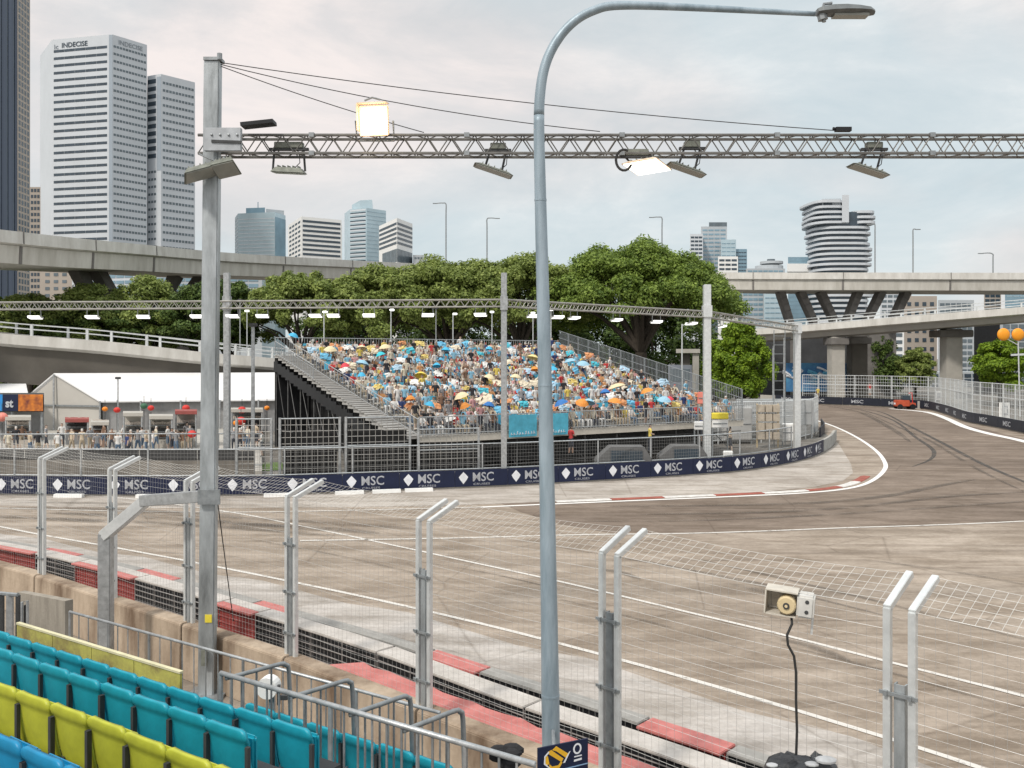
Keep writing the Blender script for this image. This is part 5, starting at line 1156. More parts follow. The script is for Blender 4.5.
for k, (r, u) in enumerate(empties[:110]):
    p = sg_(u, r + .66, LZ + RI * r)
    if sp_root is None:
        sp_root = thing('stadium_seat', 'x', 'seat', tuple(p)); sp_root.rotation_euler = (0, 0, rz_s + math.pi)
        m = MB(); m.box((0, .12, .45), (.44, .42, .05)); mk('seat_pan', m, tq, sp_root, origin=(0, 0, 0), bevel=.01); m = MB(); m.box((0, -.10, .72), (.44, .05, .50)); mk('backrest', m, tq, sp_root, origin=(0, 0, 0), bevel=.01); c = sp_root
    else: c = copy_tree(sp_root, p, rz_s + math.pi)
    c['label'] = 'empty turquoise seat, %s empty one from the left in %s grandstand row' % (ordn[sum(1 for a_, b_ in empties if a_ == r and b_ < u)], ordn[r]); c['group'] = 'empty turquoise seats in the grandstand'
# ------------------------------------------------------------------ viaducts
def deckpts(lst): return smoothpath([P(px, d, H + (HY - py) * d / F) for px, py, d in lst], 6)
up_pts = deckpts([(-260, 211, 66), (-120, 224, 74), (0, 236.5, 84), (100, 245.5, 98), (200, 254.5, 116), (310, 261, 138), (410, 266, 158), (520, 270.5, 168), (640, 273, 165), (735, 275, 156), (860, 275.3, 152), (1024, 275.6, 150), (1200, 275, 150), (1500, 273, 150)])
root = thing('viaduct', 'high concrete road viaduct curving across behind the trees', 'viaduct', tuple(up_pts[20]))
m = MB(); m.sweep(up_pts, [(-5.0, 0), (-4.75, 0), (-4.75, -.9), (4.75, -.9), (4.75, 0), (5.0, 0), (5.06, -1.08), (4.6, -1.25), (-4.6, -1.25), (-5.06, -1.08)]); mk('parapet', m, conc_p, root)
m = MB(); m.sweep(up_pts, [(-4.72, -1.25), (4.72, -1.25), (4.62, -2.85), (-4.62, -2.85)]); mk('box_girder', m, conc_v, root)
for i in range(3, len(up_pts) - 2, 4):
    p = up_pts[i]; t = (up_pts[i + 1] - up_pts[i - 1]).normalized(); n = Vector((t.y, -t.x, 0))
    m = MB(); m.bar(p + n * 4.74 + Vector((0, 0, -1.27)), p + n * 4.66 + Vector((0, 0, -2.86)), .28, .10, up=n); mk('girder_joint', m, conc_b, root)
    m = MB(); m.bar(p + n * 5.05 + Vector((0, 0, .02)), p + n * 5.09 + Vector((0, 0, -1.05)), .10, .05, up=n); mk('parapet_joint', m, conc_b, root)
# inclined Y struts
def pathpx(pts, px): return min(pts, key=lambda p: abs(512 + F * p.x / p.y - px) if p.y > 1 else 1e9)
def strut(a_px, b_px, yb, label_root, dz=-2.8, d_off=0.0, th=1.1):
    p = pathpx(up_pts, a_px); q0 = P(a_px, p.y + d_off, p.z + dz); q1 = Q(b_px, yb, p.y + d_off)
    m = MB(); k = 6; prev = None
    for i in range(k):
        f0, f1 = i / k, (i + 1) / k; m.bar(q0.lerp(q1, f0), q0.lerp(q1, f1 + .01), th * (1 - .25 * f0), 2.4, up=Vector((0, 1, 0)))
    mk('strut', m, conc_b, label_root)
for nm, ss, sx_, db in (('viaduct pier of six leaning dark struts in front of the ribbed tower', [(780, 792, 330), (800, 817, 330), (820, 838, 330), (858, 843, 330), (881, 862, 330), (906, 888, 330)], 840, 0), ('leaning dark viaduct pier behind the left trees', [(78, 88, 292), (97, 110, 292)], 95, 0), ('curved viaduct pier left of the tall lighting pole', [(176, 168, 292), (202, 190, 292)], 185, 0)):
    p = pathpx(up_pts, sx_); r_ = thing('viaduct_pier', nm, 'pier', (p.x, p.y, 0), 'viaduct piers')
    for a_, b_, y_ in ss: strut(a_, b_, y_, r_)
    m = MB(); lo = Q(ss[0][1], ss[0][2], p.y); hi = Q(ss[-1][1], ss[-1][2], p.y); m.box(((lo.x + hi.x) / 2, p.y, lo.z / 2), (abs(hi.x - lo.x) + 1.5, 3, lo.z)); mk('pier_stem', m, conc_b, r_)
# street lamps on the viaduct
def vlamp(px, ytop, d, side, label, arm=1.6, double=False, zb=None, mm=galvd, r0=.13):
    p = pathpx(up_pts, px); b = P(px, d, (zb if zb is not None else p.z - .5)); tz = H + (HY - ytop) * d / F; tp_ = P(px, d, tz)
    root = thing('street_lamp', label, 'street lamp', tuple(b), 'street lamps on the viaduct')
    m = MB(); m.tube(smoothpath([b, b.lerp(tp_, .8), tp_ + Vector((0, 0, -.25)), tp_ + Vector((side * arm * .35, 0, 0)), tp_ + Vector((side * arm, 0, -.05))], 4), [r0 - .04 * i / 16 for i in range(17)], 6); mk('pole', m, mm, root)
    m = MB(); m.box(tp_ + Vector((side * (arm + .35), 0, -.08)), (.9, .3, .14)); mk('lamp_head', m, galvd, root, bevel=.04)
    if double:
        m = MB(); m.tube([tp_ + Vector((0, 0, -.3)), tp_ + Vector((-side * arm, 0, -.05))], .06, 5); mk('second_arm', m, mm, root)
vlamp(446, 203, 162, -1, 'tall hooked street lamp on the viaduct left of the trees crest')
vlamp(487, 218, 166, 1, 'hooked street lamp on the viaduct just left of the blue lamp post')
vlamp(662, 217, 166, -1, 'thin pale street lamp above the rain tree crown')
vlamp(875, 224, 155, -1, 'tall street lamp right of the ribbed round tower', .6)
vlamp(913, 229, 155, 1, 'second street lamp right of the ribbed round tower', .5)
vlamp(993, 253, 150, -1, 'shorter street lamp with a long arm near the right edge', 1.7)

def ramp(name, label, pts, hw, girder, rail=True, mg=conc_d, gd=1.7, post_s=4, near=1, ph=.95):
    root = thing(name, label, 'ramp', tuple(pts[len(pts) // 2]))
    m = MB(); m.sweep(pts, [(-hw, 0), (-hw + .22, 0), (-hw + .22, -.45), (hw - .22, -.45), (hw - .22, 0), (hw, 0), (hw + .03, -ph), (hw - .5, -1.1), (-hw + .5, -1.1), (-hw - .03, -ph)]); mk('parapet', m, conc_p, root)
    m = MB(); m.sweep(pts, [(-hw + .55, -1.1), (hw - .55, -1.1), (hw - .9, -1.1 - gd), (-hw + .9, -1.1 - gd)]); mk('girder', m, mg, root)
    if rail:
        for sd in (1, -1):
            for dz in (.55, .95):
                m = MB(); m.sweep(pts, [((hw - .1) * sd - .05, dz - .045), ((hw - .1) * sd + .05, dz - .045), ((hw - .1) * sd + .05, dz + .045), ((hw - .1) * sd - .05, dz + .045)]); mk('rail', m, alu, root)
            Lp = Path([(p.x, p.y) for p in pts]); 
            for i in range(0, len(pts), 1):
                if i % post_s: continue
                p = pts[i]; t = (pts[min(i + 1, len(pts) - 1)] - pts[max(i - 1, 0)]).normalized(); n = Vector((t.y, -t.x, 0)) * (hw - .1) * sd
                m = MB(); m.bar(p + n, p + n + Vector((0, 0, 1.0)), .22, .14); mk('rail_post', m, alu, root)
    return root
lp = smoothpath([P(px, d, H + (HY - py) * d / F) for px, py, d in [(-250, 302, 76), (-120, 317, 78), (0, 332.5, 80), (100, 341, 81), (202, 352, 83), (260, 358, 85), (340, 366, 90), (430, 378, 98), (520, 388, 108)]], 8)
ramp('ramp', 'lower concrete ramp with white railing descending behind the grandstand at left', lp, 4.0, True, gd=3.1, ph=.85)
for px in (226, 345, 60 - 160, ):
    p = pathpx(lp, px); m = MB(); m.box((p.x, p.y, (p.z - 2.4) / 2), (1.1, 1.6, p.z - 2.6)); m2 = m
    solo('ramp_pier', 'dark ramp pier ' + {226: 'just right of the tall lighting pole', 345: 'under the grandstand side', -100: 'beyond the left edge'}[px], 'pier', m, conc_b, (p.x, p.y, 0), 'piers under the lower ramps', bevel=.08)
rp_ = smoothpath([P(px, d, H + (HY - py) * d / F) for px, py, d in [(740, 331, 146), (797, 327, 140), (860, 322, 134), (930, 316, 128), (1024, 308, 122), (1130, 298, 118), (1300, 285, 112)]], 8)
ramp('ramp', 'lower concrete ramp at right rising over the track exit', rp_, 4.0, True, gd=.8, mg=mat('girder_mid', (.34, .32, .29), .9, 0, .12, .4))  # girder colour darkened to carry the shade under the deck
for px, wpx, nm, dd, mm in ((836, 13, 'pale square ramp pier left of the pair over the track', -2.0, conc), (857, 16, 'darker wide ramp pier right of the pair over the track', 6, conc_d), (951, 16, 'single ramp pier standing before the beige towers', 2, conc)):
    p = pathpx(rp_, px); d = p.y + dd; wd = wpx * d / F; root = thing('ramp_pier', nm, 'pier', tuple(P(px, d, 0)), 'piers under the lower ramps')
    m = MB(); q = P(px, d, (p.z - 2.0) / 2); m.box(q, (wd, 2.2, p.z - 2.0)); mk('column', m, mm, root, bevel=.08)
    m = MB(); m.box((q.x, q.y, p.z - 2.7), (wd + (2.5 if px == 951 else .8), 3.4, 1.0)); mk('cap_beam', m, conc_b, root, bevel=.08)

# ------------------------------------------------------------------ towers
def tower(name, label, foot, z1, wallm, bands, cat='tower', z0=0, roofz=None):
    """foot: list of world XY, CCW as seen from above or not; bands: list of (i, j, zs, h, n, gap, inset0, inset1, material)"""
    c = sum((Vector(p) for p in foot), Vector((0, 0))) / len(foot)
    root = thing(name, label, cat, (c.x, c.y, 0))
    m = MB(); m.prism(foot, z0, z1); mk('wall', m, wallm, root)
    for (i, zs, h, n, gap, i0, i1, mm) in bands:
        a = Vector((*foot[i][:2], 0)); b = Vector((*foot[(i + 1) % len(foot)][:2], 0)); d = (b - a); Ln = d.length; d.normalize(); nn = Vector((d.y, -d.x, 0))
        if nn.dot(Vector((c.x, c.y, 0)) - a) > 0: nn = -nn
        for z in zs:
            m = MB(); s0 = i0 * Ln; s1 = (1 - i1) * Ln; w_ = (s1 - s0) / n
            for k in range(n):
                u0, u1 = s0 + w_ * k + gap * w_ / 2, s0 + w_ * (k + 1) - gap * w_ / 2
                q0, q1 = a + d * u0 + nn * .12, a + d * u1 + nn * .12; r0, r1 = a + d * u0 - nn * .1, a + d * u1 - nn * .1
                m.prism([q0, q1, r1, r0], z, z + h)
            mk('window_band', m, mm, root)
    return root
def pxy(px, d): return ((px - 512) / F * d, d)
def zat(py, d): return H + (HY - py) * d / F
def zs(y0, y1, pitch, d):  # list of z from pixel rows
    out = []; y = y0
    while y < y1: out.append(zat(y, d)); y += pitch
    return out
# white hotel-like tower with strip windows
ftA = [pxy(40, 640), pxy(52, 608), pxy(109, 598), pxy(112.5, 598), pxy(147, 618), pxy(147, 660), pxy(60, 680)]
tA = [zat(35, 600)] * 7; tA[0] = zat(39.5, 600)
bA = [(1, zs(49, 262, 7.35, 600), 1.75, 5, .03, .03, .03, glass_dk), (3, zs(48, 262, 7.35, 600), 1.5, 11, .22, .02, .02, glass_md), (2, [zat(262, 600)], zat(36, 600) - zat(262, 600), 1, 0, 0, 0, bstrip)]
tw = tower('office_tower', 'tallest pale tower with dark strip windows and letters along its top', ftA, zat(35.5, 600), bwhite, bA)
a_ = Vector((*ftA[1], 0)); b_ = Vector((*ftA[2], 0)); d_ = (b_ - a_).normalized(); n_ = Vector((d_.y, -d_.x, 0)); n_ = n_ if n_.y < 0 else -n_
def facade_text(s, a, d, n, u0, z, sz, mm, parent, sx=1.0, bold=.03):
    v, f = text_mesh(s, sz, bold); m = MB(); m.add([a + d * (u0 + p.x * sx) + n * (.25 + p.z) + Vector((0, 0, z + p.y)) for p in v], f); mk('lettering', m, mm, parent)
facade_text('Ic', a_, d_, n_, 1.6, zat(45.4, 600), 4.4, mat('sign_grey', (.22, .25, .28), .6), tw, 1.2, .05)
facade_text('INDECISE', a_, d_, n_, 7.6, zat(44.6, 600), 4.6, glass_dk, tw, 1.05, .09)
a2 = Vector((*ftA[3], 0)); b2 = Vector((*ftA[4], 0)); d2 = (b2 - a2).normalized(); n2_ = Vector((d2.y, -d2.x, 0)); n2_ = n2_ if n2_.y < 0 else -n2_
facade_text('INDECISE', a2, d2, n2_, 4.0, zat(43.5, 600), 4.2, mat('sign_grey', (.22, .25, .28), .6), tw, 1.0, .04)
ftB = [pxy(147.5, 626), pxy(157, 622), pxy(161, 621), pxy(195, 640), pxy(195, 690), pxy(147, 690)]
tower('office_tower', 'lower pale tower joined to the right of the lettered one', ftB, zat(73.5, 620), bwhite, [(0, zs(82, 162, 7.5, 620), 3.0, 1, .0, .05, .1, glass_dk), (1, [zat(170, 620)], zat(76, 620) - zat(170, 620), 1, 0, 0, 0, bstrip), (2, zs(83, 262, 7.5, 620), 1.7, 10, .25, .04, .03, glass_md), (0, zs(172, 262, 7.5, 620), 1.6, 3, .3, .05, .05, glass_md)])
ftC = [pxy(-14, 395), pxy(17, 388), pxy(17.3, 388), pxy(30, 400), pxy(30, 430), pxy(-14, 430)]
tw = tower('office_tower', 'dark navy glass tower cut by the left edge of the photo', ftC, 230, navyg, [(2, zs(-40, 320, 6.6, 390), 2.0, 4, .35, .05, .05, glass_dk)])
m = MB(); m.prism([pxy(17.35, 387.9), pxy(30.1, 399.9), pxy(30.1, 429), pxy(17.35, 429)], 0, 230.2); mk('grid_wall', m, bbeige, tw)
for k in range(5):
    x_ = -12 + k * 6.5; m = MB(); d_ = 395 - 7 * (x_ + 14) / 31; m.bar(Vector((*pxy(x_, d_ - .2), 0)), Vector((*pxy(x_, d_ - .2), 230)), .25, .3); mk('mullion', m, glass_dk, tw)
tower('apartment_block', 'narrow beige block behind the dark glass tower', [pxy(30, 480), pxy(40.5, 480), pxy(40.5, 500), pxy(30, 500)], zat(187, 480), bbeige, [(0, zs(192, 322, 6, 480), 1.7, 3, .3, .05, .05, glass_dk)], 'building')
tower('apartment_block', 'plain beige block seen under the viaduct behind the left trees', [pxy(40, 300), pxy(72, 300), pxy(72, 320), pxy(40, 320)], zat(266, 300), bbeige, [(0, zs(276, 318, 7, 300), 1.0, 3, .5, .1, .1, glass_md)], 'building')
tower('office_block', 'low pale glass block seen between the viaduct piers at left', [pxy(80, 260), pxy(135, 255), pxy(135, 275), pxy(80, 275)], zat(268, 257), bwhite, [(0, zs(278, 320, 6, 257), .9, 6, .1, .03, .03, glass_bl)], 'building')
tower('office_block', 'grey glass block under the viaduct just left of the lighting pole', [pxy(150, 255), pxy(262, 255), pxy(262, 275), pxy(150, 275)], zat(268, 257), bgrey, [(0, zs(276, 330, 6, 257), 1.0, 10, .1, .03, .03, glass_bl)], 'building')
# blue glass block
ftD = [pxy(235, 520), pxy(238, 505), pxy(275, 500), pxy(285.5, 512), pxy(285.5, 540), pxy(235, 540)]
tw = tower('office_tower', 'pale blue glass block with a small crown, left of the white banded ones', ftD, zat(213.5, 505), glass_lt, [(1, zs(219, 258, 3.6, 502), .35, 7, .04, .01, .01, bwhite), (2, [zat(258, 505)], zat(218, 505) - zat(258, 505), 1, 0, 0, 0, glass_bl), (0, zs(219, 258, 3.6, 510), .35, 1, 0, 0, 0, bwhite)])
m = MB(); m.prism([pxy(246, 512), pxy(265, 510), pxy(265, 530), pxy(246, 530)], zat(213.5, 505), zat(207.5, 510)); m.tube([(pxy(258, 515)[0], 515, zat(208, 515)), (pxy(258, 515)[0], 515, zat(202, 515))], .25, 5); mk('roof_crown', m, glass_bl, tw)
m = MB(); m.prism([pxy(266, 506), pxy(284, 512), pxy(284, 530), pxy(266, 530)], zat(213.5, 505), zat(210, 510)); mk('roof_plant', m, bgrey, tw)
# white banded building 1
ftE = [pxy(288, 480), pxy(301.5, 450), pxy(341.5, 462), pxy(342, 490), pxy(290, 500)]
tower('office_block', 'white building with dark horizontal bands, left of the rounded blue tower', ftE, zat(217, 452), white, [(1, zs(222.5, 262, 4.7, 452), 1.15, 1, 0, .03, .03, glass_dk), (0, zs(222.5, 262, 4.7, 452), 1.0, 4, .3, .08, .05, glass_dk)], 'building')
ftF = [pxy(344.5, 530), pxy(350, 515), pxy(366, 510), pxy(366.5, 510), pxy(386, 520), pxy(386, 550), pxy(345, 550)]
tw = tower('office_tower', 'rounded blue glass tower between two white banded buildings', ftF, zat(209, 514), glass_lt, [(1, zs(211, 262, 4.0, 512), .9, 1, 0, .02, .02, bwhite), (1, zs(213.5, 262, 4.0, 512), .7, 1, .0, .02, .02, glass_dk), (3, zs(213, 262, 4.0, 516), .15, 4, .03, .01, .01, glass_bl)])
m = MB(); m.prism([pxy(352, 517), pxy(360, 512), pxy(372, 513), pxy(373, 530), pxy(352, 530)], zat(209, 514), [zat(204, 514), zat(201, 514), zat(200, 514), zat(200.5, 514), zat(203, 514)]); mk('rounded_crown', m, glass_lt, tw)
ftG = [pxy(379, 478), pxy(397, 450), pxy(412.5, 470), pxy(412.5, 495), pxy(380, 495)]
tower('office_block', 'smaller white banded building right of the rounded blue tower', ftG, zat(218.5, 452), white, [(0, zs(225, 248, 4.8, 452), 1.2, 1, 0, .02, .02, glass_dk), (1, zs(225, 248, 4.8, 452), 1.2, 1, 0, .02, .02, glass_dk), (0, [zat(262, 452)], 6.5, 4, .05, .2, 0, glass_md), (1, [zat(262, 452)], 6.5, 4, .05, 0, .02, glass_md)], 'building')
tower('office_block', 'tiny pale roof block peeping over the viaduct right of the banded buildings', [pxy(413, 460), pxy(424, 460), pxy(424, 480), pxy(413, 480)], zat(255, 460), bgrey, [(0, [zat(259, 460)], 1.0, 3, .3, .1, .1, glass_md)], 'building')
# right: stepped cluster
def blk(label, x0, x1, ytop, d, wallm, pitch, bh, n, gm, name='apartment_tower', ybot=330, gap=.15, dep=20, skew=0, top=None):
    r_ = tower(name, label, [pxy(x0, d + skew), pxy(x1, d), pxy(x1, d + dep), pxy(x0, d + dep + skew)], zat(ytop, d), wallm, [(0, zs(ytop + pitch * 1.1, min(ybot, ytop + pitch * 60), pitch, d), bh, n, gap, .04, .04, gm)], 'tower'); return r_
blk('stepped pale apartment tower, left wing with white balcony bands', 690, 703, 234, 500, bwhite, 3.9, 1.0, 3, glass_dk)
tw = blk('tallest grey slab of the stepped cluster right of the rain tree', 701, 727, 226.5, 515, bgrey, 4.1, .9, 4, glass_bl)
m = MB(); m.prism([pxy(709, 516), pxy(727, 516), pxy(727, 530), pxy(709, 530)], zat(226.5, 515), zat(222, 515)); mk('roof_plant', m, glass_md, tw)
blk('blue glass slab stepping down beside the tallest grey one', 721, 736, 239.5, 505, glass_lt, 4.0, .4, 3, glass_bl)
blk('dark blue end slab of the stepped cluster', 735, 747, 249, 508, glass_bl, 3.6, .5, 4, glass_dk)
blk('low white banded block in front of the stepped cluster', 718, 738, 256.5, 470, white, 4.4, 1.1, 3, glass_dk, 'apartment_block', 300)
tw = blk('wide grey podium block with a round drum crown', 746, 785, 268.5, 430, bgrey, 3.2, .8, 7, glass_bl, 'office_block')
for y0, y1, a, b in ((268.5, 264, 755, 783), (264, 262, 763, 779), (262, 259.5, 760, 783), (259.5, 257, 767, 775)):
    c0 = (a + b) / 2; rr_ = (b - a) / 2 * 430 / F; cx, cy = pxy(c0, 440); m = MB(); m.prism([(cx + rr_ * math.cos(2 * math.pi * i / 16), cy + rr_ * math.sin(2 * math.pi * i / 16)) for i in range(16)], zat(y0, 430), zat(y1, 430)); mk('crown_ring', m, bgrey if (y0 in (268.5, 262)) else glass_md, tw)
tw = blk('teal glass block tucked left of the ribbed round tower', 788, 812, 257, 470, glass_bl, 4, .3, 4, glass_bl, 'office_block')
m = MB(); m.prism([pxy(787, 466), pxy(812, 466), pxy(812, 470), pxy(787, 470)], zat(272, 468), zat(264, 468)); mk('white_band', m, white, tw)
# ribbed curved tower
bd = 450; cx = pxy(837, bd + 16)[0]; root = thing('ribbed_tower', 'round white ribbed tower of wavy stacked floors above the right viaduct', 'tower', (cx, bd + 15, 0))
rnd = random.Random(21); pitch = 5.35
def outline(c0x, hw, dep, k=26, ph=0, wv=.5, seed=0):
    return [(c0x + (hw + wv * math.sin(3 * a + ph)) * math.copysign(abs(math.cos(a)) ** .55, math.cos(a)), bd + 16 + (dep + wv * math.sin(2 * a + ph)) * math.copysign(abs(math.sin(a)) ** .7, math.sin(a))) for a in [2 * math.pi * i / k for i in range(k)]]
m = MB(); m.prism(outline(cx, 13.6, 13.2, wv=0), 0, zat(211, bd)); mk('glass_core', m, glass_dk, root)
m = MB(); m.prism([pxy(842, bd + 1), pxy(849, bd + 1), pxy(849, bd + 12), pxy(842, bd + 12)], zat(222, bd), zat(194.5, bd)); mk('lift_core', m, bwhite, root)
m = MB(); m.prism([pxy(822, bd + 4), pxy(841, bd + 3), pxy(841, bd + 12), pxy(822, bd + 12)], zat(205, bd), zat(197.5, bd)); mk('roof_house', m, bgrey, root)
m = MB(); m.prism(outline(pxy(824, bd + 16)[0], 8.4, 12.6, wv=0), zat(213, bd), zat(201, bd)); mk('upper_glass', m, glass_dk, root)
y = 200; i = 0
while y < 335:
    if y < 222:     # upper storeys: left part only, right part lower
        o = outline(pxy(824, bd + 16)[0] + rnd.uniform(-.4, .4), 9.2 + [.8, 0, 0, .4][i % 4], 14.5, ph=i)
        if y > 206:
            o2 = outline(pxy(855.5, bd + 16)[0], 5.9 + rnd.uniform(0, .7), 14.5, ph=i); m = MB(); m.prism(o2, zat(y + 1.6, bd), zat(y - .9, bd)); mk('floor_slab', m, bwhite, root)
    else: o = outline(cx + rnd.uniform(-.6, .6) + (.8 if i % 3 == 0 else 0), 14.2 + [1.2, .2, .5][i % 3] + rnd.uniform(-.2, .3), 14.3, ph=i * .9)
    m = MB(); m.prism(o, zat(y + 1.7, bd), zat(y - .7, bd)); mk('floor_slab', m, bwhite, root)
    y += pitch * .98; i += 1
# city seen below the ramps at right
blk('beige tower behind the ramp near the right edge', 984, 1001, 288, 420, bbeige, 4.4, 1.2, 3, glass_dk, 'apartment_tower', 400)
blk('teal glass tower at the right edge behind the ramp', 1005, 1040, 286, 400, glass_bl, 5, .3, 5, glass_lt, 'office_tower', 400)
blk('white office building seen under the ramp left of the round tree', 868, 904, 322, 230, white, 7, .9, 4, glass_md, 'office_block', 392, .1, 15)
blk('beige pillared building under the ramp behind the round tree', 904, 937, 296, 260, bbeige, 9, 1.1, 4, glass_dk, 'office_block', 392, .5, 15)
blk('pale grid windowed building right of the single ramp pier', 938, 974, 300, 240, bgrey, 6, .9, 6, glass_md, 'office_block', 392, .2, 15)
blk('blue grey office tower low behind the viaduct right of rain tree', 742, 764, 290, 350, bgrey, 5, .9, 4, glass_bl, 'office_tower', 392, .15, 15)
blk('light glass office tower below the viaduct left of the leaning struts', 764, 786, 288, 345, glass_lt, 5, .4, 4, glass_bl, 'office_tower', 392, .15, 15)
blk('grey building behind the leaning struts at their right', 880, 912, 292, 330, bwhite, 5, .9, 5, glass_md, 'office_block', 340, .2, 15)
m = MB(); m.prism([pxy(974, 165), pxy(1000, 165), pxy(1000, 172), pxy(974, 172)], 0, zat(322, 165)); solo('dark_kiosk', 'tall matt black clad building block behind the right hand trees', 'building', m, black, (pxy(987, 165)[0], 168, 0), bevel=.1)
blk('low grey shophouse right of the black block, behind the orange balls', 1000, 1060, 322, 190, bgrey, 6, .9, 7, glass_md, 'office_block', 390, .2, 12)
blk('distant slab behind the right barrier fence', 860, 985, 372, 200, bgrey, 5, .8, 14, glass_dk, 'office_block', 392, .2, 10)
# dark building + blue hoarding under the right ramp
m = MB(); m.prism([pxy(742, 152), pxy(848, 150), pxy(848, 156), pxy(742, 158)], 0, zat(333, 150)); solo('dark_underpass', 'dark grey block under the viaduct behind the blue hoarding', 'building', m, mat('underpass_dark', (.05, .052, .055), .8, 0, .3, .3), (pxy(820, 153)[0], 153, 0), bevel=.1)
root = thing('blue_hoarding', 'blue hoarding with white and turquoise swirls under the right ramp', 'hoarding', tuple(P(815, 142, 0)))
m = MB(); m.prism([pxy(786, 142), pxy(848, 142), pxy(848, 142.3), pxy(786, 142.3)], 1.2, zat(363, 142)); mk('panel', m, blue_b, root)
rnd = random.Random(9)
for k in range(12):
    m = MB(); x0 = rnd.uniform(790, 842); y0 = rnd.uniform(368, 380); pts = [P(x0 + 4.5 * t * math.cos(k + t * .9), 141.9, zat(y0 + 2.4 * math.sin(t * 1.6 + k), 142)) for t in [i * .35 for i in range(8)]]
    m.tube(pts, .16 if k % 2 else .26, 4); mk('swirl', m, letter if k % 3 else mat('swirl_blue', (.12, .42, .62), .6), root)
# ------------------------------------------------------------------ vegetation
def leaf_material(name, dk, lt, tr=.18):
    m = bpy.data.materials.new(name); m.use_nodes = True; nt = m.node_tree; L = nt.links; b = nt.nodes['Principled BSDF']
    b.inputs['Roughness'].default_value = .6; b.inputs['Specular IOR Level'].default_value = .3
    g = nt.nodes.new('ShaderNodeNewGeometry'); tcn = nt.nodes.new('ShaderNodeTexCoord')
    n = nt.nodes.new('ShaderNodeTexNoise'); n.inputs['Scale'].default_value = .8; n.inputs['Detail'].default_value = 3; L.new(tcn.outputs['Object'], n.inputs[0])
    mth = nt.nodes.new('ShaderNodeMath'); mth.operation = 'MULTIPLY_ADD'; mth.inputs[1].default_value = .55; L.new(g.outputs['Random Per Island'], mth.inputs[0]); 
    m2 = nt.nodes.new('ShaderNodeMath'); m2.operation = 'MULTIPLY_ADD'; m2.inputs[1].default_value = 1.3; m2.inputs[2].default_value = -.42; L.new(n.outputs[0], m2.inputs[0]); L.new(m2.outputs[0], mth.inputs[2])
    r = nt.nodes.new('ShaderNodeValToRGB'); r.color_ramp.elements[0].color = (*dk, 1); r.color_ramp.elements[1].color = (*lt, 1); r.color_ramp.elements[0].position = .1; r.color_ramp.elements[1].position = .9
    L.new(mth.outputs[0], r.inputs[0]); L.new(r.outputs[0], b.inputs['Base Color'])
    t = nt.nodes.new('ShaderNodeBsdfTranslucent'); L.new(r.outputs[0], t.inputs[0]); mx = nt.nodes.new('ShaderNodeMixShader'); mx.inputs[0].default_value = tr
    L.new(b.outputs[0], mx.inputs[1]); L.new(t.outputs[0], mx.inputs[2]); L.new(mx.outputs[0], nt.nodes['Material Output'].inputs[0]); return m
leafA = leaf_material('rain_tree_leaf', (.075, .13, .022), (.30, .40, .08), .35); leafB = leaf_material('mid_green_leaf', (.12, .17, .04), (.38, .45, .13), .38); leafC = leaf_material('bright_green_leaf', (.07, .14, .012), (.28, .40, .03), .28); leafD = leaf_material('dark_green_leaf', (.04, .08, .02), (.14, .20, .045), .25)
def crown(name, clumps, nleaf, size, mm, parent, seed, flat=.5):
    """leaf-sized faces scattered through flattened clumps"""
    rnd = random.Random(seed); vs = []; fs = []; g = rnd.gauss
    vol = [c[3] * c[4] for c in clumps]; tot = sum(vol)
    for (cx, cy, cz, rx, rz_), v in zip(clumps, vol):
        n = int(nleaf * v / tot)
        for _ in range(n):
            a = Vector((g(0, 1), g(0, 1), g(0, 1))).normalized(); rad = rnd.random() ** .33
            if a.z < -.2 and rnd.random() < .6: continue
            rr_ = rad * (1 + rnd.uniform(-.12, .22)); p = Vector((cx + a.x * rx * rr_, cy + a.y * rx * rr_, cz + a.z * rz_ * rr_))
            nrm = (Vector((a.x * .7, a.y * .7, a.z + flat)) + Vector((g(0, .55), g(0, .55), g(0, .45)))).normalized()
            t = nrm.cross(Vector((g(0, 1), g(0, 1), g(0, 1)))).normalized(); b = nrm.cross(t); s = size * rnd.uniform(.6, 1.3)
            k = len(vs); vs += [p - t * s, p - b * s * .55 + t * s * .1, p + t * s, p + b * s * .55 + t * s * .1]; fs.append((k, k + 1, k + 2, k + 3))
    me = bpy.data.meshes.new(name); me.from_pydata(vs, [], fs); me.materials.append(mm); me.update(); o = bpy.data.objects.new(name, me); col.objects.link(o); o.parent = parent; return o
def limbs(root, base, clumps, r0, hfork, seed, nmain=5):
    rnd = random.Random(seed); m = MB(); b = Vector(base); f = b + Vector((0, 0, hfork))
    m.tube([b, b + Vector((.05, .02, hfork * .4)), f], [r0 * 1.35, r0, r0 * .85], 9)
    cs = sorted(clumps, key=lambda c: rnd.random())[:nmain * 3]
    m2 = MB()
    for i, c in enumerate(cs):
        e_ = Vector(c[:3]) + Vector((0, 0, -c[4] * .2)); mid = f.lerp(e_, .5) + Vector((rnd.uniform(-.4, .4), rnd.uniform(-.4, .4), (e_ - f).length * .10))
        m2.tube([f, f.lerp(mid, .5) + Vector((0, 0, .1)), mid, e_], [r0 * .55, r0 * .42, r0 * .25, r0 * .06], 6)
    mk('trunk', m, bark, root, origin=(0, 0, 0)); mk('branches', m2, bark, root, origin=(0, 0, 0))
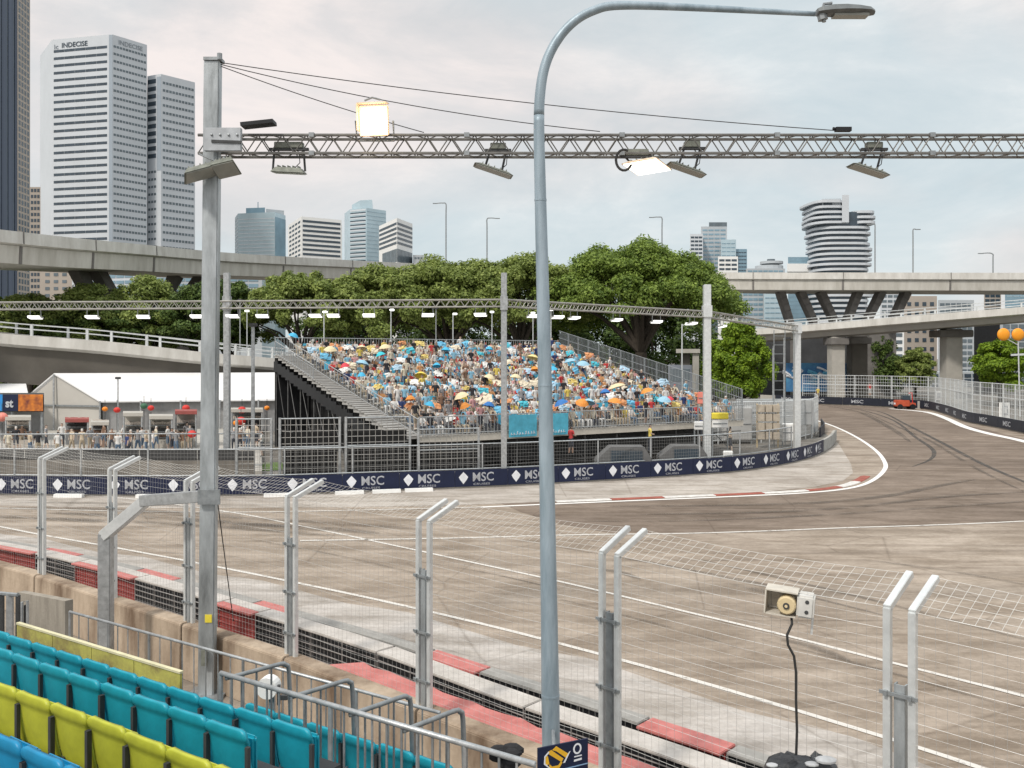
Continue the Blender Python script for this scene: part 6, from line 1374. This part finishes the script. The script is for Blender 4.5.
def tree(label, px, d, ytop, wpx, ybot, mm, nleaf, size, seed, kind='round', name='tree', trunk=.3, cat='tree', group=None, ncl=44):
    W_ = wpx * d / F; zt = zat(ytop, d); zb = zat(ybot, d); zb = max(zb, .6); hz = zt - zb; base = P(px, d, 0); root = thing(name, label, cat, tuple(base), group); rnd = random.Random(seed); cl = []
    for i in range(ncl):
        if kind == 'umbrella':
            a = rnd.uniform(0, 2 * math.pi); rr_ = math.sqrt((i + .5) / ncl) * W_ / 2 * .92; z = zb + hz * (.97 - .62 * (rr_ / (W_ / 2)) ** 3.0) - rnd.uniform(.04, .20) * hz * (1 if i % 3 else 1.7)
            a = i * 2.4 + rnd.uniform(-.3, .3); cl.append((rr_ * math.cos(a), rr_ * math.sin(a) * .8, z - hz * .05 + rnd.uniform(-.02, .02) * hz, W_ * rnd.uniform(.05, .10), hz * rnd.uniform(.06, .12)))
        else:
            a = i * 2.4; f = (i + .5) / ncl; zz = zb + hz * (.12 + .80 * f); prof = math.sin(math.pi * min(1, .22 + .74 * f)) ** .6; rr_ = W_ / 2 * prof * rnd.uniform(.35, .98)
            cl.append((rr_ * math.cos(a), rr_ * math.sin(a), zz + rnd.uniform(-.05, .05) * hz, W_ * rnd.uniform(.08, .17), hz * rnd.uniform(.06, .12)))
    crown('crown', cl, nleaf, size, mm, root, seed); limbs(root, (0, 0, 0), cl, trunk, max(zb * .9, hz * .28 if kind == 'umbrella' else hz * .15), seed)
    return root
tree('huge spreading rain tree behind the right half of the grandstand', 641, 97, 238, 204, 345, leafA, 150000, .18, 1, 'umbrella', 'rain_tree', .75, ncl=120)
tree('broad rain tree behind the blue lamp post, left of the huge one', 520, 100, 247, 150, 345, leafB, 60000, .19, 2, 'umbrella', 'rain_tree', .5, ncl=90)
tree('olive green rain tree behind the upper middle of the crowd', 448, 101, 253, 150, 345, leafB, 60000, .19, 3, 'umbrella', 'rain_tree', .5, ncl=90)
tree('fourth rain tree from the right, behind the left crowd', 378, 100, 263, 140, 345, leafB, 55000, .19, 4, 'umbrella', 'rain_tree', .45, ncl=80)
tree('lighter green tree behind the left end of the grandstand', 302, 98, 266, 120, 350, leafB, 50000, .19, 5, 'umbrella', 'rain_tree', .45, ncl=70)
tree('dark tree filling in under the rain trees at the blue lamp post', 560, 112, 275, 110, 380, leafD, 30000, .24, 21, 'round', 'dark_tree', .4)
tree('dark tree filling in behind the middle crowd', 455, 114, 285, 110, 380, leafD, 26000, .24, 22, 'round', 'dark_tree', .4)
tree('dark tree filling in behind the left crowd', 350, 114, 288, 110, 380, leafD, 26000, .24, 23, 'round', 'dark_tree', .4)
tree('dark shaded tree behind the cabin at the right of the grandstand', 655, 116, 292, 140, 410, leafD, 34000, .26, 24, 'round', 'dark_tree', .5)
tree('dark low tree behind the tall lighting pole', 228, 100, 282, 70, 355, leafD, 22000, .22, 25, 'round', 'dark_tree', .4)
for i, (px, yt, wd, lab, lm) in enumerate([(30, 292, 80, 'first from the left edge', leafB), (92, 283, 84, 'second from the left edge, lighter', leafB), (150, 275, 74, 'third from the left edge, tallest', leafB), (196, 285, 66, 'fourth from left, by the lighting pole', leafD), (60, 300, 90, 'low dark one between first and second', leafD), (128, 300, 90, 'low dark one between second and third', leafD), (-20, 296, 80, 'cut by the left edge', leafD)]):
    tree('bushy tree between the viaduct and lower ramp, ' + lab, px, 91 + (i % 3), yt, wd, 352, lm, 22000, .17, 40 + i, 'round', 'bushy_tree', .3, group='bushy trees between viaduct and ramp')
tree('bright green dense tree right of the grandstand beside the far truss pole', 740, 76, 321, 60, 402, leafC, 45000, .13, 60, 'round', 'bright_tree', .25)
tree('small bright bush tree filling the left side of the bright green tree', 716, 80, 338, 34, 402, leafC, 14000, .14, 61, 'round', 'bright_tree', .2)
tree('slim dark tree under the right ramp beside the ramp pier pair', 882, 152, 334, 32, 392, leafD, 14000, .22, 62, 'round', 'dark_tree', .3)
tree('round green tree under the right ramp before the beige building', 915, 146, 348, 40, 388, leafB, 22000, .2, 63, 'round', 'round_tree', .3)
tree('yellow green tree at the right edge behind the black banner wall', 1000, 120, 341, 62, 392, leafC, 26000, .18, 64, 'round', 'round_tree', .3)
tree('low dark green tree behind the fence left of the round tree', 893, 150, 356, 26, 392, leafD, 9000, .2, 65, 'round', 'dark_tree', .2)
tree('shrubby tree under the ramp at the far left edge', 18, 105, 368, 76, 412, leafB, 16000, .2, 66, 'round', 'bushy_tree', .3)

# ------------------------------------------------------------------ left concourse: marquee, tents, kiosks
TD_ = 78
root = thing('marquee', 'long white marquee with grey gable end below the lower ramp', 'tent', tuple(P(60, TD_, 0)))
zr, ze = zat(373, TD_), zat(401, TD_)
g0, g1, ga = P(22, TD_, 0), P(100, TD_ - 2, 0), P(54, TD_ - 1, 0)
zr = H + (HY - 373) * TD_ / F; ze = H + (HY - 400) * TD_ / F
dirR = Vector((1, .12, 0)).normalized(); LR = 24.0
m = MB(); A0 = Vector((g0.x, g0.y, ze)); B0 = Vector((g1.x, g1.y, ze)); C0 = Vector((ga.x, ga.y, zr)); off = dirR * LR + Vector((0, 10, 0)); far = Vector((14, 22, 0))
fr = Vector((22, 5, 0))
for a, b, c, d in ((B0, C0, C0 + fr, B0 + fr), (A0, C0, C0 + fr, A0 + fr)):
    m.add([a, b, c, d] + [v + Vector((0, 0, -.12)) for v in (a, b, c, d)], [(0, 1, 2, 3), (4, 5, 6, 7), (0, 1, 5, 4), (2, 3, 7, 6), (1, 2, 6, 5), (3, 0, 4, 7)])
mk('roof', m, tent_m, root)
m = MB(); w0 = Vector((0, .15, 0)); m.add([A0 + w0, B0 + w0, C0 + w0 + Vector((0, 0, -.1)), Vector((B0.x, B0.y + .15, 0)), Vector((A0.x, A0.y + .15, 0))] , [(0, 4, 3, 1, 2)]); mk('gable', m, tent_g, root)
for f in (.5,):
    m = MB(); m.bar(Vector((ga.x, ga.y - .05, 0)), C0 + Vector((0, -.05, -.1)), .12, .08); mk('gable_pole', m, galv, root)
m = MB(); zb_ = zat(405, TD_); m.bar(Vector((A0.x, A0.y - .02, zb_)), Vector((B0.x, B0.y - .02, zb_)), .10, .14); mk('gable_beam', m, galvd, root)
m = MB(); q = B0 + fr; m.add([(B0.x, B0.y + .5, 0), (q.x, q.y + .5, 0), (q.x, q.y + .5, ze - .1), (B0.x, B0.y + .5, ze - .1)], [(0, 1, 2, 3)]); mk('side_wall', m, mat('shade_wall_grey', (.30, .30, .30), .8, 0, .3, .6), root)
for i in range(8):
    q = B0 + fr * (i / 7); m = MB(); m.bar(Vector((q.x, q.y, 0)), q, .12, .12); mk('leg', m, galv, root)
m = MB(); a, b, c = P(-20, 74, zat(394, 74)), P(28, 74, zat(394, 74)), P(4, 76, zat(384, 76))
m.add([a, b, P(28, 80, zat(394, 74)), P(-20, 80, zat(394, 74)), P(-20, 77, zat(384, 76)), P(26, 77, zat(384, 76))], [(0, 1, 5, 4), (2, 3, 4, 5), (0, 4, 3), (1, 2, 5)])
r_ = thing('small_tent', 'small white ridge tent at the left edge behind the shop panels', 'tent', tuple(P(4, 76, 0))); mk('roof', m, tent_m, r_); m = MB()
for q in (a, b, P(28, 80, a.z), P(-20, 80, a.z)): m.bar(Vector((q.x, q.y, 0)), q, .12, .12)
mk('frame', m, galv, r_)
# shop with picture panels
root = thing('shop_kiosk', 'shop kiosk with blue, dark and orange picture panels at left edge', 'kiosk', tuple(P(20, 66, 0)))
dK = 66
m = MB(); m.prism([pxy(-20, dK + .3), pxy(44, dK + .3), pxy(44, dK + 4), pxy(-20, dK + 4)], zat(412, dK), zat(395, dK)); mk('canopy', m, darkm, root)
m = MB()
for px in (-18, 12, 42): m.bar(P(px, dK + .4, 0), P(px, dK + .4, zat(411, dK)), .14, .14); 
mk('frame', m, galvd, root)
for a, b, mm, nm in ((-18, 2.5, mat('panel_blue', (.03, .25, .60), .5), 'blue_panel'), (2.8, 18, navy, 'dark_panel'), (18.3, 43, mat('panel_picture', (.80, .26, .03), .5, 0, 0, 1.4, c2=(.16, .04, .03), detail=2), 'picture_panel')):
    m = MB(); m.prism([pxy(a, dK), pxy(b, dK), pxy(b, dK + .12), pxy(a, dK + .12)], zat(411, dK), zat(394.5, dK)); o_ = mk(nm, m, mm, root)
    if nm == 'dark_panel':
        v, f = text_mesh('st', .85, .03); m = MB(); m.add([P(5.5, dK - .03, zat(407, dK)) + Vector((p.x * .9, -.01 - p.z, p.y)) for p in v], f); mk('lettering', m, mat('pale_lettering', (.45, .47, .5), .5), o_)
m = MB(); m.prism([pxy(-20, dK + 3.6), pxy(44, dK + 3.6), pxy(44, dK + 3.9), pxy(-20, dK + 3.9)], 0, zat(411, dK)); mk('back_wall', m, mat('shade_wall_grey', (.20, .20, .20), .8), root)
# stalls with shelves
rnd = random.Random(31)
def stall(label, x0, x1, d, ytop, wallm, accent=None):
    root = thing('market_stall', label, 'stall', tuple(P((x0 + x1) / 2, d, 0)), 'stalls on the concourse'); zt = zat(ytop, d)
    m = MB(); m.prism([pxy(x0, d + 1.6), pxy(x1, d + 1.6), pxy(x1, d + 1.8), pxy(x0, d + 1.8)], 0, zt); mk('back_panel', m, wallm, root)
    m = MB(); m.prism([pxy(x0, d), pxy(x1, d), pxy(x1, d + .7), pxy(x0, d + .7)], .0, 1.0); mk('counter', m, wallm, root)
    for k in range(3):
        z = 1.05 + k * .42; m = MB(); m.prism([pxy(x0 + 1, d + 1.2), pxy(x1 - 1, d + 1.2), pxy(x1 - 1, d + 1.6), pxy(x0 + 1, d + 1.6)], z, z + .05)
        mk('shelf', m, galvd, root)
        m = MB(); n = int((x1 - x0) / 1.9)
        for i in range(n): x_ = x0 + 1.8 + (x1 - x0 - 3.6) * i / max(1, n - 1); m.box(P(x_, d + 1.35, z + .16), (.11, .11, rnd.uniform(.14, .28)))
        o_ = mk('goods', m, mat(['goods_brown', 'goods_dark', 'goods_pale'][k], [(.20, .12, .08), (.05, .05, .05), (.5, .45, .4)][k], .6), root); o_['kind'] = 'stuff'
    m = MB(); m.prism([pxy(x0 - 1, d - .3), pxy(x1 + 1, d - .3), pxy(x1 + 1, d + 1.9), pxy(x0 - 1, d + 1.9)], zt, zt + .22); mk('awning', m, accent or conc, root)
    for x_ in (x0, x1): m = MB(); m.bar(P(x_, d - .2, 0), P(x_, d - .2, zt), .09, .09); mk('post', m, galv, root)
    return root
stall('dark shelved stall below the marquee gable', 66, 88, 64, 422, mat('stall_grey', (.22, .22, .22), .8), mat('faded_red_awning', (.30, .08, .07), .8))
stall('brown shelved stall right of the dark one below the gable', 92, 108, 62, 425, mat('stall_brown', (.26, .18, .14), .8), conc)
stall('pale stall with goods under the marquee edge', 124, 142, 60, 416, conc)
stall('pale counter stall left of the lighting pole', 150, 172, 60, 419, conc)
stall('pale stall just left of the lighting pole', 176, 196, 62, 414, conc, mat('faded_red_awning', (.30, .08, .07), .8))
stall('beige shelf stall below the picture panels', 6, 30, 60, 420, mat('stall_beige', (.42, .38, .33), .8))
stall('grey stall right of the lighting pole', 232, 262, 66, 412, mat('stall_grey', (.22, .22, .22), .8), conc)
# round red lanterns / balls
for px, py, d, rr_, mm, lab in ((105, 409, 70, .30, orange, 'brown orange ball hanging by the marquee corner'), (117, 410, 69, .36, redp, 'red ball hanging right of the marquee corner'), (144, 406, 70, .38, mat('dark_green_paint', (.05, .14, .08), .6), 'dark green ball hanging before the marquee'), (151, 408, 69, .34, redp, 'small red ball next to the dark green one'), (186, 408, 68, .40, redp, 'red ball left of the tall lighting pole'), (242, 410, 66, .42, redp, 'upper red ball right of the lighting pole'), (241, 421, 65, .5, redp, 'larger red ball below the upper one'), (2, 417, 60, .5, mat('coral_paint', (.75, .25, .20), .6), 'coral ball at the left edge'), (236, 423, 63, .3, orange, 'small orange ball right of the lighting pole'), (267, 408, 70, .3, orange, 'orange ball behind the first grid fence'), (192, 434, 58, .4, redp, 'low red ball beside the white stall')):
    r_ = thing('lantern', lab, 'lantern', tuple(Q(px, py, d)), 'round lanterns over the concourse'); m = MB(); q = Q(px, py, d); m.sphere(q, rr_ * .72, n=12, m=8, sc=(1, 1, .85)); mk('globe', m, mm, r_); m = MB(); m.tube([q + Vector((0, 0, rr_ * .8)), q + Vector((0, 0, rr_ * .8 + .5))], .02, 4); m.tube([q + Vector((0, 0, -rr_ * .8)), Vector((q.x, q.y, 0.0))], .025, 4); mk('stick', m, darkm, r_)
# people on the concourse
rnd = random.Random(12)
lx = [8, 22, 30, 46, 58, 62, 72, 90, 104, 112, 118, 124, 131, 138, 146, 153, 160, 168, 176, 183, 190, 226, 234, 240, 248, 256, 262, 16, 38, 82, 97, 127, 142, 156, 172, 187, 244]
def near_(px): return 'by the picture panels' if px < 45 else 'below the marquee gable' if px < 100 else 'before the marquee side' if px < 145 else 'left of the pole' if px < 205 else 'right of the pole'
for k, px in enumerate(lx):
    b, sk, sh, tr, hd = rnd.randrange(5), rnd.choice([0, 1, 2]), rnd.choice(['white', 'black', 'beige', 'grey', 'brown', 'navy', 'white', 'grey', 'cream']), rnd.choice([0, 1, 2]), rnd.choice([0, 0, 1, 2])
    d = rnd.uniform(54, 63); o = bpy.data.objects.new('person', pmesh(True, b, sk, sh, tr, hd)); col.objects.link(o); o.location = P(px, d, 0.35); o.rotation_euler = (0, 0, rnd.uniform(0, 6.28))
    near = near_(px)
    tag(o, 'person in %s top on the concourse %s, %s from left there' % (sh, near, ordi(sum(1 for q_ in lx if near_(q_) == near and q_ <= px))), 'person', 'people on the left concourse')
mb = MB(); mb.prism([pxy(-200, 49), pxy(262, 49), pxy(262, 90), pxy(-200, 90)], .02, .35); struct('concourse', mb, conc)
r_ = railing('concourse_rail', 'pale railing along the front of the left concourse', [P(-30, 50, 0), P(60, 50.3, 0), P(150, 50.5, 0), P(262, 50.5, 0)], .5, 2.75 - .5, .5, .04, .018, 6)
# light poles behind the stand and on the concourse
def mast(label, px, d, ytop, lampx=0, r=.07, mm=galv, litlamp=True):
    root = thing('light_mast', label, 'light pole', tuple(P(px, d, 0)), 'slim light poles around the grandstand'); m = MB(); zt = zat(ytop, d); m.tube([P(px, d, 0), P(px, d, zt)], [r, r * .8], 7); mk('shaft', m, mm, root)
    m = MB(); m.box(P(px + lampx, d - .1, zt), (.42, .25, .18)); mk('lamp_head', m, lit2 if litlamp else darkm, root, bevel=.03)
    m = MB(); m.bar(P(px, d, zt - .1), P(px + lampx, d, zt), .05, .05); mk('arm', m, mm, root)
for px, d, yt, lx_, lab, l_ in ((253, 47, 325, 0, 'slim pole between the lighting pole and the stand', False), (247, 90, 311, 0, 'slim pole left of the grandstand top', True), (324, 82, 312, 1, 'slim pole behind the upper left stairs', True), (391, 84, 310, 1, 'slim lit pole behind the left crowd', True), (436, 86, 308, 0, 'slim pole behind the crowd top, left of centre', False), (453, 86, 314, 2, 'slim lit pole next to it over the crowd', True), (533, 88, 313, 0, 'slim pole hugging the blue lamp post', True), (551, 90, 310, 0, 'slim pole just right of the blue lamp post', True), (682, 70, 324, 6, 'slim white pole left of the truss pole by the green tree', True), (784, 70, 338, 4, 'slim pole left of the stubby truss pole', False), (773, 72, 344, 0, 'slimmest pole beside the bright green tree', False), (118, 74, 378, 0, 'thin dark pole in front of the marquee roof', False), (240, 88, 300, 0, 'thin pole between lighting pole and trees', False), (492, 90, 312, 0, 'thin pole left of the pole before the crowd', True)):
    mast(lab, px, d, yt, lx_, .06 if d > 60 else .11, alu if l_ else galv, l_)
# ladder scaffold next to stubby pole
root = thing('scaffold_ladder', 'thin scaffold ladder left of the stubby truss pole', 'scaffold', tuple(P(779, 66, 0))); m = MB()
for px in (774, 785): m.tube([P(px, 66, 0), P(px, 66, zat(330, 66))], .035, 5)
mk('upright', m, galvd, root)
for y in range(336, 430, 9): m = MB(); m.tube([P(774, 66, zat(y, 66)), P(785, 66, zat(y, 66))], .018, 4); mk('rung', m, galvd, root)
# grey cabin on stilts by the stand
root = thing('control_cabin', 'grey flat roofed cabin with pale column at the right of the grandstand', 'cabin', tuple(P(684, 80, 0))); dC = 80
m = MB(); m.prism([pxy(668, dC), pxy(692, dC), pxy(692, dC + 3), pxy(668, dC + 3)], 0, zat(365, dC)); mk('body', m, mat('cabin_grey', (.22, .24, .28), .7, 0, .2, .8), root)
m = MB(); m.prism([pxy(676, dC - .5), pxy(700, dC - .5), pxy(700, dC + 3.4), pxy(676, dC + 3.4)], zat(353, dC), zat(349, dC)); mk('roof', m, conc, root)
m = MB(); m.prism([pxy(692.5, dC - .3), pxy(699, dC - .3), pxy(699, dC + .4), pxy(692.5, dC + .4)], 0, zat(353.2, dC)); mk('column', m, conc, root)
m = MB(); m.prism([pxy(670, dC - .04), pxy(690, dC - .04), pxy(690, dC), pxy(670, dC)], zat(381, dC), zat(369, dC)); mk('window', m, glass_md, root)
m = MB(); m.prism([pxy(680, dC + .2), pxy(690, dC + .2), pxy(690, dC + .4), pxy(680, dC + .4)], zat(365.0, dC), zat(354, dC)); mk('upper_screen', m, conc_d, root)
# objects between fence and banner at the bend
def simplebox(name, label, cat, x0, x1, y0, y1, d, mm, dep=.8, lid=None, legs=False):
    root = thing(name, label, cat, tuple(P((x0 + x1) / 2, d, 0))); m = MB(); m.prism([pxy(x0, d), pxy(x1, d), pxy(x1, d + dep), pxy(x0, d + dep)], zat(y1, d), zat(y0, d)); mk('body', m, mm, root, bevel=.04)
    if lid: m = MB(); m.prism([pxy(x0 - .5, d - .08), pxy(x1 + .5, d - .08), pxy(x1 + .5, d + dep + .08), pxy(x0 - .5, d + dep + .08)], zat(y0, d) + .003, zat(y0, d) + .35); mk('lid', m, lid, root, bevel=.03)
    m = MB(); m.bar(P(x0 + 1, d - .02, zat((y0 + y1) / 2, d)), P(x1 - 1, d - .02, zat((y0 + y1) / 2, d)), .03, .06); mk('trim', m, galvd, root)
    if legs or zat(y1, d) > .1:
        m = MB(); [m.bar(P(x_, d + .1, 0), P(x_, d + .1, zat(y1, d)), .08, .08) for x_ in (x0 + .5, x1 - .5)]; mk('leg', m, galvd, root)
    return root
simplebox('marshal_table', 'white cabinet with yellow lid beside the truss pole', 'cabinet', 712, 728, 419, 428, 56, white, .8, yellow)
simplebox('equipment_box', 'low white box on legs left of the yellow lidded one', 'box', 694, 708, 422, 430, 56, white, .8)
simplebox('white_cabinet', 'white cabinet with dark latch behind the curved pale fence', 'cabinet', 782, 796, 424, 441, 66, white, 1.0)
simplebox('white_case', 'small white case at the foot of the truss pole fence', 'box', 723, 733, 452, 460, 53, white, .8)
root = thing('crate_stack', 'stack of cream wooden crates behind the curved fence', 'crates', tuple(P(768, 64, 0)))
for i in range(3):
    for j in range(4):
        m = MB(); x0 = 757 + i * 7.5; y0 = 404 + j * 9; m.box(P(x0 + 3.5, 65, zat(y0 + 4.5, 65)), (.48, .6, .55)); mk('crate', m, mat('crate_cream', (.46, .40, .32), .7, 0, .2, 3), root, bevel=.03)
m = MB(); m.bar(P(757, 65.5, 0), P(757, 65.5, zat(404, 65)), .1, .1); m.bar(P(778, 65.5, 0), P(778, 65.5, zat(404, 65)), .1, .1); mk('frame', m, cream, root)
simplebox('grey_container', 'long grey container behind the curved pale fence', 'container', 736, 812, 400, 425, 72, mat('container_grey', (.36, .37, .37), .7, 0, .15, .8), 2.4)
simplebox('pale_container', 'pale site container under the bright green tree', 'container', 700, 752, 408, 440, 68, mat('container_pale', (.42, .42, .41), .7, 0, .15, .8), 2.0)
simplebox('coral_panel', 'coral coloured sign board right of the grandstand front', 'board', 697.5, 706.5, 392, 404, 58, mat('coral_paint', (.75, .25, .20), .6), .1, None, True)
# people standing near the stand front and by the barriers
for k, (px, d, z, sh, lab) in enumerate([(703, 57.5, 1.1, 'navy', 'person in navy clothes under the coral board'), (671, 60, 2.2, 'red', 'person in red standing at the right end of the crowd'), (730, 60, .2, 'beige', 'person in beige beside the cream crates'), (650, 52, 1.0, 'yellow', 'person in yellow vest at the stand front right of the lamp post'), (571, 52, .9, 'red', 'person in red below the stand front right of the blue lamp post')]):
    o = bpy.data.objects.new('person', pmesh(True, k % 5, k % 3, sh, 0, 0)); col.objects.link(o); o.location = P(px, d, z); o.rotation_euler = (0, 0, 3 + k * .6); tag(o, lab, 'person')
o = bpy.data.objects.new('person', pmesh(True, 1, 0, 'red', 3, 0)); col.objects.link(o); o.location = P(870, 128, 1.0); o.scale = (1.2, 1.2, 1.2); tag(o, 'person in red behind the far fence by the ramp piers', 'person')
o = bpy.data.objects.new('person', pmesh(True, 2, 0, 'yellow', 2, 2)); col.objects.link(o); o.location = P(818, 118, 1.0); tag(o, 'person in yellow behind the far fence left of ramp piers', 'person')
# small orange vehicle at the outside of the bend
dV = 114.6; root = thing('utility_vehicle', 'small orange red utility vehicle parked against the far barrier', 'vehicle', tuple(P(905, dV, 0))); q = P(904, dV, 0)
m = MB(); m.prism([(q.x - 1.1, q.y - .6), (q.x + .5, q.y - .6), (q.x + .5, q.y + .6), (q.x - 1.1, q.y + .6)], .35, 1.15); m.prism([(q.x + .5, q.y - .55), (q.x + 1.3, q.y - .55), (q.x + 1.3, q.y + .55), (q.x + .5, q.y + .55)], .4, .8); mk('body', m, mat('vehicle_orange_red', (.50, .09, .04), .6), root, bevel=.06)
m = MB(); m.prism([(q.x - .3, q.y - .5), (q.x + .6, q.y - .5), (q.x + .5, q.y + .5), (q.x - .2, q.y + .5)], 1.15, 1.75); mk('cab', m, glass_dk, root, bevel=.05)
m = MB(); m.tube([(q.x + 1.1, q.y, .8), (q.x + 1.0, q.y, 2.1), (q.x + .6, q.y, 2.0)], .06, 6); mk('boom', m, redp, root)
for dx in (-.75, .85):
    for dy in (-.6, .6): m = MB(); m.tube([(q.x + dx, q.y + dy - .1, .33), (q.x + dx, q.y + dy + .1, .33)], .33, 14); mk('wheel', m, black, root)
m = MB(); m.bar(q + Vector((-1.15, -.1, .7)), q + Vector((-1.15, .3, .7)), .06, .2); mk('headlight', m, letter, root)
# orange balls on a pole at the right
root = thing('marker_pole', 'white pole with crossbar carrying two round orange balls, right edge', 'marker', tuple(P(1019, 100, 0)), None); dM = 100
m = MB(); m.tube([P(1020, dM, 0), P(1018, dM, zat(334, dM))], .07, 7); mk('pole', m, alu, root); m = MB(); m.bar(P(1011, dM, zat(355, dM)), P(1030, dM, zat(354, dM)), .12, .22); mk('crossbar', m, alu, root)
for px in (1003.5, 1018): m = MB(); m.sphere(Q(px, 334.5, dM - .1), .70, n=18, m=12, sc=(1, .45, 1)); mk('orange_disc', m, mat('amber_orange', (.85, .33, .02), .5, 0, .06, 2), root, smooth=True)
m = MB(); m.tube([Q(1003.5, 337, dM), Q(1018, 345, dM)], .05, 5); mk('side_arm', m, alu, root)
# white boards on the right fence
for px, d, y0, y1, lab in ((1004.5, 84, 402.5, 418, 'white board with dark figure on the right fence near the edge'), (938.5, 113, 391, 400, 'plain white board on the right fence further back')):
    root = thing('fence_board', lab, 'board', tuple(Q(px, y0, d))); h_ = zat(y0, d) - zat(y1, d); m = MB(); c_ = Q(px, (y0 + y1) / 2, d - .4); m.box(c_, (h_ * .62, .05, h_), R(-18)); mk('panel', m, white, root)
    m = MB(); m.box(c_ + Vector((0, -.05, 0)), (h_ * .34, .03, h_ * .6), R(-18)); mk('figure', m, mat('board_grey', (.45, .46, .47), .6), root)
    if px > 1000: m = MB(); m.box(c_ + Vector((0, -.08, .02)), (h_ * .2, .03, h_ * .42), R(-18)); mk('figure_centre', m, white, root)
root = thing('dark_hatch', 'dark wide hatch board fixed behind the right fence', 'board', tuple(Q(964, 396, 108))); m = MB(); m.box(Q(964, 395.5, 108), (1.9, .1, .8)); mk('panel', m, darkm, root); m = MB(); m.box(Q(964, 392, 107.9), (1.9, .12, .06)); mk('edge_strip', m, galvd, root)
# flat cabins under the stand front and behind banner (vans/barriers read as grey shapes)
for k, (x0, x1, y0, y1, d, lab) in enumerate([(596, 652, 447, 468, 49, 'left of the pair'), (660, 708, 446, 466, 52, 'right of the pair')]):
    root = thing('service_cart', 'low grey covered service cart behind the banner wall, ' + lab, 'cart', tuple(P((x0 + x1) / 2, d, 0)), 'service carts behind the banner wall'); m = MB(); za, zb2 = zat(y1, d), zat(y0, d); xa, xb = pxy(x0, d)[0], pxy(x1, d)[0]
    m.add([(xa, d, .3), (xb, d, .3), (xb, d, zb2 * .6), (xb - .4, d, zb2), (xa + .8, d, zb2), (xa, d, zb2 * .55)] + [(xa, d + 1.4, .3), (xb, d + 1.4, .3), (xb, d + 1.4, zb2 * .6), (xb - .4, d + 1.4, zb2), (xa + .8, d + 1.4, zb2), (xa, d + 1.4, zb2 * .55)], [(0, 1, 2, 3, 4, 5), (6, 7, 8, 9, 10, 11)] + [(i, (i + 1) % 6, (i + 1) % 6 + 6, i + 6) for i in range(6)]); mk('body', m, mat('cart_grey', (.13, .13, .13), .5, 0, .1, 2), root, bevel=.04)
    m = MB(); m.prism([(xa + .8, d - .03), (xb - .5, d - .03), (xb - .5, d), (xa + .8, d)], zb2 * .5, zb2 * .88); mk('window', m, glass_dk, root)
    for x_ in (xa + .6, xb - .6): m = MB(); m.tube([(x_, d - .05, .3), (x_, d + .15, .3)], .3, 12); mk('wheel', m, black, root)
